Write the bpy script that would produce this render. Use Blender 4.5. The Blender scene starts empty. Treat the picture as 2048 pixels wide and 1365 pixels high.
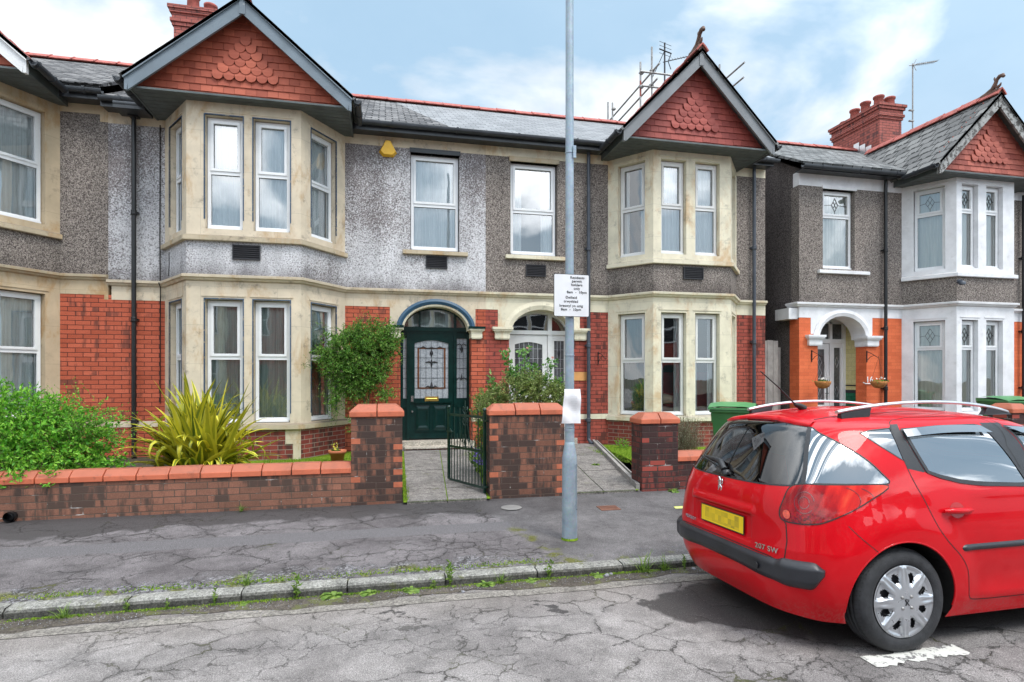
import bpy, bmesh, math, random
from mathutils import Vector, Matrix
from mathutils.geometry import tessellate_polygon, delaunay_2d_cdt
R = math.radians
PI = math.pi
random.seed(7)
SC = bpy.context.scene
COL = SC.collection

# ---------------------------------------------------------------- camera
cam_d = bpy.data.cameras.new('camera'); cam = bpy.data.objects.new('camera', cam_d); COL.objects.link(cam)
cam.location = (0, 0, 1.645)
cam.rotation_euler = (R(90), 0, -math.atan(1150/5226))
cam_d.sensor_width = 36; cam_d.lens = 36*1150/2048
cam_d.shift_y = 72.5/2048
cam_d.clip_start = 0.05; cam_d.clip_end = 3000
SC.camera = cam

# ---------------------------------------------------------------- view, sun, sky
SC.view_settings.view_transform = 'Standard'; SC.view_settings.look = 'None'
SC.view_settings.gamma = 1; SC.view_settings.exposure = 0.74
SC.render.engine = 'CYCLES'
SC.cycles.max_bounces = 6; SC.cycles.diffuse_bounces = 3; SC.cycles.glossy_bounces = 4
SC.cycles.transparent_max_bounces = 12; SC.cycles.transmission_bounces = 4
SC.cycles.use_denoising = True
SUN_EL, SUN_AZ = 60, 30          # azimuth: degrees from the camera side (-Y) towards +X
sd = bpy.data.lights.new('sun', 'SUN'); sd.energy = 1.5; sd.angle = R(22); sd.color = (1, .96, .9)
sun = bpy.data.objects.new('sun', sd); COL.objects.link(sun)
sv = Vector((math.sin(R(SUN_AZ))*math.cos(R(SUN_EL)), -math.cos(R(SUN_AZ))*math.cos(R(SUN_EL)), math.sin(R(SUN_EL))))
sun.rotation_euler = sv.to_track_quat('Z', 'Y').to_euler()
sun.location = sv*60
# ---------------------------------------------------------------- node helpers
class NT:
    def __init__(s, name, tree=None):
        if tree is None:
            s.mat = bpy.data.materials.new(name); s.mat.use_nodes = True; tree = s.mat.node_tree
        s.t = tree; s.t.nodes.clear()
    def n(s, ty, attrs=None, out=0, **ins):
        nd = s.t.nodes.new('ShaderNode'+ty)
        for k, v in (attrs or {}).items(): setattr(nd, k, v)
        for k, v in ins.items():
            key = int(k[1:]) if k[0] == 'i' and k[1:].isdigit() else k.replace('_', ' ')
            sock = nd.inputs[key]
            if isinstance(v, bpy.types.NodeSocket): s.t.links.new(v, sock)
            elif v is not None:
                if sock.type == 'RGBA' and len(v) == 3: v = (*v, 1)
                sock.default_value = v
        return nd.outputs[out] if out is not None else nd
    def obj(s): return s.n('TexCoord', out=3)
    def uv(s): return s.n('TexCoord', out=2)
    def gen(s): return s.n('TexCoord', out=0)
    def geo(s, o='Position'): return s.n('NewGeometry', out=o)
    def noise(s, v, sc, det=3, rough=.55, dist=0, col=False):
        return s.n('TexNoise', out=1 if col else 0, Vector=v, Scale=sc, Detail=det, Roughness=rough, Distortion=dist)
    def vor(s, v, sc, feature='F1', out=0, rand=1):
        return s.n('TexVoronoi', dict(feature=feature), out=out, Vector=v, Scale=sc, Randomness=rand)
    def m(s, op, a, b=0, c=0, clamp=False):
        return s.n('Math', dict(operation=op, use_clamp=clamp), i0=a, i1=b, i2=c)
    def vm(s, op, a, b=(0, 0, 0), out=0): return s.n('VectorMath', dict(operation=op), out=out, i0=a, i1=b)
    def mapr(s, v, a, b, c=0, d=1, smooth=False):
        return s.n('MapRange', dict(interpolation_type='SMOOTHSTEP' if smooth else 'LINEAR'), i0=v, i1=a, i2=b, i3=c, i4=d)
    def ramp(s, f, stops, mode='LINEAR'):
        nd = s.n('ValToRGB', out=None, Fac=f); cr = nd.color_ramp; cr.interpolation = mode
        while len(cr.elements) < len(stops): cr.elements.new(.5)
        for e, (p, c) in zip(cr.elements, stops):
            e.position = p; e.color = (*c, 1) if not isinstance(c, (int, float)) else (c, c, c, 1)
        return nd.outputs[0]
    def mix(s, f, a, b, mode='MIX'):
        nd = s.n('Mix', dict(data_type='RGBA', blend_type=mode), out=None)
        for i, v in ((0, f), (6, a), (7, b)):
            if isinstance(v, bpy.types.NodeSocket): s.t.links.new(v, nd.inputs[i])
            else: nd.inputs[i].default_value = v if i == 0 else ((*v, 1) if len(v) == 3 else v)
        return nd.outputs[2]
    def sep(s, v, o): return s.n('SeparateXYZ', out=o, Vector=v)
    def comb(s, x=0, y=0, z=0): return s.n('CombineXYZ', X=x, Y=y, Z=z)
    def bump(s, h, st=.3, d=.01, nrm=None):
        return s.n('Bump', Height=h, Strength=st, Distance=d, Normal=nrm) if nrm else s.n('Bump', Height=h, Strength=st, Distance=d)
    def pbr(s, col, rough=.7, nrm=None, metal=0, spec=.5, **kw):
        ins = dict(Base_Color=col, Roughness=rough, Metallic=metal)
        ins['Specular_IOR_Level'] = spec
        if nrm: ins['Normal'] = nrm
        ins.update(kw)
        return s.n('BsdfPrincipled', **ins)
    def out(s, sh):
        o = s.t.nodes.new('ShaderNodeOutputMaterial'); s.t.links.new(sh, o.inputs[0]); return s.mat

def plain(name, c, rough=.6, metal=0, var=.12, sc=6, bump=0, bsc=60, spec=.5, c2=None, coat=0):
    t = NT(name); v = t.obj()
    f = t.noise(v, sc, 4)
    lo = tuple(x*(1-var) for x in c); hi = tuple(min(1, x*(1+var)) for x in (c2 or c))
    col = t.ramp(f, [(.3, lo), (.7, hi)])
    nr = t.bump(t.noise(v, bsc, 3), bump, .01) if bump else None
    return t.out(t.pbr(col, t.mapr(t.noise(v, sc*3, 2), 0, 1, max(0, rough-.08), min(1, rough+.08)), nr, metal, spec, Coat_Weight=coat))

MAT = {}
# ---- sky
w = bpy.data.worlds.new('World'); SC.world = w; w.use_nodes = True
t = NT('', w.node_tree)
sky = t.n('TexSky', dict(sky_type='NISHITA', sun_disc=False, sun_elevation=R(SUN_EL), sun_rotation=R(180-SUN_AZ), air_density=1.3, dust_density=2.2, ozone_density=1.6))
dirv = t.n('TexCoord', out=0)
z = t.m('MAXIMUM', t.sep(dirv, 2), .0)
k = t.m('ADD', z, .35)
ys_ = t.mapr(t.sep(dirv, 1), -.10, -.50)
pl = t.comb(t.m('ADD', t.m('DIVIDE', t.sep(dirv, 0), k), t.m('MULTIPLY', ys_, 5.5)), t.m('ADD', t.m('DIVIDE', t.sep(dirv, 1), k), t.m('MULTIPLY', ys_, 1.1)), t.m('MULTIPLY', z, .6))
n1 = t.noise(t.vm('ADD', pl, (6.04, 1.47, 2.58)), 1.7, 7, .52, .35)
n2 = t.noise(t.vm('ADD', pl, (1.47, 2.58, 6.04)), .62, 2, .5)
cov = t.m('ADD', n1, t.m('MULTIPLY', t.m('SUBTRACT', n2, .5), .75))
back = t.mapr(t.sep(dirv, 1), .10, -.10)
left = t.m('MULTIPLY', t.mapr(t.sep(dirv, 0), -.12, -.62, 0, .42), t.m('SUBTRACT', 1, back))      # thicker bank of cloud towards the left end of the street
cov = t.m('ADD', cov, left); cov = t.m('ADD', cov, t.mapr(t.sep(dirv, 0), .25, .8, 0, -.10))
mask = t.mapr(cov, .455, .625, 0, 1, True)
haze = t.mapr(z, 0, .42, .60, .12)
mask = t.m('MAXIMUM', mask, t.m('MULTIPLY', haze, t.m('SUBTRACT', 1, t.m('MULTIPLY', back, .7))))
shade = t.noise(pl, 2.6, 5, .6)
ccol = t.ramp(shade, [(.30, (4.6, 5.0, 5.5)), (.52, (6.3, 6.6, 6.9)), (.72, (7.6, 7.7, 7.8))])
skyc = t.mix(.75, sky, (2.8, 4.45, 5.9))
glow = t.vm('DOT_PRODUCT', t.vm('NORMALIZE', dirv), tuple(sv), out=1)      # cloud glow round the veiled sun, behind the camera, added to light the fronts
gl_ = t.mapr(glow, .10, 1.0, 1.0, 4.6, True)
ccol = t.mix(1, ccol, t.comb(gl_, gl_, gl_), 'MULTIPLY')
bg = t.n('Background', Color=t.mix(mask, skyc, ccol), Strength=.10)
o = t.t.nodes.new('ShaderNodeOutputWorld'); t.t.links.new(bg, o.inputs[0])

# ---- brick (uv in metres)
def brick(name, c1, c2, mortar, soot=None, sootamt=0, w=.229, h=.0762, ms=.006, bump=.5, wash=None, odd=None, rough=.75, seed=0):
    t = NT(name); uv = t.uv(); ob = t.obj()
    v = t.vm('ADD', uv, (seed*.31, 0, 0))
    v = t.vm('ADD', v, t.vm('MULTIPLY', t.vm('SUBTRACT', t.noise(ob, 9, 2, col=True), (.5, .5, .5)), (.006, .006, 0)))
    b = t.n('TexBrick', dict(offset=.5, squash=1), out=None, Vector=v, Color1=(0, 0, 0, 1), Color2=(1, 1, 1, 1), Mortar=(.5, .5, .5, 1), Scale=1, Mortar_Size=ms, Mortar_Smooth=.35, Bias=0, Brick_Width=w, Row_Height=h)
    rnd, mor = b.outputs[0], b.outputs[1]
    n = t.noise(ob, 14, 5, .65)
    col = t.ramp(t.m('ADD', t.m('MULTIPLY', rnd, .65), t.m('MULTIPLY', n, .5)), [(.2, c1), (.85, c2)])
    col = t.mix(.55, col, t.ramp(t.noise(ob, 70, 3, .7), [(.3, .55), (.7, 1.25)]), 'MULTIPLY')
    if soot:
        # rain streaked grime, stronger in some bricks
        sv_ = t.vm('MULTIPLY', ob, (9, 9, 1.6)); f = t.noise(sv_, 1, 5, .6)
        f2 = t.noise(ob, 1.2, 3, .5)
        f = t.m('ADD', t.m('ADD', f, t.m('MULTIPLY', rnd, .28)), t.m('MULTIPLY', f2, .55))
        col = t.mix(t.mapr(f, 1.02-sootamt, 1.2-sootamt, 0, .9, True), col, soot)
    if odd:
        col = t.mix(t.m('MULTIPLY', t.mapr(rnd, .93, .94), .85), col, odd)
    if wash:
        f = t.m('MULTIPLY', t.mapr(t.noise(t.vm('MULTIPLY', ob, (3, 3, 16)), 1, 5, .7), .60, .68), t.mapr(mor, .2, .8))
        mcol = t.mix(f, mortar, wash)
    else: mcol = mortar
    col = t.mix(mor, col, mcol)
    hgt = t.m('ADD', t.m('MULTIPLY', t.m('SUBTRACT', 1, mor), 1), t.m('MULTIPLY', n, .5))
    return t.out(t.pbr(col, rough, t.bump(hgt, bump, .006), spec=.3))
MAT['brick_red'] = brick('brick_red', (.40, .082, .040), (.56, .130, .070), (.085, .026, .02), ms=.006, bump=.8, soot=(.16, .05, .035), sootamt=.02)
MAT['brick_red_dim'] = brick('brick_red_dim', (.29, .058, .042), (.43, .095, .066), (.085, .03, .025), soot=(.09, .03, .025), sootamt=.06, ms=.0065, bump=.8)
MAT['brick_plinth'] = brick('brick_plinth', (.20, .04, .032), (.30, .06, .045), (.30, .24, .2), ms=.006, soot=(.07, .03, .028), sootamt=.08)
MAT['brick_orange'] = brick('brick_orange', (.66, .135, .05), (.78, .18, .07), (.50, .10, .045), ms=.003, bump=.3)
MAT['brick_garden'] = brick('brick_garden', (.17, .075, .05), (.32, .135, .085), (.10, .07, .055), soot=(.035, .028, .026), sootamt=.235, wash=(.6, .58, .55), h=.0765, w=.22, ms=.005, bump=.8)
MAT['brick_low'] = brick('brick_low', (.18, .088, .06), (.33, .145, .095), (.11, .08, .062), soot=(.06, .045, .038), sootamt=.12, wash=(.6, .58, .55), h=.0765, w=.225, ms=.0055, bump=.8, seed=2)
MAT['brick_dark'] = brick('brick_dark', (.12, .035, .03), (.27, .06, .045), (.06, .04, .035), soot=(.03, .022, .022), sootamt=.25, wash=(.45, .4, .38), odd=(.36, .07, .05), ms=.009, bump=1.0, seed=4)
MAT['brick_chim'] = brick('brick_chim', (.32, .090, .070), (.46, .135, .11), (.10, .05, .045), soot=(.10, .05, .05), sootamt=.02, ms=.007, bump=.8)

# ---- pebbledash
def dash(name, lo, mid, hi, pale=None, paleamt=0, sc=46):
    t = NT(name); ob = t.obj()
    a = t.noise(ob, sc, 4, .7); b_ = t.vor(ob, sc*1.7)
    f = t.m('ADD', t.m('MULTIPLY', a, .8), t.m('MULTIPLY', b_, .35))
    col = t.ramp(f, [(.38, lo), (.52, mid), (.70, hi)])
    if pale:
        big = t.noise(ob, .8, 4, .6); md = t.noise(ob, 38, 5, .78)
        zz = t.mapr(t.sep(ob, 2), 4.0, 5.3, .10, -.03)
        g = t.m('ADD', t.m('ADD', md, t.m('MULTIPLY', t.m('SUBTRACT', big, .5), .55)), zz)
        mk = t.mapr(g, .53-paleamt, .60-paleamt, 0, 1)
        mk = t.m('MULTIPLY', mk, t.mapr(a, .33, .45, .25, 1))
        col = t.mix(mk, col, t.ramp(a, [(.36, tuple(x*.42 for x in pale)), (.50, tuple(x*.85 for x in pale)), (.62, pale)]))
    st = t.noise(t.vm('MULTIPLY', ob, (2.4, 2.4, .35)), 1, 4, .6)
    col = t.mix(1, col, t.ramp(st, [(.3, .78), (.7, 1.12)]), 'MULTIPLY')
    # grime splashed up from the string course and run down under the eaves
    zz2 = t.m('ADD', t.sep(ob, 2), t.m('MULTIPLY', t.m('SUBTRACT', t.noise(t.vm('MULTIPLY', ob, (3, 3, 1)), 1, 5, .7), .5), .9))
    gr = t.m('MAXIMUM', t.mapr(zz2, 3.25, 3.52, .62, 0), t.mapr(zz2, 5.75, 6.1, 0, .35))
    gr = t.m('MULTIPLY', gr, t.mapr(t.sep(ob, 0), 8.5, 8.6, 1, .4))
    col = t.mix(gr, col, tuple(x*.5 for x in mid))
    nrm = t.bump(f, .9, .012)
    return t.out(t.pbr(col, .92, nrm, spec=.2))
MAT['dash_brown'] = dash('dash_brown', (.030, .024, .022), (.120, .100, .092), (.42, .37, .33))
MAT['dash_dark'] = dash('dash_dark', (.03, .026, .026), (.085, .073, .07), (.24, .21, .2))
MAT['dash_white'] = dash('dash_white', (.05, .042, .042), (.16, .14, .14), (.34, .31, .31), pale=(.70, .69, .71), paleamt=.05)

# ---- dressed stone / paint
def stone(name, c, stain=(.42, .24, .09), amt=.25, grime=(.12, .1, .085), gamt=.3, joints=True, rough=.8, bump=.25):
    t = NT(name); ob = t.obj(); uv = t.uv()
    col = t.ramp(t.noise(ob, 3, 6, .6), [(.3, tuple(x*.84 for x in c)), (.7, tuple(min(1, x*1.08) for x in c))])
    f = t.noise(t.vm('MULTIPLY', ob, (2.2, 2.2, 1.1)), 1, 6, .68, .4)
    col = t.mix(t.mapr(f, .53-amt*.1, .68, 0, amt*2.0, True), col, stain)
    g = t.noise(t.vm('ADD', ob, (7, 3, 1)), 5, 6, .75)
    col = t.mix(t.mapr(g, .54, .70, 0, gamt, True), col, grime)
    # grime lies on faces that look up
    up = t.sep(t.geo('Normal'), 2)
    col = t.mix(t.m('MULTIPLY', t.mapr(up, .3, .9), .55), col, grime)
    if joints:
        b = t.n('TexBrick', dict(offset=.5), out=1, Vector=uv, Scale=1, Mortar_Size=.0035, Brick_Width=1.15, Row_Height=.62)
        col = t.mix(t.m('MULTIPLY', b, .4), col, tuple(x*.45 for x in c))
    return t.out(t.pbr(col, rough, t.bump(t.noise(ob, 40, 5, .7), bump, .004), spec=.3))
MAT['stone_left'] = stone('stone_left', (.55, .44, .30), amt=.35)
MAT['stone_beige'] = stone('stone_beige', (.66, .565, .43), amt=.30, gamt=.5)
MAT['stone_cream'] = stone('stone_cream', (.76, .70, .54), amt=.30, stain=(.52, .30, .12), gamt=.4)
MAT['stone_white'] = stone('stone_white', (.82, .82, .84), amt=.03, grime=(.4, .38, .36), gamt=.25, joints=False, rough=.5, bump=.1)
MAT['stone_sill'] = stone('stone_sill', (.50, .42, .30), amt=.3, gamt=.6)
MAT['coping'] = stone('coping', (.58, .155, .082), stain=(.36, .11, .06), amt=.35, grime=(.14, .07, .05), gamt=.55, joints=False, rough=.6)

# ---- slates
def slate(name, c1, c2, gap, ms=.006, w=.25, h=.2, holes=0, lich=None, rough=.8):
    t = NT(name); uv = t.uv(); ob = t.obj()
    v = t.vm('ADD', uv, t.vm('MULTIPLY', t.vm('SUBTRACT', t.noise(ob, 5, 2, col=True), (.5, .5, .5)), (.012, .012, 0)))
    b = t.n('TexBrick', dict(offset=.5), out=None, Vector=v, Color1=(0, 0, 0, 1), Color2=(1, 1, 1, 1), Mortar=(.5, .5, .5, 1), Scale=1, Mortar_Size=ms, Mortar_Smooth=.1, Brick_Width=w, Row_Height=h)
    rnd, mor = b.outputs
    col = t.ramp(t.m('ADD', t.m('MULTIPLY', rnd, .7), t.m('MULTIPLY', t.noise(ob, 8, 5, .7), .4)), [(.2, c1), (.9, c2)])
    fv = t.m('FRACT', t.m('DIVIDE', t.sep(v, 1), h))
    if lich:
        col = t.mix(t.mapr(t.noise(ob, 18, 5, .75), .56, .68, 0, .8), col, lich)
    if holes:
        hm = t.m('MULTIPLY', t.mapr(t.noise(ob, 9, 2, .5), .56-holes, .60-holes), t.mapr(t.m('ABSOLUTE', t.m('SUBTRACT', fv, .12)), .16, .08))
        mor = t.m('MAXIMUM', mor, hm)
    col = t.mix(mor, col, gap)
    hgt = t.m('ADD', t.m('MULTIPLY', t.m('SUBTRACT', 1, mor), .5), t.m('ADD', t.m('MULTIPLY', t.m('SUBTRACT', 1, fv), .8), t.m('MULTIPLY', rnd, .3)))
    return t.out(t.pbr(col, rough, t.bump(hgt, .8, .012), spec=.2))
MAT['slate_old'] = slate('slate_old', (.07, .07, .075), (.24, .235, .235), (.012, .012, .012), ms=.014, holes=.10, lich=(.3, .3, .28))
MAT['slate_mid'] = slate('slate_mid', (.09, .095, .095), (.26, .265, .265), (.015, .015, .015), ms=.013, holes=.08, lich=(.33, .33, .32))
MAT['slate_new'] = slate('slate_new', (.17, .175, .18), (.29, .295, .305), (.05, .05, .05), ms=.008, rough=.5)
MAT['slate_big'] = slate('slate_big', (.11, .11, .11), (.22, .22, .215), (.02, .02, .02), ms=.014, w=.33, h=.27, holes=.07, lich=(.26, .26, .25))

def tile(name, c, c2):
    t = NT(name); ob = t.obj(); r = t.geo('Random Per Island')
    col = t.ramp(t.m('ADD', t.m('MULTIPLY', r, .6), t.m('MULTIPLY', t.noise(ob, 7, 5, .7), .45)), [(.2, c), (.85, c2)])
    return t.out(t.pbr(col, .65, t.bump(t.noise(ob, 60, 3), .2, .004), spec=.35))
MAT['tile_red'] = tile('tile_red', (.30, .068, .040), (.50, .13, .075))
MAT['tile_red_b'] = tile('tile_red_b', (.25, .055, .045), (.40, .095, .075))
MAT['tile_red_c'] = tile('tile_red_c', (.30, .075, .055), (.48, .14, .10))
MAT['ridge'] = plain('ridge', (.36, .085, .065), .7, var=.35, sc=9, bump=.3)
MAT['ridge_dark'] = plain('ridge_dark', (.13, .07, .05), .7, var=.4, sc=9, bump=.3)

# ---- paints, plastics, metals
def worn(name, c, under, thr=.66, rough=.5):
    t = NT(name); ob = t.obj(); n = t.noise(ob, 11, 6, .72)
    col = t.mix(t.mapr(n, thr, thr+.03), t.ramp(t.noise(ob, 3, 4), [(.3, tuple(x*.85 for x in c)), (.7, tuple(x*1.1 for x in c))]), under)
    return t.out(t.pbr(col, rough, t.bump(n, .2, .004)))
MAT['barge_blue'] = worn('barge_blue', (.16, .20, .235), (.5, .5, .48))
MAT['barge_grey'] = worn('barge_grey', (.19, .20, .21), (.10, .10, .10), .72)
MAT['barge_white'] = worn('barge_white', (.72, .72, .72), (.3, .28, .25), .72)
MAT['barge_old'] = worn('barge_old', (.34, .34, .33), (.09, .085, .08), .50, .8)
MAT['soffit'] = plain('soffit', (.085, .10, .10), .5, var=.25)
MAT['black_iron'] = plain('black_iron', (.012, .013, .015), .35, var=.3, spec=.5)
MAT['gutter'] = plain('gutter', (.03, .034, .04), .38, var=.35, sc=4)
MAT['pipe_grey'] = plain('pipe_grey', (.055, .065, .085), .4, var=.2)
MAT['vent'] = plain('vent', (.02, .02, .024), .5)
MAT['upvc'] = plain('upvc', (.80, .81, .82), .3, var=.03, spec=.5)
MAT['upvc_warm'] = plain('upvc_warm', (.74, .74, .73), .35, var=.05, spec=.5)
MAT['white_gloss'] = plain('white_gloss', (.70, .70, .69), .3, var=.06)
MAT['green_gloss'] = plain('green_gloss', (.003, .022, .020), .22, var=.25, spec=.4)
MAT['green_metal'] = plain('green_metal', (.006, .03, .022), .3, var=.3, spec=.6)
MAT['blue_paint'] = worn('blue_paint', (.028, .085, .15), (.14, .2, .24), .62, .45)
MAT['blue_trim'] = worn('blue_trim', (.05, .085, .14), (.26, .24, .20), .58, .6)
MAT['brass'] = plain('brass', (.75, .50, .14), .3, metal=.9, var=.2)
MAT['chrome'] = plain('chrome', (.75, .76, .78), .18, metal=1, var=.05)
MAT['alu'] = plain('alu', (.72, .73, .75), .32, metal=.85, var=.05)
MAT['lead'] = plain('lead', (.02, .02, .025), .5)
MAT['lead_white'] = plain('lead_white', (.55, .57, .6), .3, metal=.5)
MAT['amber_glass'] = plain('amber_glass', (.15, .06, .03), .2, var=.3)
MAT['alarm'] = plain('alarm', (.86, .48, .02), .35, var=.05)
MAT['cord_black'] = plain('cord_black', (.012, .012, .012), .6)
MAT['wood_grey'] = plain('wood_grey', (.30, .28, .265), .85, var=.25, sc=5, bump=.3)
MAT['terracotta'] = plain('terracotta', (.50, .15, .07), .75, var=.12, bump=.1)
MAT['plaque'] = plain('plaque', (.62, .30, .10), .5, var=.15)
MAT['coir'] = plain('coir', (.42, .17, .05), .9, var=.35, sc=20, bump=.6)
MAT['galv_pole'] = plain('galv_pole', (.30, .29, .28), .45, metal=.5, var=.3, sc=12)
MAT['rust_pole'] = plain('rust_pole', (.30, .08, .06), .6, metal=.2, var=.3)
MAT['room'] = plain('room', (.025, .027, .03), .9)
MAT['tile_yellow'] = brick('tile_yellow', (.62, .56, .26), (.68, .62, .32), (.4, .36, .2), w=.2, h=.1, ms=.003, rough=.25, bump=.2)
MAT['tile_green'] = brick('tile_green', (.01, .12, .06), (.02, .17, .09), (.01, .05, .03), w=.15, h=.075, ms=.004, rough=.2, bump=.3)

def galv():
    t = NT('galvanised'); ob = t.obj(); n = t.noise(ob, 7, 5, .6); vz = t.vor(ob, 60, out=1)
    col = t.ramp(n, [(.3, (.27, .34, .40)), (.6, (.36, .44, .50)), (.75, (.48, .55, .60))])
    col = t.mix(.12, col, vz, 'MULTIPLY')
    g = t.mapr(t.noise(t.vm('MULTIPLY', ob, (9, 9, 2)), 1, 5, .7), .62, .75, 0, .5)
    col = t.mix(g, col, (.55, .58, .6))
    return t.out(t.pbr(col, .48, t.bump(n, .1, .003), metal=.35))
MAT['galv'] = galv()

# ---- glass
def glass(name, tint=(.95, .99, .985), base=.20, mul=1.0, wav=.06):
    t = NT(name)
    lw = t.n('Fresnel', IOR=1.6)
    fac = t.m('MINIMUM', t.m('ADD', t.m('MULTIPLY', lw, mul), base), 1)
    ob = t.obj(); nr = t.bump(t.noise(ob, 1.3, 2), wav, .05)
    gl = t.n('BsdfGlossy', Color=(1, 1, 1), Roughness=.015, Normal=nr)
    tr = t.n('BsdfTransparent', Color=tint)
    return t.out(t.n('MixShader', Fac=fac, i1=tr, i2=gl))
MAT['glass'] = glass('glass')
MAT['glass_dark'] = glass('glass_dark', (.5, .56, .56), .14)
MAT['glass_car'] = glass('glass_car', (.20, .27, .27), .32, 1.2, .0)
MAT['glass_hatch'] = glass('glass_hatch', (.10, .14, .14), .04, 1.1, .0)
MAT['glass_car_front'] = glass('glass_car_front', (.6, .7, .68), .1)
def curtain(name, c, fr=60, amp=.35):
    t = NT(name); uv = t.uv(); ob = t.obj()
    x = t.sep(uv, 0)
    f = t.noise(t.comb(t.m('MULTIPLY', x, fr), 0, t.m('MULTIPLY', t.sep(uv, 1), .6)), 1, 2, .5)
    col = t.ramp(f, [(.3, tuple(v*(1-amp) for v in c)), (.7, c)])
    return t.out(t.pbr(col, .9, t.bump(f, .4, .02), spec=.1))
MAT['net_white'] = curtain('net_white', (.86, .89, .90), amp=.25)
MAT['net_grey'] = curtain('net_grey', (.72, .80, .78), 75, .4)
MAT['net_green'] = curtain('net_green', (.66, .77, .73), 75, .45)
MAT['blind'] = curtain('blind', (.80, .79, .72), 24, .28)
MAT['drape_dark'] = curtain('drape_dark', (.10, .16, .15), 30, .5)
MAT['sofa_red'] = plain('sofa_red', (.22, .03, .035), .8)
MAT['cushion'] = plain('cushion', (.62, .55, .42), .9)
def leaded():
    t = NT('obscure_glass'); ob = t.obj()
    n = t.noise(ob, 45, 3, .6)
    col = t.ramp(n, [(.3, (.24, .26, .29)), (.7, (.46, .48, .52))])
    return t.out(t.pbr(col, .22, t.bump(n, .5, .004), spec=.6))
MAT['obscure_glass'] = leaded()
MAT['obscure_dark'] = plain('obscure_dark', (.09, .095, .10), .15, var=.3, sc=20, spec=.7)

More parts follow.
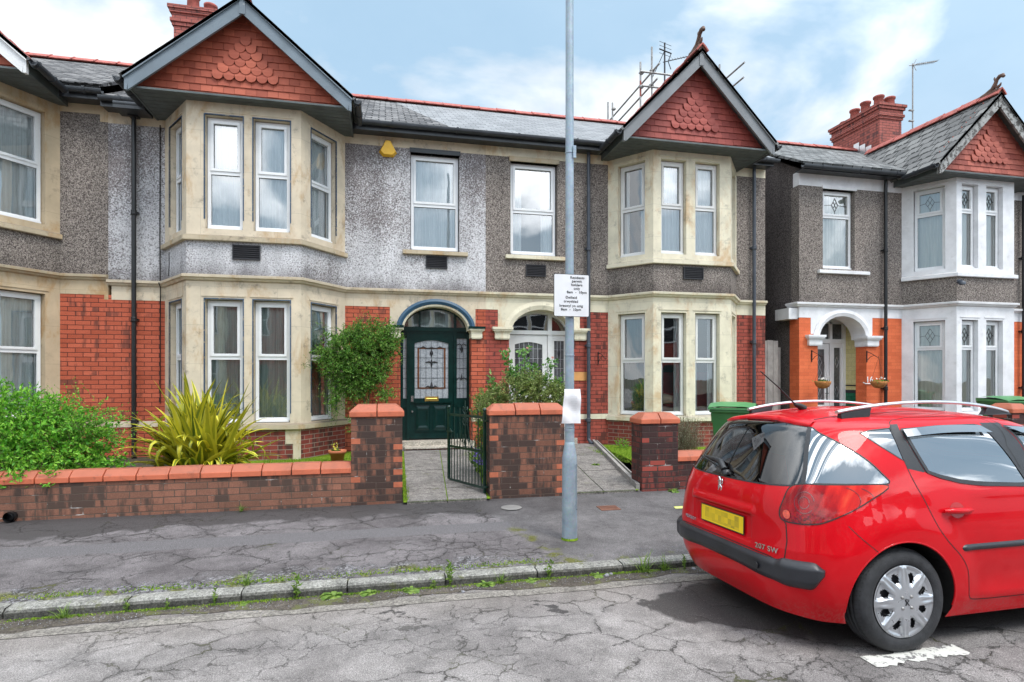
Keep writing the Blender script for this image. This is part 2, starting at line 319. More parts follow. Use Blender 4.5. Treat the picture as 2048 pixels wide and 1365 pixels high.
# ---- ground surfaces
def asphalt(name, base, dark, light, cracks, px=None, kind='road'):
    t = NT(name); ob = t.obj(); X = t.sep(ob, 0); Y = t.sep(ob, 1)
    g = t.noise(ob, 130, 3, .8); g2 = t.vor(ob, 170)
    grain = t.ramp(t.m('ADD', t.m('MULTIPLY', g, .75), t.m('MULTIPLY', g2, .3)), [(.38, .50), (.52, 1.0), (.64, 1.50)])
    big = t.noise(ob, .9, 5, .62, .3)
    col = t.ramp(big, [(.32, dark), (.52, base), (.72, light)])
    med = t.noise(t.vm('ADD', ob, (11, 2, 0)), 3.2, 8, .78)
    col = t.mix(1, col, t.ramp(med, [(.32, .58), (.50, 1.0), (.64, 1.22)]), 'MULTIPLY')
    rough = .8
    # crack network: warped cells of two sizes, broken up by a mask
    wv = t.vm('ADD', ob, t.vm('MULTIPLY', t.vm('SUBTRACT', t.noise(ob, 3.2, 6, .72, col=True), (.5, .5, .5)), (.30, .30, 0)))
    wv = t.vm('MULTIPLY', wv, (1, 1.25, 0))
    e1 = t.vor(wv, 2.1, 'DISTANCE_TO_EDGE'); e2 = t.vor(t.vm('ADD', wv, (3, 8, 0)), 5.6, 'DISTANCE_TO_EDGE')
    cm = t.noise(t.vm('ADD', ob, (9, 4, 0)), .75, 4, .6)
    wid = t.mapr(t.noise(ob, 3.5, 4, .7), .38, .62, .02, 1.35)
    c1 = t.mapr(t.m('DIVIDE', e1, wid), .004, .014, 1, 0)
    c2 = t.mapr(t.m('DIVIDE', e2, wid), .006, .026, 1, 0)
    if kind == 'road':
        m1 = t.m('MULTIPLY', t.mapr(cm, .42, .50), 1); m2 = t.m('MULTIPLY', t.mapr(t.noise(t.vm('ADD', ob, (2, 7, 0)), .8, 3), .50, .56), .8)
        m1 = t.m('MULTIPLY', m1, t.mapr(t.m('ADD', X, t.m('MULTIPLY', cm, 1.5)), -.9, .5, .6, 1))
    else:
        # old cracked surface left of the post, newer surface right of it; a trench repair strip along the walk
        edge = t.m('ADD', X, t.m('MULTIPLY', t.m('SUBTRACT', t.noise(ob, 4, 3), .5), .35))
        old = t.mapr(t.m('SUBTRACT', edge, t.m('MULTIPLY', t.m('SUBTRACT', 6.1, Y), .25)), 1.22, 1.28, 1, 0)
        yw = t.m('ADD', Y, t.m('MULTIPLY', t.m('SUBTRACT', t.noise(ob, 3, 3), .5), .07))
        strip = t.m('MULTIPLY', t.mapr(yw, 5.82, 5.84), t.mapr(yw, 6.12, 6.14, 1, 0))
        strip = t.m('MULTIPLY', strip, t.mapr(X, 1.3, 1.32, 1, 0))
        m1 = t.m('MULTIPLY', old, t.mapr(cm, .37, .46))
        m2 = t.m('MULTIPLY', old, t.mapr(t.noise(t.vm('ADD', ob, (5, 1, 0)), .9, 3), .46, .54))
        nostrip = t.m('SUBTRACT', 1, strip)
        m1 = t.m('MULTIPLY', m1, nostrip); m2 = t.m('MULTIPLY', t.m('MULTIPLY', m2, nostrip), .8)
        col = t.mix(t.m('MULTIPLY', old, .8), col, t.mix(1, col, (1.22, 1.18, 1.2), 'MULTIPLY'))
        col = t.mix(strip, col, (.115, .108, .112))
    cr = t.m('MAXIMUM', t.m('MULTIPLY', c1, m1), t.m('MULTIPLY', c2, m2))
    halo = t.m('MULTIPLY', t.mapr(t.m('DIVIDE', e1, wid), .01, .10, .35, 0), m1)
    col = t.mix(halo, col, tuple(x*.6 for x in dark))
    # damp dark patches; on the road, painted shade under the car as well
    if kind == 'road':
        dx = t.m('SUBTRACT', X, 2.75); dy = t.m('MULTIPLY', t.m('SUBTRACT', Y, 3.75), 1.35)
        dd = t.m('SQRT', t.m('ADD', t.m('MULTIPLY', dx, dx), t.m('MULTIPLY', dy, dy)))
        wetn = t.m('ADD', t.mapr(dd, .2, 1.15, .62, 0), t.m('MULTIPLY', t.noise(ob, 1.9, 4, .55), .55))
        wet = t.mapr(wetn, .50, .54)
        under = t.m('MULTIPLY', t.mapr(X, 2.5, 2.7), t.mapr(Y, 2.95, 3.1))  # shade beneath the parked car, painted into the road colour
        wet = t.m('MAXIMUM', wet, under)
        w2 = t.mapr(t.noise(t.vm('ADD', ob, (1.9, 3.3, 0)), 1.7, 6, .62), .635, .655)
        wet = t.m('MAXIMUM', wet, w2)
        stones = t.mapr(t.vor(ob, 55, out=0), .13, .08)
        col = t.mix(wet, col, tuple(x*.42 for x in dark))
        col = t.mix(t.m('MULTIPLY', t.m('MULTIPLY', stones, wet), t.mapr(t.noise(ob, 30, 2), .5, .55)), col, (.4, .38, .36))
        silt = t.m('MULTIPLY', t.mapr(Y, 3.9, 4.35), .35)
        col = t.mix(t.m('MULTIPLY', silt, t.m('SUBTRACT', 1, wet)), col, (.22, .19, .165))
    else:
        ydamp = t.m('ADD', Y, t.m('MULTIPLY', t.m('SUBTRACT', t.noise(ob, 2.2, 5, .6), .5), 1.1))
        wet = t.m('MULTIPLY', t.mapr(ydamp, 6.45, 6.55), t.mapr(X, 1.0, 1.5, 1, .25))
        col = t.mix(wet, col, tuple(x*.8 for x in dark))
        # broken edge with loose chippings and moss beside the kerb
        yb = t.m('ADD', Y, t.m('MULTIPLY', t.m('SUBTRACT', t.noise(t.vm('ADD', ob, (3, 3, 0)), 2.4, 5, .65), .5), .75))
        loose = t.m('MULTIPLY', t.mapr(yb, 5.04, 5.10, 1, 0), t.mapr(X, 1.3, 1.5, 1, 0))
        chips = t.ramp(t.vor(ob, 48, out=1), [(.2, (.05, .045, .045)), (.6, (.13, .125, .13)), (.95, (.27, .26, .27))])
        col = t.mix(t.m('MULTIPLY', loose, t.mapr(t.noise(ob, 4, 3), .42, .5)), col, chips)
        moss = t.m('MULTIPLY', t.mapr(yb, 4.92, 5.02, 1, 0), t.mapr(t.noise(t.vm('ADD', ob, (1, 2, 0)), 3.2, 4), .5, .58))
        col = t.mix(moss, col, t.ramp(t.noise(ob, 40, 3), [(.3, (.03, .032, .012)), (.7, (.16, .17, .03))]))
        # mossy seam where the new surface starts
        sm = t.mapr(t.m('ABSOLUTE', t.m('SUBTRACT', t.m('SUBTRACT', edge, t.m('MULTIPLY', t.m('SUBTRACT', 6.1, Y), .25)), 1.25)), .02, .10, 1, 0)
        sm = t.m('MULTIPLY', sm, t.mapr(Y, 6.0, 5.8)); sm = t.m('MULTIPLY', sm, t.mapr(t.noise(ob, 7, 3), .42, .55))
        col = t.mix(sm, col, (.10, .10, .025))
        rough = .85
    col = t.mix(1, col, grain, 'MULTIPLY')
    col = t.mix(t.m('MULTIPLY', cr, .80), col, (.03, .027, .024))
    mg = t.m('MULTIPLY', t.m('MULTIPLY', cr, t.mapr(t.noise(ob, 1.7, 3), .56, .66)), .7)
    col = t.mix(mg, col, (.09, .095, .02))
    spk = t.m('MULTIPLY', t.mapr(t.vor(ob, 14, out=0), .035, .02), t.mapr(t.noise(ob, 6, 2), .5, .6))
    col = t.mix(spk, col, (.55, .54, .52))
    h = t.m('SUBTRACT', t.m('ADD', t.m('MULTIPLY', g, .5), t.m('MULTIPLY', g2, .4)), t.m('MULTIPLY', cr, 2.2))
    rg = t.mapr(wet, 0, 1, rough, .6)
    return t.out(t.pbr(col, rg, t.bump(h, .7, .008), spec=.35))
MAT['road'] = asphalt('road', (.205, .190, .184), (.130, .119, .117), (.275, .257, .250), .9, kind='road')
MAT['pavement'] = asphalt('pavement', (.112, .104, .105), (.068, .062, .063), (.160, .150, .150), .9, kind='pavement')
def concrete(name, c, top=None, moss=.5):
    t = NT(name); ob = t.obj()
    g = t.noise(ob, 55, 5, .85); n = t.noise(ob, 2.5, 6, .72)
    col = t.ramp(n, [(.3, tuple(x*.7 for x in c)), (.7, tuple(x*1.2 for x in c))])
    col = t.mix(1, col, t.ramp(g, [(.36, .35), (.52, 1.0), (.64, 1.6)]), 'MULTIPLY')
    col = t.mix(1, col, t.ramp(t.noise(t.vm('ADD', ob, (3, 9, 1)), 9, 5, .75), [(.34, .6), (.55, 1.05)]), 'MULTIPLY')
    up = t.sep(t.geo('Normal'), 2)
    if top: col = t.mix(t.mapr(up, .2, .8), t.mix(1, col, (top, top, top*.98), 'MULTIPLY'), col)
    mm = t.m('MULTIPLY', t.mapr(t.noise(t.vm('ADD', ob, (4, 4, 4)), 6, 5, .7), .66-moss*.15, .74-moss*.15), .7)
    col = t.mix(mm, col, (.11, .12, .035))
    return t.out(t.pbr(col, .9, t.bump(t.m('ADD', g, n), .8, .008), spec=.25))
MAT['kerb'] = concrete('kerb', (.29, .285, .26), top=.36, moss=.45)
MAT['channel'] = concrete('channel', (.25, .23, .205), moss=.15)
MAT['flag'] = concrete('flag', (.25, .23, .215), moss=.3)
MAT['dirt'] = concrete('dirt', (.10, .085, .07), moss=.9)
MAT['soil'] = concrete('soil', (.07, .06, .045), moss=.9)
MAT['step_stone'] = concrete('step_stone', (.52, .47, .40), moss=0)
def moss_m():
    t = NT('moss_green'); ob = t.obj()
    col = t.ramp(t.noise(ob, 26, 4, .7), [(.3, (.05, .10, .008)), (.55, (.17, .27, .02)), (.75, (.30, .38, .05))])
    return t.out(t.pbr(col, .95, t.bump(t.noise(ob, 70, 3), .9, .02), spec=.1))
MAT['moss'] = moss_m()
def paintmark():
    t = NT('worn_white_paint'); ob = t.obj()
    f = t.noise(ob, 12, 6, .75); g = t.noise(ob, 60, 3, .7)
    m = t.mapr(t.m('ADD', f, t.m('MULTIPLY', g, .2)), .50, .56)
    col = t.mix(m, (.17, .16, .16), (.66, .65, .60))
    return t.out(t.pbr(col, .8, t.bump(g, .4, .005)))
MAT['mark'] = paintmark()
MAT['cover_grey'] = plain('cover_grey', (.22, .21, .20), .6, bump=.4)
MAT['cover_rust'] = plain('cover_rust', (.16, .07, .045), .7, var=.3, bump=.4)

# ---- leaves
def leaf(name, stops, rough=.55, trans=.25, spec=.35):
    t = NT(name); r = t.geo('Random Per Island'); ob = t.obj()
    f = t.m('ADD', t.m('MULTIPLY', r, .7), t.m('MULTIPLY', t.noise(ob, 5, 3), .45))
    col = t.ramp(f, stops)
    d = t.pbr(col, rough, spec=spec)
    tl = t.n('BsdfTranslucent', Color=t.mix(1, col, (1.2, 1.4, .6), 'MULTIPLY'))
    return t.out(t.n('MixShader', Fac=trans, i1=d, i2=tl))
MAT['leaf_bright'] = leaf('leaf_bright', [(.15, (.035, .15, .012)), (.5, (.11, .35, .025)), (.9, (.28, .54, .06))])
MAT['leaf_mid'] = leaf('leaf_mid', [(.15, (.025, .085, .012)), (.5, (.085, .22, .03)), (.85, (.20, .38, .06)), (1, (.34, .42, .12))])
MAT['leaf_rose'] = leaf('leaf_rose', [(.15, (.03, .10, .02)), (.5, (.09, .24, .05)), (.9, (.25, .42, .14))])
MAT['leaf_olive'] = leaf('leaf_olive', [(.15, (.045, .08, .02)), (.5, (.15, .23, .05)), (.9, (.40, .46, .18))])
MAT['leaf_grey'] = leaf('leaf_grey', [(.15, (.07, .08, .05)), (.5, (.20, .22, .15)), (.9, (.40, .40, .32))])
MAT['leaf_weed'] = leaf('leaf_weed', [(.15, (.05, .10, .015)), (.5, (.11, .20, .03)), (.9, (.25, .34, .07))])
MAT['grass'] = leaf('grass', [(.15, (.07, .15, .012)), (.5, (.15, .28, .02)), (.9, (.32, .42, .05))])
def strap():
    t = NT('strap_leaf'); uv = t.uv(); r = t.geo('Random Per Island')
    u = t.m('ABSOLUTE', t.m('SUBTRACT', t.sep(uv, 0), .5))
    band = t.mapr(u, .20, .26)     # green middle or green edge with yellow
    a = t.ramp(r, [(0, (.06, .12, .012)), (.45, (.28, .30, .02)), (1, (.72, .64, .04))])
    b = t.ramp(r, [(0, (.46, .44, .03)), (.4, (.80, .70, .05)), (.70, (.11, .18, .02)), (1, (.88, .78, .10))])
    col = t.mix(band, a, b)
    fr = t.noise(t.comb(t.m('MULTIPLY', t.sep(uv, 0), 30), t.sep(uv, 1), 0), 1, 2)
    col = t.mix(.3, col, t.ramp(fr, [(.3, .6), (.7, 1.2)]), 'MULTIPLY')
    d = t.pbr(col, .42, spec=.45); tl = t.n('BsdfTranslucent', Color=col)
    return t.out(t.n('MixShader', Fac=.2, i1=d, i2=tl))
MAT['strap'] = strap()
MAT['twig'] = plain('twig', (.16, .11, .07), .9, var=.3)
MAT['petal_pink'] = plain('petal_pink', (.8, .45, .38), .7)
MAT['petal_white'] = plain('petal_white', (.85, .85, .8), .7)
MAT['petal_yellow'] = plain('petal_yellow', (.85, .75, .12), .7)
MAT['petal_violet'] = plain('petal_violet', (.22, .14, .55), .7)
MAT['pebble'] = plain('pebble', (.22, .22, .24), .8, var=.4, bump=.3)
# ---------------------------------------------------------------- object helpers
def tag(o, label=None, cat=None, group=None, kind=None):
    for k_, v_ in (('label', label), ('category', cat), ('group', group), ('kind', kind)):
        if v_: o[k_] = v_
    return o
WM = {}
def thing(name, label, cat, loc=(0, 0, 0), rz=0, group=None, local=False):
    '''an Empty at the thing's base; its parts are modelled in world coordinates unless local'''
    o = bpy.data.objects.new(name, None); COL.objects.link(o)
    o.location = loc; o.rotation_euler = (0, 0, rz); o.empty_display_size = .2
    if not local: WM[o.name] = (Matrix.Translation(loc) @ Matrix.Rotation(rz, 4, 'Z')).inverted()
    return tag(o, label, cat, group)
def auto_uv(n, p):
    if abs(n.z) > .999: return (p.x, p.y)
    tt = Vector((-n.y, n.x, 0)).normalized(); b = n.cross(tt)
    if b.z < 0: b = -b
    return (p.dot(tt), p.dot(b))
def setpar(o, parent):
    if parent is not None:
        o.parent = parent
        if parent.name in WM: o.matrix_parent_inverse = WM[parent.name]
class MB:
    """collects faces in world (or thing-local) coordinates and links them as one mesh object"""
    def __init__(s): s.v = []; s.f = []; s.mi = []; s.uv = []; s.sm = []; s.M = Matrix.Identity(4)
    def add(s, pts, mat=0, uv=None, smooth=False):
        i = len(s.v); s.v += [s.M @ Vector(p) for p in pts]
        s.f.append(tuple(range(i, i+len(pts)))); s.mi.append(mat); s.uv.append(uv); s.sm.append(smooth)
    def mesh(s, vs, fs, mat=0, smooth=False, uvs=None):
        i = len(s.v); s.v += [s.M @ Vector(p) for p in vs]
        for k_, f in enumerate(fs):
            s.f.append(tuple(i+a for a in f)); s.mi.append(mat); s.uv.append(None if uvs is None else [uvs[a] for a in f]); s.sm.append(smooth)
    def box(s, x0, x1, y0, y1, z0, z1, mat=0):
        v = [(x, y, z) for x in (x0, x1) for y in (y0, y1) for z in (z0, z1)]
        s.mesh(v, [(0, 1, 3, 2), (4, 6, 7, 5), (0, 4, 5, 1), (2, 3, 7, 6), (0, 2, 6, 4), (1, 5, 7, 3)], mat)
    def hexa(s, p, mat=0):   # p: 4 bottom ccw, 4 top
        s.mesh(p, [(3, 2, 1, 0), (4, 5, 6, 7), (0, 1, 5, 4), (1, 2, 6, 5), (2, 3, 7, 6), (3, 0, 4, 7)], mat)
    def bar(s, a, b, w, h, mat=0, up=(0, 0, 1)):
        a = Vector(a); b = Vector(b); d = (b-a).normalized(); upv = Vector(up)
        if abs(d.dot(upv)) > .95: upv = Vector((0, 1, 0))
        sx = d.cross(upv).normalized()*w/2; sz = sx.cross(d).normalized()*h/2
        s.mesh([a-sx-sz, a+sx-sz, a+sx+sz, a-sx+sz, b-sx-sz, b+sx-sz, b+sx+sz, b-sx+sz], [(3, 2, 1, 0), (4, 5, 6, 7), (0, 1, 5, 4), (1, 2, 6, 5), (2, 3, 7, 6), (3, 0, 4, 7)], mat)
    def tube(s, pts, r, n=8, mat=0, caps=True):
        pts = [Vector(p) for p in pts]; rr = r if isinstance(r, (list, tuple)) else [r]*len(pts)
        vs = []; prev = None
        for i, p in enumerate(pts):
            d = (pts[min(i+1, len(pts)-1)]-pts[max(i-1, 0)]).normalized()
            if prev is None:
                a = Vector((0, 0, 1)) if abs(d.z) < .9 else Vector((0, 1, 0)); sx = d.cross(a).normalized()
            else: sx = (prev-d*prev.dot(d)).normalized()
            prev = sx; sy = d.cross(sx)
            vs += [p+(sx*math.cos(2*PI*k_/n)+sy*math.sin(2*PI*k_/n))*rr[i] for k_ in range(n)]
        fs = [(i*n+k_, i*n+(k_+1) % n, (i+1)*n+(k_+1) % n, (i+1)*n+k_) for i in range(len(pts)-1) for k_ in range(n)]
        s.mesh(vs, fs, mat, True)
        if caps:
            s.add(vs[:n][::-1], mat); s.add(vs[-n:], mat)
    def lathe(s, prof, n=24, mat=0, axis='z', c=(0, 0, 0), smooth=True, closed=False):
        vs = []
        for r, h in prof:
            for k_ in range(n):
                a = 2*PI*k_/n
                if axis == 'z': p = (c[0]+r*math.cos(a), c[1]+r*math.sin(a), c[2]+h)
                else: p = (c[0]+r*math.cos(a), c[1]+h, c[2]+r*math.sin(a))
                vs.append(p)
        m = len(prof); rng = range(m if closed else m-1)
        fs = [(i*n+k_, i*n+(k_+1) % n, ((i+1) % m)*n+(k_+1) % n, ((i+1) % m)*n+k_) for i in rng for k_ in range(n)]
        s.mesh(vs, fs, mat, smooth)
    def disc(s, c, r, n=24, mat=0, axis='z'):
        s.add([(c[0]+r*math.cos(2*PI*k_/n), c[1]+r*math.sin(2*PI*k_/n), c[2]) if axis == 'z' else (c[0]+r*math.cos(2*PI*k_/n), c[1], c[2]+r*math.sin(2*PI*k_/n)) for k_ in range(n)], mat)
    def build(s, name, mats, parent=None, fix=False, bevel=0):
        me = bpy.data.meshes.new(name)
        me.from_pydata([tuple(v) for v in s.v], [], s.f)
        if not isinstance(mats, (list, tuple)): mats = [mats]
        for m_ in mats: me.materials.append(MAT[m_] if isinstance(m_, str) else m_)
        me.polygons.foreach_set('material_index', s.mi); me.polygons.foreach_set('use_smooth', s.sm)
        if fix:
            bm = bmesh.new(); bm.from_mesh(me); bmesh.ops.remove_doubles(bm, verts=bm.verts, dist=1e-4)
            bmesh.ops.recalc_face_normals(bm, faces=bm.faces); bm.to_mesh(me); bm.free(); me.update()
        ul = me.uv_layers.new(name='UVMap')
        for p in me.polygons:
            u = s.uv[p.index] if not fix else None
            n_ = p.normal
            for k_, li in enumerate(p.loop_indices):
                ul.data[li].uv = u[k_] if u else auto_uv(n_, me.vertices[me.loops[li].vertex_index].co)
        o = bpy.data.objects.new(name, me); COL.objects.link(o)
        setpar(o, parent)
        if bevel:
            bv = o.modifiers.new('bevel', 'BEVEL'); bv.width = bevel; bv.segments = 2; bv.limit_method = 'ANGLE'; bv.harden_normals = False
        return o
def structure(o): o['kind'] = 'structure'; return o

class Seg:
    """a vertical face seen from the street, running left to right from P0 to P1 in plan"""
    def __init__(s, x0, y0, x1, y1):
        s.p = Vector((x0, y0, 0)); d = Vector((x1-x0, y1-y0, 0)); s.L = d.length; s.d = d/s.L; s.n = Vector((s.d.y, -s.d.x, 0))
    def pt(s, u, z, out=0): return s.p+s.d*u+s.n*out+Vector((0, 0, z))
def plate(mb, seg, outer, holes=(), out=0., depth=.1, mat=0, smat=None, back=False):
    loops = [outer]+list(holes); flat = [p for l in loops for p in l]
    tris = tessellate_polygon([[Vector((u, z, 0)) for u, z in l] for l in loops])
    for t_ in tris:
        a, b, c = [flat[i] for i in t_]
        if (b[0]-a[0])*(c[1]-a[1])-(b[1]-a[1])*(c[0]-a[0]) < 0: b, c = c, b
        mb.add([seg.pt(*a, out), seg.pt(*b, out), seg.pt(*c, out)], mat)
        if back: mb.add([seg.pt(*a, out-depth), seg.pt(*c, out-depth), seg.pt(*b, out-depth)], mat)
    for li, l in enumerate(loops):
        area = sum(l[i][0]*l[(i+1) % len(l)][1]-l[(i+1) % len(l)][0]*l[i][1] for i in range(len(l)))
        ccw = area > 0
        if (li == 0) != ccw: l = l[::-1]
        for i in range(len(l)):
            a, b = l[i], l[(i+1) % len(l)]
            mb.add([seg.pt(*b, out), seg.pt(*a, out), seg.pt(*a, out-depth), seg.pt(*b, out-depth)], mat if smat is None else smat)
def rect(u0, u1, z0, z1): return [(u0, z0), (u1, z0), (u1, z1), (u0, z1)]
def sbox(mb, seg, u0, u1, z0, z1, o0, o1, mat=0):
    p = [seg.pt(u0, z0, o1), seg.pt(u1, z0, o1), seg.pt(u1, z0, o0), seg.pt(u0, z0, o0), seg.pt(u0, z1, o1), seg.pt(u1, z1, o1), seg.pt(u1, z1, o0), seg.pt(u0, z1, o0)]
    mb.hexa(p, mat)
def sweep(mb, path, prof, mat=0, caps=True, smooth=False):
    """profile [(out, z)] swept along plan path [(x, y)] with mitred corners; out is towards the street"""
    P = [Vector((x, y, 0)) for x, y in path]; n = len(P); rings = []
    for i in range(n):
        ns = []
        if i > 0: d = (P[i]-P[i-1]).normalized(); ns.append(Vector((d.y, -d.x, 0)))
        if i < n-1: d = (P[i+1]-P[i]).normalized(); ns.append(Vector((d.y, -d.x, 0)))
        m_ = sum(ns, Vector()).normalized(); m_ = m_/max(.3, m_.dot(ns[0]))
        rings.append([P[i]+m_*o_+Vector((0, 0, z_)) for o_, z_ in prof])
    k_ = len(prof)
    for i in range(n-1):
        for j in range(k_):
            a, b = j, (j+1) % k_
            mb.add([rings[i][a], rings[i+1][a], rings[i+1][b], rings[i][b]], mat, smooth=smooth)
    if caps: mb.add(rings[0], mat); mb.add(rings[-1][::-1], mat)
def arc(cx, cz, rx, rz, a0, a1, n): return [(cx+rx*math.cos(a0+(a1-a0)*i/n), cz+rz*math.sin(a0+(a1-a0)*i/n)) for i in range(n+1)]
def text_mesh(body, size, name, mat, M, parent=None, extrude=.0008, align='CENTER', bold=0, sx=1.0):
    cu = bpy.data.curves.new(name, 'FONT'); cu.body = body; cu.size = size; cu.extrude = extrude; cu.align_x = align; cu.offset = bold; cu.space_character = 1.08
    to = bpy.data.objects.new(name, cu); COL.objects.link(to)
    dg = bpy.context.evaluated_depsgraph_get(); me = bpy.data.meshes.new_from_object(to.evaluated_get(dg))
    bpy.data.objects.remove(to); me.transform(M @ Matrix.Diagonal((sx, 1, 1, 1))); me.materials.clear(); me.materials.append(MAT[mat])
    o = bpy.data.objects.new(name, me); COL.objects.link(o)
    setpar(o, parent)
    return o
def copy_tree(o, parent=None):
    c = o.copy(); COL.objects.link(c); c.parent = parent
    for ch in list(o.children): copy_tree(ch, c)
    return c
# ---------------------------------------------------------------- houses
YW = 10.9          # front wall plane of the terrace
def window(par, seg, u0, u1, z0, z1, rec=.13, tr=None, cur='net_white', frame='upvc', fan=None, curoff=.03, room=True, glassm='glass', vent=True):
    """white framed window of two lights in a reveal: window > pane, sash, curtain"""
    fw = .052; h = z1-z0; zt = tr if tr else z0+h*.47
    f = MB(); o1, o0 = -rec+.03, -rec-.04
    sbox(f, seg, u0, u0+fw, z0, z1, o0, o1); sbox(f, seg, u1-fw, u1, z0, z1, o0, o1)
    sbox(f, seg, u0+fw, u1-fw, z0, z0+fw, o0, o1); sbox(f, seg, u0+fw, u1-fw, z1-fw, z1, o0, o1)
    sbox(f, seg, u0+fw, u1-fw, zt-.03, zt+.03, o0, o1)
    sbox(f, seg, u0+.01, u1-.01, z0-.02, z0+.012, o1, o1+.035)          # cill nose
    w_ = f.build('window', frame, par)
    s_ = MB(); a, b, c, d = u0+fw-.004, u1-fw+.004, zt+.026, z1-fw+.004; q = .042
    for (x0, x1, y0, y1) in ((a, a+q, c, d), (b-q, b, c, d), (a+q, b-q, c, c+q), (a+q, b-q, d-q, d)): sbox(s_, seg, x0, x1, y0, y1, -rec-.03, -rec+.045)
    s_.build('sash', frame, w_)
    for (x0, x1, y0, y1) in ((a+q-.004, b-q+.004, c+q-.004, d-q+.004), (u0+fw-.004, u1-fw+.004, z0+fw-.004, zt-.026)):
        p = MB(); p.add([seg.pt(x0, y0, -rec), seg.pt(x1, y0, -rec), seg.pt(x1, y1, -rec), seg.pt(x0, y1, -rec)]); p.build('pane', glassm, w_)
        gk = MB()
        for e in ((x0, x0+.008, y0, y1), (x1-.008, x1, y0, y1), (x0, x1, y0, y0+.008), (x0, x1, y1-.008, y1)): sbox(gk, seg, *e, -rec+.001, -rec+.006)
        gk.build('glazing_seal', 'vent', w_)
    if fan:
        l = MB(); cx = (u0+u1)/2; cz = (c+d)/2+.0; dz = (d-c)*.30; dx = dz*.55
        def ln(p0, p1, m_=0): l.bar(seg.pt(*p0, -rec+.008), seg.pt(*p1, -rec+.008), .008, .006, m_)
        for sx in (-1, 1):
            ln((cx, cz+dz), (cx+sx*dx, cz)); ln((cx, cz-dz), (cx+sx*dx, cz))
            ln((cx+sx*dx*.5, cz+dz*.5), (cx-sx*dx*.5, cz-dz*.5))
            ln((cx+sx*dx, cz), (cx+sx*(b-a)*.47, cz-.02))
        ln((cx, cz-dz), (cx, c+q))
        l.build('leading', fan, w_)
    if cur:
        cs = MB(); n = 48; off = -rec-.04-curoff
        spans = [(u0, u1)] if cur != 'sides' else [(u0, u0+(u1-u0)*.26), (u1-(u1-u0)*.30, u1)]
        cm = cur if cur != 'sides' else 'net_white'
        for (a0, a1) in spans:
            m_ = int(n*(a1-a0)/(u1-u0)); pts = []
            for i in range(m_+1):
                uu = a0+(a1-a0)*i/m_; pts.append((uu, off+.012*math.sin(uu*82)+.007*math.sin(uu*37+1)))
            for i in range(m_): cs.add([seg.pt(pts[i][0], z0+.02, pts[i][1]), seg.pt(pts[i+1][0], z0+.02, pts[i+1][1]), seg.pt(pts[i+1][0], z1, pts[i+1][1]), seg.pt(pts[i][0], z1, pts[i][1])], 0, [(pts[i][0], z0), (pts[i+1][0], z0), (pts[i+1][0], z1), (pts[i][0], z1)], True)
        cs.build('curtain', cm, w_)
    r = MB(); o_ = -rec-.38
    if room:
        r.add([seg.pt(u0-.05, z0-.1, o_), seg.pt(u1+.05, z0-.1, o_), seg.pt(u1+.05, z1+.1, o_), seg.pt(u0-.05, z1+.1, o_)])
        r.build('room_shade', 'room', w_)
    return w_
def surround(mb, seg, u0, u1, z0, z1, w=.045, out=.0, mat=0):
    """thin chamfer line painted round a window opening"""
    sbox(mb, seg, u0-w, u0, z0+.15, z1+w, out-.02, out+.006, mat); sbox(mb, seg, u1, u1+w, z0+.15, z1+w, out-.02, out+.006, mat)
    sbox(mb, seg, u0, u1, z1, z1+w, out-.02, out+.006, mat)
STR = [(-.02, 0), (.03, 0), (.045, .015), (.05, .03), (.085, .045), (.09, .08), (.07, .092), (-.02, .10)]      # string course
SIL = [(-.02, 0), (.06, 0), (.065, .01), (.065, .075), (-.02, .11)]
def vent(par, seg, u, z, w=.42, h=.235):
    v = MB(); sbox(v, seg, u-w/2, u+w/2, z-h/2, z+h/2, 0, .012)
    for i in range(7):
        zz = z-h/2+.02+i*(h-.04)/6
        v.hexa([seg.pt(u-w/2+.015, zz-.008, .03), seg.pt(u+w/2-.015, zz-.008, .03), seg.pt(u+w/2-.015, zz-.004, .012), seg.pt(u-w/2+.015, zz-.004, .012), seg.pt(u-w/2+.015, zz-.002, .03), seg.pt(u+w/2-.015, zz-.002, .03), seg.pt(u+w/2-.015, zz+.012, .012), seg.pt(u-w/2+.015, zz+.012, .012)])
    for a in (-w/2, w/2-.015): sbox(v, seg, u+a, u+a+.015, z-h/2, z+h/2, .012, .034)
    for a in (-h/2, h/2-.012): sbox(v, seg, u-w/2+.015, u+w/2-.015, z+a, z+a+.012, .012, .034)
    return v.build('vent_grille', 'vent', par)
def pipe(par, x, z0, z1, mat='black_iron', y=YW-.085, r=.036, hopper=False, clips=()):
    p = MB(); p.tube([(x, y, z0), (x, y, z1)], r, 12)
    for zc in clips:
        p.lathe([(r, -.05), (r+.012, -.05), (r+.012, -.02), (r+.006, 0), (r+.012, .02), (r+.012, .035), (r, .035)], 12, 0, 'z', (x, y, zc))
        p.box(x-.055, x+.055, y+.02, YW+.01, zc-.015, zc+.015)
    if hopper: p.box(x-.07, x+.07, y-.06, YW, z1, z1+.10)
    p.tube([(x, y, z0+.02), (x+.02, y-.05, z0-.04), (x+.05, y-.11, z0-.07)], r, 12)
    return p.build('drain_pipe', mat, par)
GUT = [(.0, .0)]+[(.055-.055*math.cos(a), -.055*math.sin(a)) for a in [PI*i/8 for i in range(9)]][1:]
GUT = [(.0, .02)]+[(.055-.055*math.cos(PI*i/8), -.055*math.sin(PI*i/8)) for i in range(9)]+[(.11, .02), (.103, .02)]+[(.055+.045*math.cos(PI*i/8), -.045*math.sin(PI*i/8)) for i in range(9)]+[(.007, .02)]
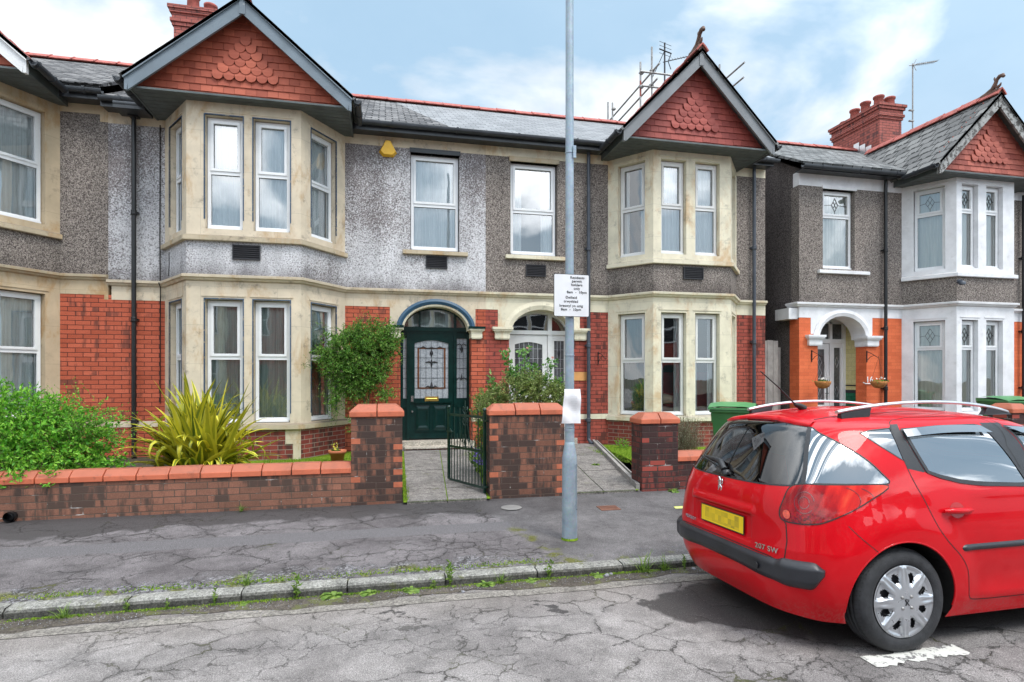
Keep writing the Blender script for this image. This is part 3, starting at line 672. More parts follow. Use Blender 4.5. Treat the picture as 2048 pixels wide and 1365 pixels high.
def gutter(par, path, z, mat='gutter', brackets=True):
    g = MB(); sweep(g, path, [(o_, z+h_) for o_, h_ in GUT], smooth=False)
    for i in range(len(path)-1):
        a = Vector((*path[i], 0)); b = Vector((*path[i+1], 0)); L = (b-a).length; n = max(1, int(L/.9)); d = (b-a)/L; nn = Vector((d.y, -d.x, 0))
        for k_ in range(n):
            c = a+d*L*(k_+.5)/n
            sweep(g, [(c.x-d.x*.02, c.y-d.y*.02), (c.x+d.x*.02, c.y+d.y*.02)], [(.0, z+.03)]+[(.055-.063*math.cos(PI*j/8), z-.063*math.sin(PI*j/8)) for j in range(9)]+[(.118, z+.03)])
    return g.build('gutter', mat, par)
def ridge_tiles(par, a, b, mat='ridge', w=.16, L=.46, h=.10, name='ridge_tiles'):
    a = Vector(a); b = Vector(b); d = b-a; T = d.length; n = max(1, round(T/L)); d.normalize()
    side = d.cross(Vector((0, 0, 1))).normalized(); up = side.cross(d)
    m_ = MB()
    for i in range(n):
        p0 = a+d*(T*i/n+.004); p1 = a+d*(T*(i+1)/n-.004); j = random.uniform(-.006, .006)
        prof = [(-w, -h*.95), (-w*.5, -h*.25), (0, .03), (w*.5, -h*.25), (w, -h*.95), (w-.02, -h*.95-.015), (0, -.0), (-w+.02, -h*.95-.015)]
        vs = [p+side*x+up*(y+j) for p in (p0, p1) for x, y in prof]; k_ = len(prof)
        m_.mesh(vs, [(q, (q+1) % k_, k_+(q+1) % k_, k_+q) for q in range(k_)]+[tuple(range(k_))[::-1], tuple(range(k_, 2*k_))])
        if i: # lighter raised joint
            m_.mesh([p0-d*.02+side*x*1.04+up*(y+.012) for x, y in prof]+[p0+d*.012+side*x*1.04+up*(y+.012) for x, y in prof], [(q, (q+1) % k_, k_+(q+1) % k_, k_+q) for q in range(k_)]+[tuple(range(k_))[::-1], tuple(range(k_, 2*k_))])
    return m_.build(name, mat, par)
def slab(mb, a, b, c, d, th=.05, mat=0):
    """roof slope a,b (eaves left,right) c,d (ridge right,left)"""
    a, b, c, d = map(Vector, (a, b, c, d)); n = (b-a).cross(d-a).normalized()
    if n.z < 0: n = -n
    mb.hexa([a-n*th, b-n*th, c-n*th, d-n*th, a, b, c, d], mat)
def main_roof(par, x0, x1, mat, ridge='ridge', dz=0, split=None, mat2=None, yr=14.65, zr=8.52, seg_ridge=.46):
    m_ = MB(); ye, ze = 10.56, 6.23+dz; zr += dz
    if split:
        # ragged join between old and new slates
        xs = split; slab(m_, (x0, ye, ze), (xs, ye, ze), (xs-1.0, yr, zr), (x0, yr, zr), mat=0); slab(m_, (xs, ye, ze), (x1, ye, ze), (x1, yr, zr), (xs-1.0, yr, zr), mat=1)
        r = m_.build('roof', [mat, mat2], par)
    else:
        slab(m_, (x0, ye, ze), (x1, ye, ze), (x1, yr, zr), (x0, yr, zr)); r = m_.build('roof', mat, par)
    b_ = MB(); slab(b_, (x0, 2*yr-ye, ze), (x1, 2*yr-ye, ze), (x1, yr, zr), (x0, yr, zr)); b_.build('rear_roof', mat, par)
    ridge_tiles(par, (x0, yr, zr+.07), (x1, yr, zr+.07), ridge)
    return r
def gable(par, cx, hw, zE, zA, mats, tilem, yt=9.96, yb=9.70, finial=False, yback=13.2, soffit='soffit', wl=None, wr=None, rmat='slate_old'):
    """front gable over the bay: tile hanging, bargeboards, soffit and its own little roof"""
    wl = wl or hw; wr = wr or hw
    th = .16; sl = (zA-zE)/hw; n = Vector((-(zA-zE), 0, hw)).normalized()
    # roof planes
    m_ = MB(); of = .10
    slab(m_, (cx-hw-of, yback, zE-of*sl+.03), (cx-hw-of, yb-.03, zE-of*sl+.03), (cx, yb-.03, zA+.03), (cx, yback, zA+.03), .05)
    slab(m_, (cx+hw+of, yb-.03, zE-of*sl+.03), (cx+hw+of, yback, zE-of*sl+.03), (cx, yback, zA+.03), (cx, yb-.03, zA+.03), .05)
    rf = m_.build('gable_roof', rmat, par)
    ridge_tiles(rf, (cx, yb-.05, zA+.10), (cx, yback, zA+.10), 'ridge', w=.13, h=.12)
    # bargeboards
    b_ = MB()
    ln = math.hypot(hw, zA-zE); d = .19*ln/hw
    for sx in (-1, 1):
        o = [(cx+sx*hw, zE-.03), (cx, zA-.01), (cx, zA-.01-d), (cx+sx*(hw-.02), zE-.03-d+.02)]
        if sx < 0: o = o[::-1]
        sg = Seg(0, yb, 1, yb); plate(b_, sg, o, out=0, depth=.04, back=True)
        o2 = [(cx+sx*(hw+.06), zE-.03), (cx, zA+.03), (cx, zA-.035), (cx+sx*(hw+.04), zE-.095)]
        if sx < 0: o2 = o2[::-1]
        plate(b_, sg, o2, out=.03, depth=.03, back=True)
        b_.box(cx+sx*(hw-.01), cx+sx*(hw+.03), yb-.002, yb+.06, zE-.03-d+.02, zE-.02)
    b_.box(cx-.045, cx+.045, yb-.012, yb+.02, zA-.02-d, zA-.02)
    b_.build('bargeboard', mats, par)
    # soffit box: front slope lining, flat soffit and side fascias
    s_ = MB()
    zs = zE-.20
    s_.box(cx-hw+.02, cx+hw-.02, yb+.05, 10.95, zs, zs+.03)
    for i in range(1, 9):
        y = yb+.05+i*.13; s_.box(cx-hw+.03, cx+hw-.03, y, y+.008, zs-.004, zs)
    for sx in (-1, 1):
        x = cx+sx*hw; s_.box(min(x, x-sx*.03), max(x, x-sx*.03), yb+.04, 10.9, zs-.01, zE+.02)
        o = [(cx+sx*(hw-.03), zE-.05), (cx, zA-.04), (cx, zA-.09), (cx+sx*(hw-.03), zE-.10)]
        if sx < 0: o = o[::-1]
        plate(s_, Seg(0, yb+.041, 1, yb+.041), o, out=0, depth=yt-yb+.05)
    s_.build('soffit', soffit, par)
    # tile hanging
    t_ = MB(); z0 = zs+.03; H = .115; W = .165; rows = int((zA-z0)/H)
    sg = Seg(0, yt, 1, yt)
    plate(t_, sg, [(cx-hw+.05, z0), (cx+hw-.05, z0), (cx, zA-.05)], out=-.01, depth=.02)
    def half(z_): return max(0, hw*(zA-z_)/(zA-zE)) if z_ > zE else hw
    top = rows*.62
    orn0, orn1 = max(2, round(rows*.22)), round(rows*.22)+6
    for r_ in range(rows):
        zb = z0+r_*H; hh = min(half(zb+H*.3)-.03, hw-.06)
        if hh < .08: break
        off = (r_ % 2)*W/2; k0 = int(-hh/W)-1
        nsc = orn1-r_ if orn0 <= r_ < orn1 else 0
        cxo = cx+.0
        for k_ in range(k0-1, -k0+2):
            x0 = cxo+k_*W+off-W/2; x1 = x0+W-.004
            x0, x1 = max(x0, cx-hh), min(x1, cx+hh)
            if x1-x0 < .02: continue
            xc = (k_*W+off)
            j = random.uniform(-.003, .003)
            scale_ = nsc and abs(xc) < nsc*W/2-.001+(.0)
            if scale_:
                pts = [(x0, zb+H), (x0, zb+H*.35)]+[(xc+cx+W/2*.97*math.cos(a), zb+H*.35+W*.47*math.sin(a)) for a in [PI+PI*i/8 for i in range(9)]]+[(x1, zb+H*.35), (x1, zb+H)]
                vs = [(x, yt-.036-j-(.016 if z_ < zb+H*.9 else 0), z_) for x, z_ in pts]
                t_.add(vs); t_.mesh(vs+[(x, y+.022, z_) for x, y, z_ in vs], [(i, len(vs)+i, len(vs)+i+1, i+1) for i in range(len(vs)-1)])
            else:
                yb0, yb1 = yt-.030-j, yt-.012
                zt_ = zb+H*1.05; zl = zb-.012+j
                t_.mesh([(x0, yb0, zl), (x1, yb0, zl), (x1, yb1, zt_), (x0, yb1, zt_), (x0, yb0+.014, zl), (x1, yb0+.014, zl), (x1, yt, zt_), (x0, yt, zt_)], [(0, 1, 2, 3), (4, 5, 1, 0), (0, 3, 7, 4), (1, 5, 6, 2)])
    t_.build('tile_hanging', tilem, par)
    if finial:
        f = MB(); y0 = yb+.05; z = zA+.08
        # coiled ridge beast: body rising from the ridge, head curling to the street
        f.tube([(cx, y0+.42, z-.02), (cx, y0+.24, z+.02), (cx, y0+.10, z+.09), (cx, y0+.05, z+.18), (cx, y0+.02, z+.25), (cx, y0-.04, z+.30), (cx, y0-.10, z+.29), (cx, y0-.125, z+.25)], [.06, .06, .05, .04, .036, .04, .044, .03], 10)
        f.tube([(cx, y0+.05, z+.25), (cx, y0+.07, z+.30), (cx, y0+.065, z+.33)], [.024, .018, .006], 8)
        f.tube([(cx, y0+.02, z+.08), (cx, y0-.05, z+.11), (cx, y0-.07, z+.15)], [.04, .024, .01], 8)
        f.box(cx-.07, cx+.07, y0-.06, y0+.30, z-.10, z+.03)
        f.build('ridge_finial', 'ridge_dark', rf)
    # side gutters
    g = MB()
    for sx in (-1, 1):
        x = cx+sx*(hw+of-.03); zz = zE-of*sl+.01
        path = [(x, 10.52), (x, yb-.02)] if sx < 0 else [(x, yb-.02), (x, 10.52)]
        sweep(g, path, [(o_, zz+h_-.02) for o_, h_ in GUT])
        for y in (yb+.03, yb+.45): 
            pa = [(x, y+.04), (x, y)] if sx < 0 else [(x, y), (x, y+.04)]
            sweep(g, pa, [(o_, zz+.01) for o_ in (0,)]+[(.055-.066*math.cos(PI*j/8), zz-.02-.066*math.sin(PI*j/8)) for j in range(9)]+[(.12, zz+.01)])
    g.build('gutter', 'gutter', par)
    return rf
def chimney(par, x0, x1, y0, y1, zb, zt, pots, pm='terracotta'):
    m_ = MB(); m_.box(x0, x1, y0, y1, zb, zt-.42)
    z = zt-.42
    for o_, h_ in ((.03, .075), (.06, .075), (.03, .12), (.07, .075), (.10, .075)):
        m_.box(x0-o_, x1+o_, y0-o_, y1+o_, z, z+h_); z += h_
    c = m_.build('chimney', 'brick_chim', par)
    f = MB(); f.hexa([(x0-.08, y0-.08, z), (x1+.08, y0-.08, z), (x1+.08, y1+.08, z), (x0-.08, y1+.08, z), (x0+.05, y0+.1, z+.06), (x1-.05, y0+.1, z+.06), (x1-.05, y1-.1, z+.06), (x0+.05, y1-.1, z+.06)])
    f.build('flaunching', 'cover_grey', c)
    for (px, py, h_, r_) in pots:
        p = MB(); p.lathe([(r_, 0), (r_*.92, h_-.07), (r_*1.12, h_-.06), (r_*1.15, h_-.01), (r_*1.05, h_), (r_*.8, h_), (r_*.75, h_-.2)], 16, 0, 'z', (px, py, z+.03))
        p.build('chimney_pot', 'ridge', c)
    return c

def bay(par, xj0, xc0, xc1, xj1, yb, dz, st, sillm, up, wins, low, brickm, frame='upvc', trimm=None, blue=True, fan=None, ventu=None):
    """two storey canted bay. wins: per face a list of (u0, u1) openings; low/up: curtain kinds per opening"""
    faces = [Seg(xj0, YW, xc0, yb), Seg(xc0, yb, xc1, yb), Seg(xc1, yb, xj1, YW)]
    path = [(xj0, YW), (xc0, yb), (xc1, yb), (xj1, YW)]
    s_ = MB(); b_ = MB(); r_ = MB(); tr = MB(); zl0, zl1, zu0, zu1 = .90+dz, 2.895+dz, 4.02+dz, 5.84+dz
    for fi, (sg, ws) in enumerate(zip(faces, wins)):
        L = sg.L
        plate(b_, sg, rect(0, L, .12, .79+dz), depth=.2)
        # corner quoins of the plinth
        if fi != 1:
            pass
        else:
            for a0, a1 in ((0, .12), (L-.12, L)): sbox(s_, sg, a0, a1, .25, .79+dz, -.05, .012)
            for a0, a1 in ((.12, .24), (L-.24, L-.12)): sbox(s_, sg, a0, a1, .55, .79+dz, -.05, .012)
        plate(s_, sg, rect(0, L, .79+dz, 3.20+dz), [rect(a, b, zl0, zl1) for a, b in ws], depth=.16)
        plate(r_, sg, rect(0, L, 3.20+dz, 3.84+dz), depth=.2)
        plate(s_, sg, rect(0, L, 3.84+dz, 6.14+dz), [rect(a, b, zu0, zu1) for a, b in ws], depth=.16)
        for (a, b) in ws:
            for z0, z1 in ((zl0, zl1), (zu0, zu1)):
                if trimm:
                    surround(tr, sg, a, b, z0, z1, .018)
                sbox(s_, sg, a-.05, b+.05, z1+.045, z1+.065, -.01, .012)
    wall = b_.build('plinth_wall', brickm, par)
    s_.build('bay_stonework', st, par); r_.build('bay_render', up, par)
    if trimm: tr.build('window_trim', trimm, par)
    q = MB(); sweep(q, path, [(o_, z_+.79+dz) for o_, z_ in SIL]); sweep(q, path, [(o_, z_+3.82+dz) for o_, z_ in SIL])
    q.build('bay_sill', sillm, par)
    k_ = 0
    for sg, ws in zip(faces, wins):
        for (a, b) in ws:
            window(par, sg, a+.012, b-.012, zl0+.03, zl1-.012, cur=low[k_], frame=frame, fan=fan, tr=(zl0+1.06 if not fan else zl1-.62))
            window(par, sg, a+.012, b-.012, zu0+.03, zu1-.012, cur=UPC.get((round(xc0, 2), k_), 'net_white'), frame=frame, fan=fan, tr=(zu0+.93 if not fan else zu1-.58))
            k_ += 1
    if ventu is not None: vent(par, faces[1], ventu, 3.66+dz)
    # back of the bay: floors so that no daylight enters between storeys
    fl = MB()
    for z_ in (.12, 3.2+dz, 6.13+dz): fl.add([(x, y, z_) for x, y in path])
    fl.build('bay_floor', 'room', par)
    return faces
UPC = {}
def shell(par, x0, x1, left=True, right=True, side='dash_dark', yback=18.5, zt=6.2, y0=None):
    """rear and side walls closing the house off"""
    m_ = MB(); y0 = y0 or YW+.02; x0 += .005; x1 -= .005
    if left: m_.box(x0, x0+.12, y0, yback, .0, zt); m_.mesh([(x0, y0, zt), (x0, yback, zt), (x0, 14.65, 8.45), (x0+.12, y0, zt), (x0+.12, yback, zt), (x0+.12, 14.65, 8.45)], [(0, 2, 1), (3, 4, 5), (0, 1, 4, 3), (1, 2, 5, 4), (2, 0, 3, 5)])
    if right: m_.box(x1-.12, x1, y0, yback, .0, zt); m_.mesh([(x1-.12, y0, zt), (x1-.12, yback, zt), (x1-.12, 14.65, 8.45), (x1, y0, zt), (x1, yback, zt), (x1, 14.65, 8.45)], [(0, 2, 1), (3, 4, 5), (0, 1, 4, 3), (1, 2, 5, 4), (2, 0, 3, 5)])
    m_.box(x0+.12, x1-.12, yback-.15, yback, 0, zt)
    return m_.build('side_wall', side, par)
def fascia(par, x0, x1, dz=0, mat='gutter'):
    m_ = MB(); m_.box(x0, x1, 10.62, 10.65, 6.08+dz, 6.24+dz); m_.box(x0, x1, 10.65, YW, 6.10+dz, 6.12+dz)
    return m_.build('fascia', mat, par)
def arch_band(mb, sg, cx, rx, rz, zs, w, o0, o1, n=24, mat=0):
    """curved moulding round an arch"""
    a_ = arc(cx, zs, rx, rz, 0, PI, n); b_ = arc(cx, zs, rx+w, rz+w, 0, PI, n); c_ = arc(cx, zs, rx+w*.5, rz+w*.5, 0, PI, n)
    for i in range(n):
        for (p, q, oa, ob) in ((a_, c_, o1*.55, o1), (c_, b_, o1, o1*.6)):
            mb.add([sg.pt(*p[i], oa), sg.pt(*q[i], ob), sg.pt(*q[i+1], ob), sg.pt(*p[i+1], oa)][::-1], mat, smooth=True)
        mb.add([sg.pt(*b_[i], o1*.6), sg.pt(*b_[i], o0), sg.pt(*b_[i+1], o0), sg.pt(*b_[i+1], o1*.6)][::-1], mat)
        mb.add([sg.pt(*a_[i], o0), sg.pt(*a_[i], o1*.55), sg.pt(*a_[i+1], o1*.55), sg.pt(*a_[i+1], o0)][::-1], mat)
def impost(mb, sg, u0, u1, zt, depth=.25, mat=0, capmat=0):
    h = .235
    for (e, z0, z1, m_) in ((.06, zt-.045, zt, capmat), (.045, zt-.075, zt-.045, mat), (.02, zt-.10, zt-.075, mat), (.005, zt-h+.02, zt-.10, mat), (-.005, zt-h, zt-h+.02, mat)):
        sbox(mb, sg, u0-e, u1+e, z0, z1, -depth, .06+e, m_)
WALL = Seg(0, YW, 1, YW)
def sill(par, x0, x1, z, mat):
    m_ = MB(); sbox(m_, WALL, x0, x1, z, z+.075, -.12, .075); m_.build('window_sill', mat, par, bevel=.008)

# ============ house with the green front door (the middle one of the terrace)
def house_green_door():
    h = thing('terraced_house', 'terraced house with dark green front door, white speckled render and blue arch', 'house', (-1.3, YW, .3), group='bay fronted terraced houses')
    x0, x1 = -4.55, 1.88; J0, C0, C1, J1 = -3.69, -3.08, -1.36, -.72; dz = 0
    # ground floor brickwork each side of the door, stone over it
    b_ = MB(); dl, dr, spring, rx, rz, cx = .27, 1.60, 2.50, .665, .50, .935
    plate(b_, WALL, [(x0, .1), (J0, .1), (J0, 2.95), (x0+.05, 2.95), (x0+.05, 3.03), (x0, 3.03)], depth=.3)
    plate(b_, WALL, [(J1, .1), (dl, .1), (dl, 2.60), (.08, 2.60), (.08, 2.95), (J1, 2.95)], depth=.34)
    plate(b_, WALL, [(dr, .1), (x1, .1), (x1, 2.95), (1.68, 2.95), (1.68, 2.60), (dr, 2.60)], depth=.34)
    b_.build('brick_wall', 'brick_red', h)
    s_ = MB()
    op = [(dr, 2.60)]+arc(cx, spring, rx, rz, .2, PI-.2, 20)+[(dl, 2.60)]
    plate(s_, WALL, [(.08, 2.60), (dl, 2.60)]+arc(cx, spring, rx, rz, PI-.2, .2, 24)+[(dr, 2.60), (1.68, 2.60), (1.68, 2.95), (x1, 2.95), (x1, 3.20), (J1, 3.20), (J1, 2.95), (.08, 2.95)], out=.006, depth=.34)
    plate(s_, WALL, [(x0+.05, 2.95), (J0, 2.95), (J0, 3.2), (x0+.05, 3.2)], out=.006, depth=.2)
    plate(s_, WALL, rect(x0, J0, 5.92, 6.14), out=.006, depth=.2); plate(s_, WALL, rect(J1, x1, 5.92, 6.14), out=.006, depth=.2)
    for (a, b) in ((x0, J0), (J1, dl), (dr, x1)): sbox(s_, WALL, a, b, .80, .90, -.02, .012)
    s_.build('stone_band', 'stone_beige', h)
    im = MB(); impost(im, WALL, 1.60, 1.80, 2.61, .3, 0, 1); impost(im, WALL, .06, .27, 2.61, .3, 0, 1); im.build('arch_impost', ['stone_cream', 'green_gloss'], h)
    ar = MB(); arch_band(ar, WALL, cx, rx-.02, rz-.01, spring+.03, .10, -.05, .05); ar.build('arch_moulding', 'blue_paint', h)
    ar = MB(); arch_band(ar, WALL, cx, rx-.06, rz-.05, spring+.03, .045, -.3, .02); ar.build('arch_lining', 'stone_cream', h)
    r_ = MB(); plate(r_, WALL, rect(x0, J0, 3.2, 5.92), depth=.2)
    plate(r_, WALL, rect(J1, x1, 3.2, 5.92), [rect(.455, 1.375, 4.02, 5.85)], depth=.25)
    r_.build('rendered_wall', 'dash_white', h)
    q = MB(); sweep(q, [(x0, YW), (J0, YW), (C0, 10.), (C1, 10.), (J1, YW), (x1, YW)], [(o_, z_+3.19) for o_, z_ in STR]); q.build('string_course', 'stone_beige', h)
    for k_ in range(4): UPC[(-3.08, k_)] = 'net_white'
    bay(h, J0, C0, C1, J1, 10., 0, 'stone_beige', 'stone_sill', 'dash_white', [[(.24, .86)], [(.27, .83), (.99, 1.55)], [(.24, .86)]], ['net_green', 'net_green', 'net_green', 'net_grey'], 'brick_plinth', trimm='blue_trim', ventu=.89)
    window(h, WALL, .47, 1.36, 4.07, 5.835, cur='net_white'); sill(h, .31, 1.53, 3.94, 'stone_sill')
    l = MB(); sbox(l, WALL, .44, 1.39, 5.85, 5.93, -.1, .03); l.build('lintel', 'gutter', h)
    vent(h, WALL, .94, 3.81, .40, .23)
    # front door with fanlight and side lights
    y = YW+.30; D = Seg(0, y, 1, y)
    f = MB(); zf = .44
    for (a, b) in ((.27, .33), (.395, .445), (1.295, 1.355), (1.55, 1.60)): sbox(f, D, a, b, zf, 2.53, -.04, .05)
    sbox(f, D, .27, 1.60, 2.53, 2.61, -.04, .06); sbox(f, D, .445, 1.295, 2.49, 2.53, -.04, .04)
    sbox(f, D, .62, .66, 2.61, 3.0, -.04, .03); sbox(f, D, 1.30, 1.35, 2.61, 3.0, -.04, .04)
    for (a, b) in ((.33, .395), (1.355, 1.55)):
        sbox(f, D, a, b, zf, 1.06, -.03, .02); sbox(f, D, a, b, 1.06, 1.24, -.03, .035); sbox(f, D, a, b, 2.40, 2.53, -.03, .02)
        f.hexa([D.pt(a+.03, .56, .035), D.pt(b-.03, .56, .035), D.pt(b-.03, .56, .02), D.pt(a+.03, .56, .02), D.pt(a+.03, .96, .035), D.pt(b-.03, .96, .035), D.pt(b-.03, .96, .02), D.pt(a+.03, .96, .02)]) if b-a > .1 else None
    ou = arc(cx, spring, rx+.01, rz+.01, 0, PI, 20); inn = arc(cx, spring, rx-.05, rz-.05, 0, PI, 20)
    for i in range(20):
        f.mesh([D.pt(*ou[i], .05), D.pt(*ou[i+1], .05), D.pt(*inn[i+1], .05), D.pt(*inn[i], .05), D.pt(*inn[i], -.04), D.pt(*inn[i+1], -.04)], [(0, 1, 2, 3), (3, 2, 5, 4)])
    fr = f.build('door_frame', 'green_gloss', h)
    g = MB(); g.add([D.pt(a, b, -.02) for a, b in [(.30, 2.60), (1.57, 2.60)]+arc(cx, spring, rx-.03, rz-.03, .22, PI-.22, 16)]); g.build('fanlight', 'glass', fr)
    cu = MB(); cu.add([D.pt(a, b, -.12) for a, b in [(.30, 2.5), (1.57, 2.5)]+arc(cx, spring, rx-.03, rz-.03, .22, PI-.22, 16)], 0, [(a, b) for a, b in [(.30, 2.5), (1.57, 2.5)]+arc(cx, spring, rx-.03, rz-.03, .22, PI-.22, 16)]); cu.build('curtain', 'net_green', fr)
    for (a, b) in ((.33, .395), (1.355, 1.55)):
        g = MB(); g.add([D.pt(a, 1.24, .0), D.pt(b, 1.24, .0), D.pt(b, 2.40, .0), D.pt(a, 2.40, .0)]); sp = g.build('side_light', 'obscure_glass', fr)
        l = MB()
        for i in range(1, 6): l.bar(D.pt(a, 1.24+i*.193, .004), D.pt(b, 1.24+i*.193, .004), .006, .006)
        for i in range(1, 3 if b-a > .1 else 1): l.bar(D.pt(a+(b-a)*i/3, 1.24, .004), D.pt(a+(b-a)*i/3, 2.4, .004), .006, .006)
        if b-a > .1:
            c = (a+b)/2; l.tube([D.pt(c, 2.12, .006), D.pt(c, 2.20, .006), D.pt(c, 2.27, .006)], [.004, .028, .004], 8)
            l.tube([D.pt(c, 1.60, .006), D.pt(c, 1.65, .006), D.pt(c, 1.72, .006)], [.02, .014, .003], 8)
            l.tube([D.pt(a+.01, 1.60, .006), D.pt(c-.05, 1.64, .006), D.pt(c, 1.60, .006), D.pt(c+.05, 1.64, .006), D.pt(b-.01, 1.60, .006)], .009, 6)
            l.tube([D.pt(a+.01, 2.27, .006), D.pt(c-.04, 2.30, .006), D.pt(c, 2.27, .006), D.pt(c+.04, 2.30, .006), D.pt(b-.01, 2.27, .006)], .009, 6)
        l.build('leading', 'lead', sp)
    d = MB(); a, b = .447, 1.293
    gl = [(a+.10, 1.24), (b-.10, 1.24), (b-.10, 2.30)]+[(b-.10-(b-a-.2)*i/10, 2.30+.06*math.sin(PI*i/10)) for i in range(1, 10)]+[(a+.10, 2.30)]
    plate(d, D, rect(a, b, .46, 2.49), [gl], out=.03, depth=.05)
    for (p0, p1) in ((a+.13, a+.385), (b-.385, b-.13)):
        q_ = [D.pt(p0, .62, .03), D.pt(p1, .62, .03), D.pt(p1, 1.10, .03), D.pt(p0, 1.10, .03)]; m2 = [D.pt(p0+.035, .68, .012), D.pt(p1-.035, .68, .012), D.pt(p1-.035, 1.04, .012), D.pt(p0+.035, 1.04, .012)]; m3 = [D.pt(p0+.07, .715, .034), D.pt(p1-.07, .715, .034), D.pt(p1-.07, 1.005, .034), D.pt(p0+.07, 1.005, .034)]
        for i in range(4): j = (i+1) % 4; d.add([q_[i]+D.n*.002, q_[j]+D.n*.002, m2[j]+D.n*.03, m2[i]+D.n*.03]); d.add([m2[i]+D.n*.03, m2[j]+D.n*.03, m3[j], m3[i]])
        d.add(m3); 
        for e in ((p0-.012, p0, .60, 1.12), (p1, p1+.012, .60, 1.12), (p0, p1, .60, .612), (p0, p1, 1.108, 1.12)): sbox(d, D, *e, .03, .046)
    sbox(d, D, a+.05, b-.05, 1.15, 1.175, .03, .055); sbox(d, D, a+.02, b-.02, .47, .52, .03, .05)
    dr_ = d.build('front_door', 'green_gloss', h)
    g = MB(); plate(g, D, gl, out=.012, depth=.004); g.build('leaded_glass', 'obscure_glass', dr_)
    l = MB(); ga, gb = a+.10, b-.10; gw = gb-ga
    for i in range(1, 6): l.bar(D.pt(ga+gw*i/6, 1.24, .014), D.pt(ga+gw*i/6, 2.34, .014), .006, .006)
    for i in range(1, 6): l.bar(D.pt(ga, 1.24+i*.195, .014), D.pt(gb, 1.24+i*.195, .014), .006, .006)
    c = (ga+gb)/2
    def blob(pts, rr): l.tube([D.pt(x, z_, .016) for x, z_ in pts], rr, 8)
    blob([(c, 2.04), (c, 2.11), (c, 2.18)], [.006, .035, .006]); blob([(c-.12, 1.93), (c-.05, 1.945), (c, 1.93), (c+.05, 1.945), (c+.12, 1.93)], [.006, .02, .012, .02, .006])
    blob([(c, 1.83), (c, 1.90), (c, 1.99)], [.004, .02, .01]); blob([(c, 1.46), (c, 1.50), (c, 1.57)], [.028, .022, .003])
    blob([(c-.12, 1.45), (c-.07, 1.475), (c, 1.44), (c+.07, 1.475), (c+.12, 1.45)], [.004, .016, .01, .016, .004])
    blob([(c-.24, 2.20), (c-.16, 2.235), (c-.08, 2.20), (c, 2.22), (c+.08, 2.20), (c+.16, 2.235), (c+.24, 2.20)], [.004, .014, .008, .02, .008, .014, .004])
    l.build('leading', 'lead', dr_)
    l = MB()
    for e in ((c-.27, c-.235, 1.44, 2.20), (c+.235, c+.27, 1.44, 2.20), (c-.27, c+.27, 1.42, 1.45), (c-.27, c+.27, 2.19, 2.215)): sbox(l, D, *e, .010, .0165)
    l.build('amber_border', 'amber_glass', dr_)
    l = MB(); sbox(l, D, c-.13, c+.13, 1.185, 1.275, .03, .042); l.tube([D.pt(c-.10, 1.23, .046), D.pt(c+.10, 1.23, .046)], .014, 8); l.build('letterbox', 'brass', dr_)
    l = MB(); sbox(l, D, a+.03, a+.075, 1.18, 1.29, .03, .045); l.tube([D.pt(a+.055, .99, .03), D.pt(a+.055, .99, .065)], .018, 10); l.build('door_lock', 'chrome', dr_)
    st_ = MB(); st_.box(.24, 1.66, YW-.04, YW+.34, .26, .44); st_.build('doorstep', 'step_stone', h)
    st_ = MB(); st_.box(.36, 1.60, YW-.32, YW-.045, .2, .345); st_.build('porch_step', 'brick_plinth', h)
    st_ = MB(); st_.box(.34, 1.62, YW-.36, YW-.02, .345, .365)
    for i in range(30): st_.box(.34+i*.0427, .34+i*.0427+.02, YW-.372, YW-.36, .345, .363)
    st_.build('step_nosing', 'step_stone', h)
    # yellow alarm box
    al = MB(); y = YW-.01; P = [(-.12, 5.80), (-.05, 5.72), (.14, 5.72), (.21, 5.80), (.09, 6.03), (.00, 6.03)]
    fr_ = [(x*.82+.012, y-.09, z_*.82+.18*5.83) for x, z_ in P]; bk = [(x, y, z_) for x, z_ in P]
    al.add(fr_)
    for i in range(6): j = (i+1) % 6; al.add([bk[i], bk[j], fr_[j], fr_[i]])
    al.tube([(.045, y-.089, 5.87), (.045, y-.095, 5.87)], .012, 8)
    al.build('alarm_box', 'alarm', h, fix=True, bevel=.006)
    # roof
    fascia(h, J1+.15, x1, 0); fascia(h, x0, -3.9, 0); gutter(h, [(J1+.26, 10.62), (x1, 10.62)], 6.20); gutter(h, [(x0, 10.62), (-3.92, 10.62)], 6.20)
    rf = main_roof(h, x0, x1, 'slate_old', 'ridge', split=1.2, mat2='slate_new')
    gable(h, -2.19, 1.62, 6.24, 7.60, 'barge_blue', 'tile_red')
    chimney(rf, -4.50, -3.70, 13.8, 15.3, 7.5, 9.72, [(-4.2, 14.1, .45, .13), (-3.95, 14.5, .5, .13), (-4.2, 15.0, .4, .12)])
    pipe(h, -4.134, .36, 6.02, clips=(.9, 2.62, 4.42), hopper=True)
    hp = MB(); hp.box(-4.33, -3.86, 10.52, 10.86, 6.04, 6.12); hp.tube([(-4.33, 10.56, 6.12), (-3.80, 10.56, 6.12)], .05, 10); hp.build('gutter_box', 'gutter', h)
    wr = MB(); wr.tube([(-3.76, YW-.015, 5.95), (-3.765, YW-.012, 4.0), (-3.76, YW-.014, 3.31), (-3.75, YW-.10, 3.24), (-3.75, YW-.03, 3.18), (-3.76, YW-.015, 1.2)], .009, 6); wr.tube([(-3.56, 10.70, 3.75), (-3.555, 10.69, 3.55), (-3.57, 10.71, 3.35)], .006, 5); wr.build('cable', 'cord_black', h)
    shell(h, x0, x1, left=False, right=False)
    return h
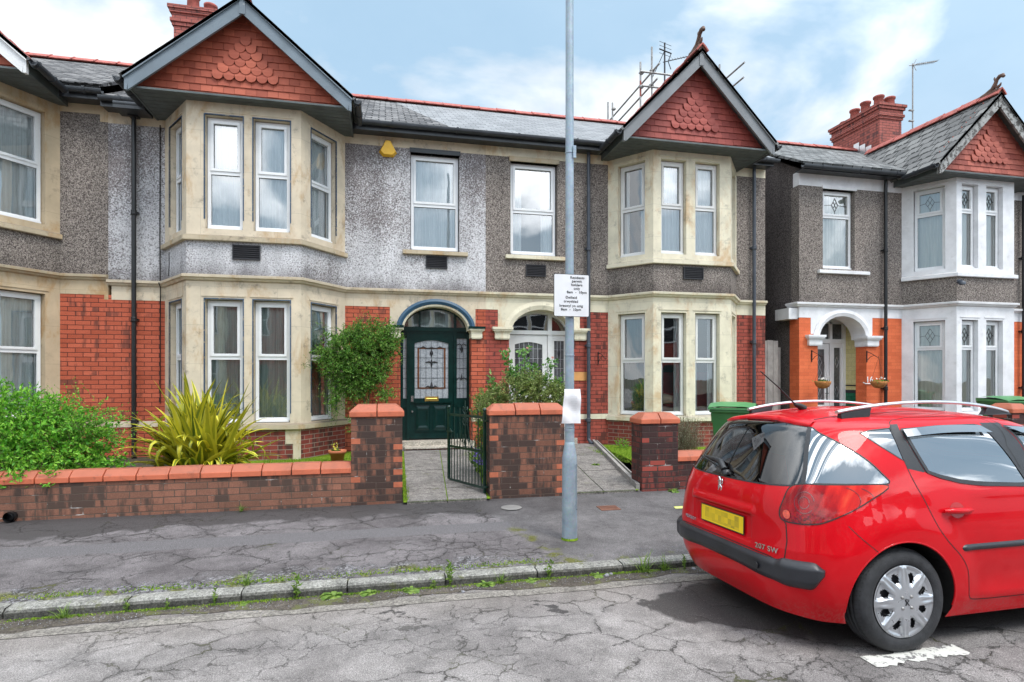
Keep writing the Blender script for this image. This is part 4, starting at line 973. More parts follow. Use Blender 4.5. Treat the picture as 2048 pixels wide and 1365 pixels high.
# ============ house with the white front door
def house_white_door():
    h = thing('terraced_house', 'end terraced house with white front door behind the lamp post, brown render and grey bargeboards', 'house', (4.9, YW, .3), group='bay fronted terraced houses')
    x0, x1 = 1.88, 7.97; J0, C0, C1, J1 = 4.38, 5.0, 6.65, 7.28
    dl, dr, spring, rx, rz, cx = 2.34, 3.66, 2.50, .66, .48, 3.0
    b_ = MB()
    plate(b_, WALL, [(x0, .1), (dl, .1), (dl, 2.60), (2.12, 2.60), (2.12, 2.95), (x0, 2.95)], depth=.34)
    plate(b_, WALL, [(dr, .1), (J0, .1), (J0, 2.95), (3.78, 2.95), (3.78, 2.60), (dr, 2.60)], depth=.34)
    plate(b_, WALL, rect(J1, x1, .1, 2.97), depth=.34)
    b_.build('brick_wall', 'brick_red_dim', h)
    s_ = MB()
    plate(s_, WALL, [(2.12, 2.60), (dl, 2.60)]+arc(cx, spring, rx, rz, PI-.2, .2, 24)+[(dr, 2.60), (3.78, 2.60), (3.78, 2.95), (J0, 2.95), (J0, 3.20), (x0, 3.20), (x0, 2.95), (2.12, 2.95)], out=.006, depth=.34)
    plate(s_, WALL, rect(J1, x1, 2.97, 3.2), out=.006, depth=.2)
    plate(s_, WALL, rect(x0, J0, 5.92, 6.14), out=.006, depth=.2); plate(s_, WALL, rect(J1, x1, 5.92, 6.14), out=.006, depth=.2)
    for (a, b) in ((x0, dl), (dr, J0), (J1, x1)): sbox(s_, WALL, a, b, .81, .91, -.02, .012)
    s_.build('stone_band', 'stone_cream', h)
    im = MB(); impost(im, WALL, 3.66, 3.90, 2.61, .3); impost(im, WALL, 2.06, 2.34, 2.61, .3); im.build('arch_impost', 'stone_cream', h)
    ar = MB(); arch_band(ar, WALL, cx, rx-.05, rz-.04, spring+.03, .16, -.3, .045); ar.build('arch_moulding', 'stone_cream', h)
    r_ = MB(); plate(r_, WALL, rect(x0, J0, 3.2, 5.92), [rect(2.37, 3.32, 4.03, 5.84)], depth=.25); plate(r_, WALL, rect(J1, x1, 3.2, 5.92), depth=.2)
    r_.build('rendered_wall', 'dash_brown', h)
    q = MB(); sweep(q, [(x0, YW), (J0, YW), (C0, 10.15), (C1, 10.15), (J1, YW), (x1, YW)], [(o_, z_+3.19) for o_, z_ in STR]); q.build('string_course', 'stone_cream', h)
    for k_ in range(4): UPC[(5.0, k_)] = 'sides' if k_ in (0,) else 'net_white'
    bay(h, J0, C0, C1, J1, 10.15, 0, 'stone_cream', 'stone_cream', 'dash_brown', [[(.22, .80)], [(.16, .69), (.88, 1.41)], [(.22, .80)]], ['drape_dark', 'sides', 'sides', 'net_grey'], 'brick_plinth', ventu=.83, frame='upvc_warm')
    sf = MB(); sf.box(5.1, 6.6, 10.55, 10.75, .9, 1.75); sf.build('sofa_back', 'sofa_red', h, bevel=.05)
    sf = MB(); sf.tube([(5.15, 10.5, 1.18), (5.4, 10.48, 1.22), (5.75, 10.5, 1.18)], [.06, .10, .06], 12); sf.build('pillow', 'cushion', h)
    window(h, WALL, 2.39, 3.30, 4.07, 5.83, cur='sides', frame='upvc'); sill(h, 2.26, 3.48, 3.94, 'stone_cream')
    l = MB(); sbox(l, WALL, 2.34, 3.35, 5.84, 5.93, -.1, .035); l.build('lintel', 'stone_sill', h)
    vent(h, WALL, 2.875, 3.73, .40, .23)
    y = YW+.30; D = Seg(0, y, 1, y); f = MB(); zf = .44
    for (a, b) in ((2.34, 2.41), (3.19, 3.29), (3.58, 3.66)): sbox(f, D, a, b, zf, 2.55, -.04, .05)
    sbox(f, D, 2.34, 3.66, 2.50, 2.58, -.04, .06); sbox(f, D, 3.20, 3.28, 2.58, 2.98, -.04, .04)
    sbox(f, D, 3.29, 3.58, zf, 1.25, -.03, .02); sbox(f, D, 3.29, 3.33, 1.25, 2.50, -.03, .03); sbox(f, D, 3.54, 3.58, 1.25, 2.50, -.03, .03); sbox(f, D, 3.33, 3.54, 2.38, 2.50, -.03, .03)
    ou = arc(cx, spring, rx+.01, rz+.01, 0, PI, 20); inn = arc(cx, spring, rx-.06, rz-.06, 0, PI, 20)
    for i in range(20): f.mesh([D.pt(*ou[i], .05), D.pt(*ou[i+1], .05), D.pt(*inn[i+1], .05), D.pt(*inn[i], .05), D.pt(*inn[i], -.04), D.pt(*inn[i+1], -.04)], [(0, 1, 2, 3), (3, 2, 5, 4)])
    fr = f.build('door_frame', 'white_gloss', h)
    g = MB(); g.add([D.pt(a, b, -.02) for a, b in [(2.37, 2.57), (3.63, 2.57)]+arc(cx, spring, rx-.03, rz-.03, .18, PI-.18, 16)]); g.build('fanlight', 'glass', fr)
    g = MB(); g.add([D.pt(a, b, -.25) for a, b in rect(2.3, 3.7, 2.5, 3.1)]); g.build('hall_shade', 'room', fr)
    g = MB(); g.add([D.pt(a, b, 0) for a, b in rect(3.33, 3.54, 1.25, 2.38)]); sp = g.build('side_light', 'obscure_dark', fr)
    l = MB()
    for i in range(1, 6): l.bar(D.pt(3.33, 1.25+i*.19, .006), D.pt(3.54, 1.25+i*.19, .006), .007, .006)
    for i in (1, 2): l.bar(D.pt(3.33+.07*i, 1.25, .006), D.pt(3.33+.07*i, 2.38, .006), .007, .006)
    l.build('leading', 'lead_white', sp)
    l = MB(); c = 3.435; l.tube([D.pt(c, 2.06, .012), D.pt(c, 2.14, .012), D.pt(c, 2.22, .012)], [.004, .03, .004], 8); l.tube([D.pt(c-.09, 1.58, .012), D.pt(c, 1.62, .012), D.pt(c+.09, 1.58, .012)], [.006, .022, .006], 8); l.build('glass_motif', 'lead', sp)
    d = MB(); a, b = 2.415, 3.185; gl = [(a+.10, 1.24), (b-.10, 1.24), (b-.10, 2.30)]+[(b-.10-(b-a-.2)*i/10, 2.30+.05*math.sin(PI*i/10)) for i in range(1, 10)]+[(a+.10, 2.30)]
    plate(d, D, rect(a, b, .46, 2.49), [gl], out=.03, depth=.05)
    for (p0, p1) in ((a+.12, a+.35), (b-.35, b-.12)):
        for e in ((p0-.012, p0, .60, 1.12), (p1, p1+.012, .60, 1.12), (p0, p1, .60, .612), (p0, p1, 1.108, 1.12)): sbox(d, D, *e, .03, .046)
        sbox(d, D, p0+.04, p1-.04, .66, 1.06, .03, .042)
    dr_ = d.build('front_door', 'white_gloss', h)
    g = MB(); plate(g, D, gl, out=.012, depth=.004); g.build('leaded_glass', 'obscure_dark', dr_)
    l = MB(); ga, gb = a+.10, b-.10; gw = gb-ga
    for i in range(1, 6): l.bar(D.pt(ga+gw*i/6, 1.24, .014), D.pt(ga+gw*i/6, 2.34, .014), .008, .006)
    for i in range(1, 6): l.bar(D.pt(ga, 1.24+i*.195, .014), D.pt(gb, 1.24+i*.195, .014), .008, .006)
    l.build('leading', 'lead_white', dr_)
    l = MB(); c = (ga+gb)/2; l.tube([D.pt(c, 2.04, .018), D.pt(c, 2.11, .018), D.pt(c, 2.18, .018)], [.006, .035, .006], 8); l.tube([D.pt(c-.12, 1.93, .018), D.pt(c, 1.945, .018), D.pt(c+.12, 1.93, .018)], [.006, .02, .006], 8)
    for e in ((c-.25, c-.225, 1.44, 2.20), (c+.225, c+.25, 1.44, 2.20)): sbox(l, D, *e, .018, .022)
    l.build('glass_motif', 'lead', dr_)
    st_ = MB(); st_.box(2.30, 3.72, YW-.04, YW+.34, .26, .44); st_.build('doorstep', 'step_stone', h)
    pl_ = MB(); sbox(pl_, WALL, 3.64, 3.92, 1.58, 1.75, 0, .02); pl_.build('number_plaque', 'plaque', h)
    br = MB(); br.box(4.16, 4.175, YW-.02, YW, 1.90, 2.16); br.tube([(4.167, YW-.02, 2.13), (4.19, YW-.14, 2.10), (4.22, YW-.22, 2.02), (4.23, YW-.26, 2.0), (4.235, YW-.27, 2.03)], .007, 6); br.tube([(4.167, YW-.02, 1.95), (4.19, YW-.08, 2.03), (4.2, YW-.14, 2.08)], .006, 6); br.build('basket_bracket', 'black_iron', h)
    fascia(h, x0, J0-.1, 0); gutter(h, [(x0, 10.62), (J0-.20, 10.62)], 6.20); fascia(h, 7.35, x1, 0); gutter(h, [(7.42, 10.62), (x1+.08, 10.62)], 6.18)
    rf = main_roof(h, x0, x1, 'slate_new', 'ridge')
    gable(h, 5.75, 1.52, 6.20, 7.74, 'barge_grey', 'tile_red_b', finial=True, rmat='slate_mid')
    chimney(rf, 7.15, 7.95, 14.2, 15.4, 7.5, 8.75, [(7.45, 14.5, .40, .11), (7.7, 15.0, .40, .11)])
    pipe(h, 3.936, .40, 6.16, 'pipe_grey', clips=(.80, 2.28, 4.2)); pipe(h, 7.643, .40, 6.16, 'pipe_grey', clips=(1.0, 2.4, 4.4))
    shell(h, x0, x1, left=False, right=True, side='dash_dark')
    return h
# ============ neighbour at the left edge
def house_left():
    h = thing('terraced_house', 'terraced house at the left edge with brown render, white bargeboard and big bay window', 'house', (-7.5, YW, .3), group='bay fronted terraced houses')
    x0, x1 = -10.8, -4.55; J0, C0, C1, J1 = -8.22, -7.6, -5.87, -5.26; dz = .10
    b_ = MB(); plate(b_, WALL, [(J1, .1), (x1, .1), (x1, 2.95), (x1-.06, 2.95), (x1-.06, 3.03), (J1, 3.03)], depth=.3); plate(b_, WALL, rect(x0, J0, .1, 3.03), depth=.3)
    b_.build('brick_wall', 'brick_red', h)
    s_ = MB()
    plate(s_, WALL, rect(J1, x1-.06, 3.03, 3.30), out=.006, depth=.2); plate(s_, WALL, rect(x1-.06, x1, 2.95, 3.30), out=.006, depth=.2)
    plate(s_, WALL, rect(J1, x1-.12, 6.05, 6.26), out=.006, depth=.2); plate(s_, WALL, rect(x1-.12, x1, 5.93, 6.26), out=.008, depth=.2); plate(s_, WALL, rect(x0, J0, 6.05, 6.26), out=.006, depth=.2)
    sbox(s_, WALL, J1, x1, .82, .92, -.02, .012)
    s_.build('stone_band', 'stone_left', h)
    r_ = MB(); plate(r_, WALL, [(J1, 3.3), (x1, 3.3), (x1, 5.93), (x1-.12, 5.93), (x1-.12, 6.05), (J1, 6.05)], depth=.2); plate(r_, WALL, rect(x0, J0, 3.3, 6.05), depth=.2)
    r_.build('rendered_wall', 'dash_brown', h)
    q = MB(); sweep(q, [(x0, YW), (J0, YW), (C0, 10.), (C1, 10.), (J1, YW), (x1, YW)], [(o_, z_+3.27) for o_, z_ in STR]); q.build('string_course', 'stone_sill', h)
    for k_ in range(3): UPC[(-7.6, k_)] = 'net_white'
    bay(h, J0, C0, C1, J1, 10., dz, 'stone_left', 'stone_sill', 'dash_brown', [[(.22, .86)], [(.2, 1.53)], [(.12, .87)]], ['net_white', 'net_white', 'net_white'], 'brick_plinth')
    fascia(h, J1+.1, x1, dz); gutter(h, [(J1+.25, 10.62), (x1+.05, 10.62)], 6.30); fascia(h, x0, J0, dz)
    main_roof(h, x0, x1, 'slate_old', 'ridge', dz=.18)
    gable(h, -6.74, 1.60, 6.34, 7.72, 'barge_white', 'tile_red')
    shell(h, x0, x1, left=True, right=False)
    return h
# ============ house beyond the gap, with the open porch
def house_right():
    h = thing('semi_detached_house', 'house with bright orange painted brick, white stonework, open arched porch and tall chimney', 'house', (12, YW, .3))
    x0, x1 = 8.81, 16.5; J0, C0, C1, J1 = 11.50, 12.03, 13.60, 14.2
    pl, pr, cx, rx, rz, spring = 9.28, 10.55, 9.915, .635, .52, 2.48
    b_ = MB()
    plate(b_, WALL, [(x0, .1), (pl, .1), (pl, 2.60), (9.10, 2.60), (9.10, 2.95), (x0, 2.95)], depth=.01); b_.box(x0, pl, YW+.01, YW+.30, .1, 2.6); b_.box(x0, 9.10, YW+.01, YW+.30, 2.6, 2.92)
    plate(b_, WALL, [(pr, .1), (J0, .1), (J0, 2.98), (10.70, 2.98), (10.70, 2.60), (pr, 2.60)], depth=.01); b_.box(pr, J0, YW+.01, YW+.30, .1, 2.6)
    plate(b_, WALL, rect(J1, x1, .1, 2.98), depth=.3)
    b_.build('brick_wall', 'brick_orange', h)
    s_ = MB()
    plate(s_, WALL, [(9.10, 2.60), (pl, 2.60)]+arc(cx, spring, rx, rz, PI-.2, .2, 24)+[(pr, 2.60), (10.70, 2.60), (10.70, 2.98), (J0, 2.98), (J0, 3.20), (x0, 3.20), (x0, 2.95), (9.10, 2.95)], out=.006, depth=.42)
    plate(s_, WALL, rect(J1, x1, 2.98, 3.2), out=.006, depth=.2)
    plate(s_, WALL, rect(x0, J0, 5.84, 6.14), out=.006, depth=.2); plate(s_, WALL, rect(J1, x1, 5.9, 6.14), out=.006, depth=.2)
    arch_band(s_, WALL, cx, rx-.03, rz-.02, spring+.02, .15, -.4, .05)
    impost(s_, WALL, 9.02, 9.34, 2.57, .30); impost(s_, WALL, 10.52, 10.82, 2.57, .30)
    s_.box(x0-.22, x0-.0, YW+.05, YW+.5, 2.92, 3.16)
    s_.build('stone_band', 'stone_white', h)
    r_ = MB(); plate(r_, WALL, rect(x0, J0, 3.2, 5.84), [rect(9.41, 10.24, 4.04, 5.80)], depth=.25); plate(r_, WALL, rect(J1, x1, 3.2, 5.9), depth=.2)
    r_.build('rendered_wall', 'dash_brown', h)
    q = MB(); sweep(q, [(x0-.03, YW+.3), (x0-.03, YW), (J0, YW), (C0, 10.05), (C1, 10.05), (J1, YW), (x1, YW)], [(o_, z_+3.19) for o_, z_ in STR]); q.build('string_course', 'stone_white', h)
    for k_ in range(4): UPC[(12.03, k_)] = 'blind'
    bay(h, J0, C0, C1, J1, 10.05, 0, 'stone_white', 'stone_white', 'dash_brown', [[(.22, .80)], [(.14, .58), (.80, 1.26)], [(.22, .8)]], ['blind']*4, 'brick_orange', fan='lead')
    window(h, WALL, 9.43, 10.22, 4.08, 5.79, cur='blind', tr=5.22, fan='lead'); sill(h, 9.27, 10.58, 3.93, 'stone_white')
    l = MB(); sbox(l, WALL, 9.38, 10.27, 5.80, 5.88, -.1, .03); l.build('lintel', 'stone_white', h)
    # porch interior: back wall with the door, tiled side wall
    yb = YW+.72; D = Seg(0, yb, 1, yb); m_ = MB()
    m_.box(8.95, 9.02, YW+.30, yb, .3, 3.0); m_.box(8.95, 10.95, YW+.3, yb, 3.06, 3.12); m_.build('porch_lining', 'stone_white', h)
    m_ = MB(); m_.box(10.62, 10.70, YW+.30, yb+.02, 1.35, 3.05); m_.build('porch_tiles', 'tile_yellow', h)
    m_ = MB(); m_.box(10.615, 10.70, YW+.30, yb+.02, .3, 1.28); m_.build('porch_dado', 'tile_green', h)
    m_ = MB(); m_.box(10.612, 10.70, YW+.30, yb+.02, 1.28, 1.35); m_.box(10.614, 10.69, YW+.31, yb, 1.44, 1.47); m_.build('tile_border', 'lead', h)
    m_ = MB(); m_.box(8.93, 10.9, YW-.05, yb, .2, .42); m_.build('doorstep', 'step_stone', h)
    f = MB()
    for (a, b) in ((9.0, 9.50), (10.18, 10.25), (10.54, 10.66)): sbox(f, D, a, b, .44, 2.95, -.04, .05)
    sbox(f, D, 9.50, 10.54, 2.44, 2.54, -.04, .055); sbox(f, D, 9.50, 10.54, 2.90, 3.05, -.04, .05)
    sbox(f, D, 10.25, 10.31, .44, 2.44, -.03, .03); sbox(f, D, 10.49, 10.54, .44, 2.44, -.03, .03); sbox(f, D, 10.31, 10.49, .44, .72, -.03, .03); sbox(f, D, 10.31, 10.49, 2.34, 2.44, -.03, .03)
    fr = f.build('door_frame', 'upvc', h)
    g = MB(); g.add([D.pt(a, b, .0) for a, b in rect(9.50, 10.54, 2.54, 2.90)]); g.build('fanlight', 'obscure_dark', fr)
    g = MB(); g.add([D.pt(a, b, .0) for a, b in rect(10.31, 10.49, .72, 2.34)]); g.build('side_light', 'obscure_dark', fr)
    d = MB(); plate(d, D, rect(9.51, 10.17, .46, 2.43), [rect(9.64, 10.05, 1.0, 2.30)], out=.03, depth=.05); dr_ = d.build('front_door', 'upvc', h)
    g = MB(); g.add([D.pt(a, b, .01) for a, b in rect(9.64, 10.05, 1.0, 2.30)]); g.build('door_glass', 'obscure_dark', dr_)
    l = MB()
    for (c, z_) in ((9.93, 2.0), (9.93, 1.75), (9.93, 1.45), (9.93, 1.2), (10.40, 2.0), (10.40, 1.3)):
        for sx in (-1, 1): l.bar(D.pt(c, z_+.13, .016), D.pt(c+sx*.05, z_, .016), .008, .006); l.bar(D.pt(c, z_-.13, .016), D.pt(c+sx*.05, z_, .016), .008, .006)
    l.build('leading', 'lead_white', dr_)
    l = MB(); sbox(l, D, 10.10, 10.13, 1.10, 1.40, .03, .04); l.tube([D.pt(10.115, 1.27, .04), D.pt(10.115, 1.27, .08), D.pt(10.03, 1.27, .085)], .01, 8); sbox(l, D, 9.80, 10.02, .84, .92, .03, .04); l.build('door_handle', 'lead', dr_)
    # lights, camera, brackets, house number
    c = MB(); c.tube([(12.0, 9.99, 3.70), (12.0, 9.93, 3.68)], .05, 12); c.lathe([(.06, 0), (.06, .06), (.0, .09)], 12, 0, 'z', (12.0, 9.90, 3.62)); c.build('security_camera', 'pipe_grey', h)
    for bx in (9.12, 10.55):
        br = MB(); br.box(bx-.008, bx+.008, YW-.02, YW, 1.98, 2.24); br.tube([(bx, YW-.015, 2.22), (bx+.01, YW-.15, 2.16), (bx+.02, YW-.28, 2.08), (bx+.02, YW-.31, 2.10)], .007, 6); br.tube([(bx, YW-.015, 2.02), (bx+.01, YW-.10, 2.10), (bx+.015, YW-.2, 2.13)], .006, 6); br.build('basket_bracket', 'black_iron', h)
    text_mesh('16', .19, 'house_number', 'upvc', Matrix.Translation((10.62, YW-.012, 1.53)) @ Matrix.Rotation(R(90), 4, 'X'), h, .006)
    nb = MB(); nb.tube([(10.45, YW-.01, 1.53), (10.50, YW-.02, 1.50), (10.62, YW-.02, 1.50), (10.74, YW-.02, 1.52), (10.78, YW-.02, 1.49)], .012, 8); nb.build('number_scroll', 'upvc', h)
    fascia(h, x0-.1, J0+.1, 0); gutter(h, [(x0-.18, 10.62), (J0-.02, 10.62)], 6.14); fascia(h, J1+.1, x1)
    rf = main_roof(h, x0-.2, x1, 'slate_mid', 'ridge', zr=8.42)
    gable(h, 12.82, 1.55, 6.16, 7.70, 'barge_old', 'tile_red_c', finial=True, yt=10.0, yb=9.75, rmat='slate_big')
    chimney(rf, 13.75, 14.50, 13.75, 15.5, 7.5, 9.45, [(13.95, 13.98, .30, .13), (14.3, 13.95, .28, .13), (13.95, 14.45, .34, .13), (13.95, 14.85, .30, .13), (13.95, 15.25, .1, .12)])
    ld = MB()
    for i in range(6): ld.hexa([(13.72, 14.55-.22*i-.1, 8.30-.125*i), (13.735, 14.55-.22*i-.1, 8.30-.125*i), (13.735, 14.55-.22*i+.1, 8.30-.125*i), (13.72, 14.55-.22*i+.1, 8.30-.125*i), (13.72, 14.55-.22*i-.1, 8.62-.125*i), (13.735, 14.55-.22*i-.1, 8.62-.125*i), (13.735, 14.55-.22*i+.1, 8.62-.125*i), (13.72, 14.55-.22*i+.1, 8.62-.125*i)])
    ld.build('lead_flashing', 'alu', rf)
    pipe(h, 10.98, .40, 6.08, clips=(1.4, 2.75, 4.5)); pipe(h, 14.93, .40, 6.0, clips=(1.4, 2.75, 4.5))
    shell(h, x0, x1, left=True, right=True)
    ae = MB(); ae.tube([(14.62, 13.5, 8.4), (14.62, 13.5, 10.55)], .018, 8); ae.tube([(14.5, 13.5, 10.48), (15.3, 13.35, 10.62)], .012, 6)
    for i in range(12):
        x = 14.66+i*.055; ae.tube([(x, 13.47-i*.01-.10, 10.50+i*.01), (x, 13.47-i*.01+.10, 10.50+i*.01)], .005, 5)
    for sx in (-1, 1): ae.tube([(14.62, 13.48, 10.50), (14.70, 13.46, 10.50+sx*.16)], .008, 5)
    ae.box(14.50, 14.64, 13.47, 13.53, 8.9, 8.93); ae.box(14.50, 14.64, 13.47, 13.53, 9.2, 9.23)
    ae.build('tv_aerial', 'galv_pole', rf)
    return h
H_L = house_left(); H_G = house_green_door(); H_W = house_white_door(); H_R = house_right()
# aerial on the white door house
ae = MB(); X, Y = 7.22, 14.0
ae.tube([(X, Y, 8.7), (X, Y, 10.50)], .022, 8); ae.tube([(X-.05, Y, 9.98), (X+.80, Y-.1, 10.22)], .012, 6)
for i in range(9): ae.tube([(X+.12+i*.08, Y-.1, 10.03+i*.023-.05), (X+.12+i*.08, Y-.02, 10.03+i*.023+.05)], .005, 5)
for sx in (-1, 1): ae.tube([(X+.1, Y, 10.02), (X+.18, Y, 10.02+sx*.2)], .012, 5)
for i in range(4): ae.tube([(X-.2, Y-.1, 10.46-i*.10), (X+.22, Y+.05, 10.47-i*.10)], .006 if i != 2 else .018, 5)
ae.tube([(X, Y, 10.3), (X-.3, Y+.1, 9.6)], .010, 5)
ae.build('tv_aerial', 'lead', H_W)
# ---------------------------------------------------------------- ground
def strip(name, pts, x0, x1, mat, nx=1):
    m_ = MB()
    for i in range(len(pts)-1):
        for k_ in range(nx):
            a = x0+(x1-x0)*k_/nx; b = x0+(x1-x0)*(k_+1)/nx
            m_.add([(a, pts[i][0], pts[i][1]), (b, pts[i][0], pts[i][1]), (b, pts[i+1][0], pts[i+1][1]), (a, pts[i+1][0], pts[i+1][1])], smooth=True)
    return structure(m_.build(name, mat))
structure_ground = MB(); structure_ground.add([(-400, -400, -.35), (400, -400, -.35), (400, 400, -.35), (-400, 400, -.35)]); structure(structure_ground.build('ground', 'soil'))
KY = 4.69
def zr(y): return 0 if y < 2.8 else -.063*((y-2.8)/(KY-2.8))
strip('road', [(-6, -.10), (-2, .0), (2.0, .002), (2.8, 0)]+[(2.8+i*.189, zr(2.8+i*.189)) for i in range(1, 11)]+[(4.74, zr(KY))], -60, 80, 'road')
strip('pavement', [(4.80, .012), (4.9, .022), (7.4, .130)], -60, 80, 'pavement')
def zp(y): return .018+(y-4.82)*.0447
# concrete channel blocks laid flat along the gutter
m_ = MB(); x = -9.0
while x < 22:
    L = .9+random.uniform(-.03, .03); j = random.uniform(-.012, .012)
    a = [(x+.006, 4.345+j), (x+L-.006, 4.345+j), (x+L-.006, 4.475+j), (x+.006, 4.475+j)]
    m_.add([(px, py, zr(py)+.004) for px, py in a]); x += L
structure(m_.build('gutter_channel', 'channel'))
m_ = MB()
n = 160
for i in range(n):
    xa, xb = -9+31*i/n, -9+31*(i+1)/n
    ya, yb = (4.50+.05*math.sin(v*3.1)+.03*math.sin(v*11) for v in (xa, xb))
    m_.add([(xa, ya, zr(ya)+.004), (xb, yb, zr(yb)+.004), (xb, KY+.02, zr(KY)+.012), (xa, KY+.02, zr(KY)+.012)])
structure(m_.build('gutter_dirt', 'dirt'))
m_ = MB(); x = -2.62-.775*9; i = 0
while x < 22:
    L = .775; j = random.uniform(-.006, .006); zj = random.uniform(-.005, .005); g = .010
    prof = [(KY+j, -.2), (KY+j, -.012), (KY+.008+j, .006), (KY+.03+j, .019+zj), (KY+.125, .022+zj), (KY+.132, .012), (KY+.132, -.2)]
    x0_, x1_ = x+g/2, x+L-g/2; k_ = len(prof)
    xs = [x0_, x0_+.02, x1_-.02, x1_]; vs = []
    for q, xx in enumerate(xs):
        sh = .010 if q in (0, 3) else 0
        vs += [(xx, y+(sh if y < KY+.05 else 0), z_-(sh*.8 if z_ > 0 else 0)) for y, z_ in prof]
    m_.mesh(vs, [(q*k_+a, q*k_+(a+1) % k_, (q+1)*k_+(a+1) % k_, (q+1)*k_+a) for q in range(3) for a in range(k_)][::1], 0, False)
    m_.add(vs[:k_]); m_.add(vs[-k_:][::-1]); x += L
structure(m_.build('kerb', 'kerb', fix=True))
# front gardens
def patch(name, pts, z, mat):
    m_ = MB(); m_.add([(x, y, z) if z is not None else (x, y, zz) for x, y, *zz_ in pts for zz in [zz_[0] if zz_ else 0]]); return structure(m_.build(name, mat))
patch('front_garden', [(-11, 7.3), (.2, 7.3), (.2, YW+.1), (-11, YW+.1)], .29, 'soil')
patch('front_lawn', [(-2.9, 7.6), (.18, 7.6), (.18, 10.85), (-2.9, 10.85)], .296, 'moss')
patch('flower_bed', [(1.22, 7.3), (2.33, 7.3), (2.33, YW), (1.62, YW)], .27, 'moss')
patch('front_lawn', [(3.80, 7.3), (8.0, 7.3), (8.0, YW+.1), (4.12, YW+.1)], .29, 'moss')
patch('side_passage', [(8.0, 7.3), (8.8, 7.3), (8.8, 19), (8.0, 19)], .30, 'flag')
patch('front_garden', [(8.8, 7.3), (17, 7.3), (17, YW), (8.8, YW)], .31, 'soil')
patch('rear_yard', [(-12, YW+.2), (17, YW+.2), (17, 40), (-12, 40)], .05, 'soil')
def pathz(y): return .155+(y-7.05)*.047
def flags(name, cols, rows, x0f, x1f, y0, y1):
    b = MB(); b.add([(x0f(y0)-.04, y0, pathz(y0)-.012), (x1f(y0)+.04, y0, pathz(y0)-.012), (x1f(y1)+.04, y1, pathz(y1)-.012), (x0f(y1)-.04, y1, pathz(y1)-.012)]); structure(b.build('path_moss', 'moss'))
    m_ = MB()
    for i in range(rows):
        ya, yb = y0+(y1-y0)*i/rows+.006, y0+(y1-y0)*(i+1)/rows-.006
        for j in range(len(cols)-1):
            f0, f1 = cols[j], cols[j+1]; dz = random.uniform(-.003, .004); e = .007
            def X(f, y): return x0f(y)+(x1f(y)-x0f(y))*f
            p = [(X(f0, ya)+e, ya), (X(f1, ya)-e, ya), (X(f1, yb)-e, yb), (X(f0, yb)+e, yb)]
            m_.hexa([(px, py, pathz(py)-.08) for px, py in p]+[(px, py, pathz(py)+dz) for px, py in p])
    return structure(m_.build(name, 'flag'))
flags('garden_path', [0, .5, 1], 6, lambda y: .25+(y-7.05)*.02, lambda y: 1.235+(y-7.05)*.11, 7.02, YW-.30)
flags('garden_path', [0, .5, 1], 6, lambda y: 2.33, lambda y: 3.24+(y-7.05)*.24, 7.10, YW-.04)
m_ = MB(); m_.bar((3.30, 7.15, .17), (4.06, YW-.02, .35), .05, .10); m_.bar((3.42, 7.35, .17), (4.13, YW-.02, .33), .02, .12); structure(m_.build('path_edging', 'wood_grey'))

# ---------------------------------------------------------------- garden walls
def coping_run(mb, x0, x1, y0, y1, z, L, h=.13, vface=.06, ch=.085, hip=(False, False)):
    n = max(1, round((x1-x0)/L)); w_ = (x1-x0)/n; ov = .022
    for i in range(n):
        a, b = x0+i*w_+(.006 if i else -ov), x0+(i+1)*w_-(.006 if i < n-1 else -ov)
        j = random.uniform(-.004, .004); zt = z+h+j
        ha = ch if (hip[0] and i == 0) else 0; hb = ch if (hip[1] and i == n-1) else 0
        yf, yk = y0-ov, y1+ov
        lo = [(a, yf, z), (b, yf, z), (b, yk, z), (a, yk, z)]; mi = [(x, y, z+vface+j) for x, y, _ in lo]
        tp = [(a+ha, yf+ch, zt), (b-hb, yf+ch, zt), (b-hb, yk-ch, zt), (a+ha, yk-ch, zt)]
        mb.mesh(lo+mi+tp, [(3, 2, 1, 0)]+[(q, (q+1) % 4, 4+(q+1) % 4, 4+q) for q in range(4)]+[(4+q, 4+(q+1) % 4, 8+(q+1) % 4, 8+q) for q in range(4)]+[(8, 9, 10, 11)])
def mortar_fill(mb, x0, x1, y0, y1, z): mb.box(x0, x1, y0+.01, y1-.01, z+.001, z+.055)
MAT['orange_brick'] = plain('orange_brick', (.46, .13, .065), .75, var=.2, sc=9, bump=.5)
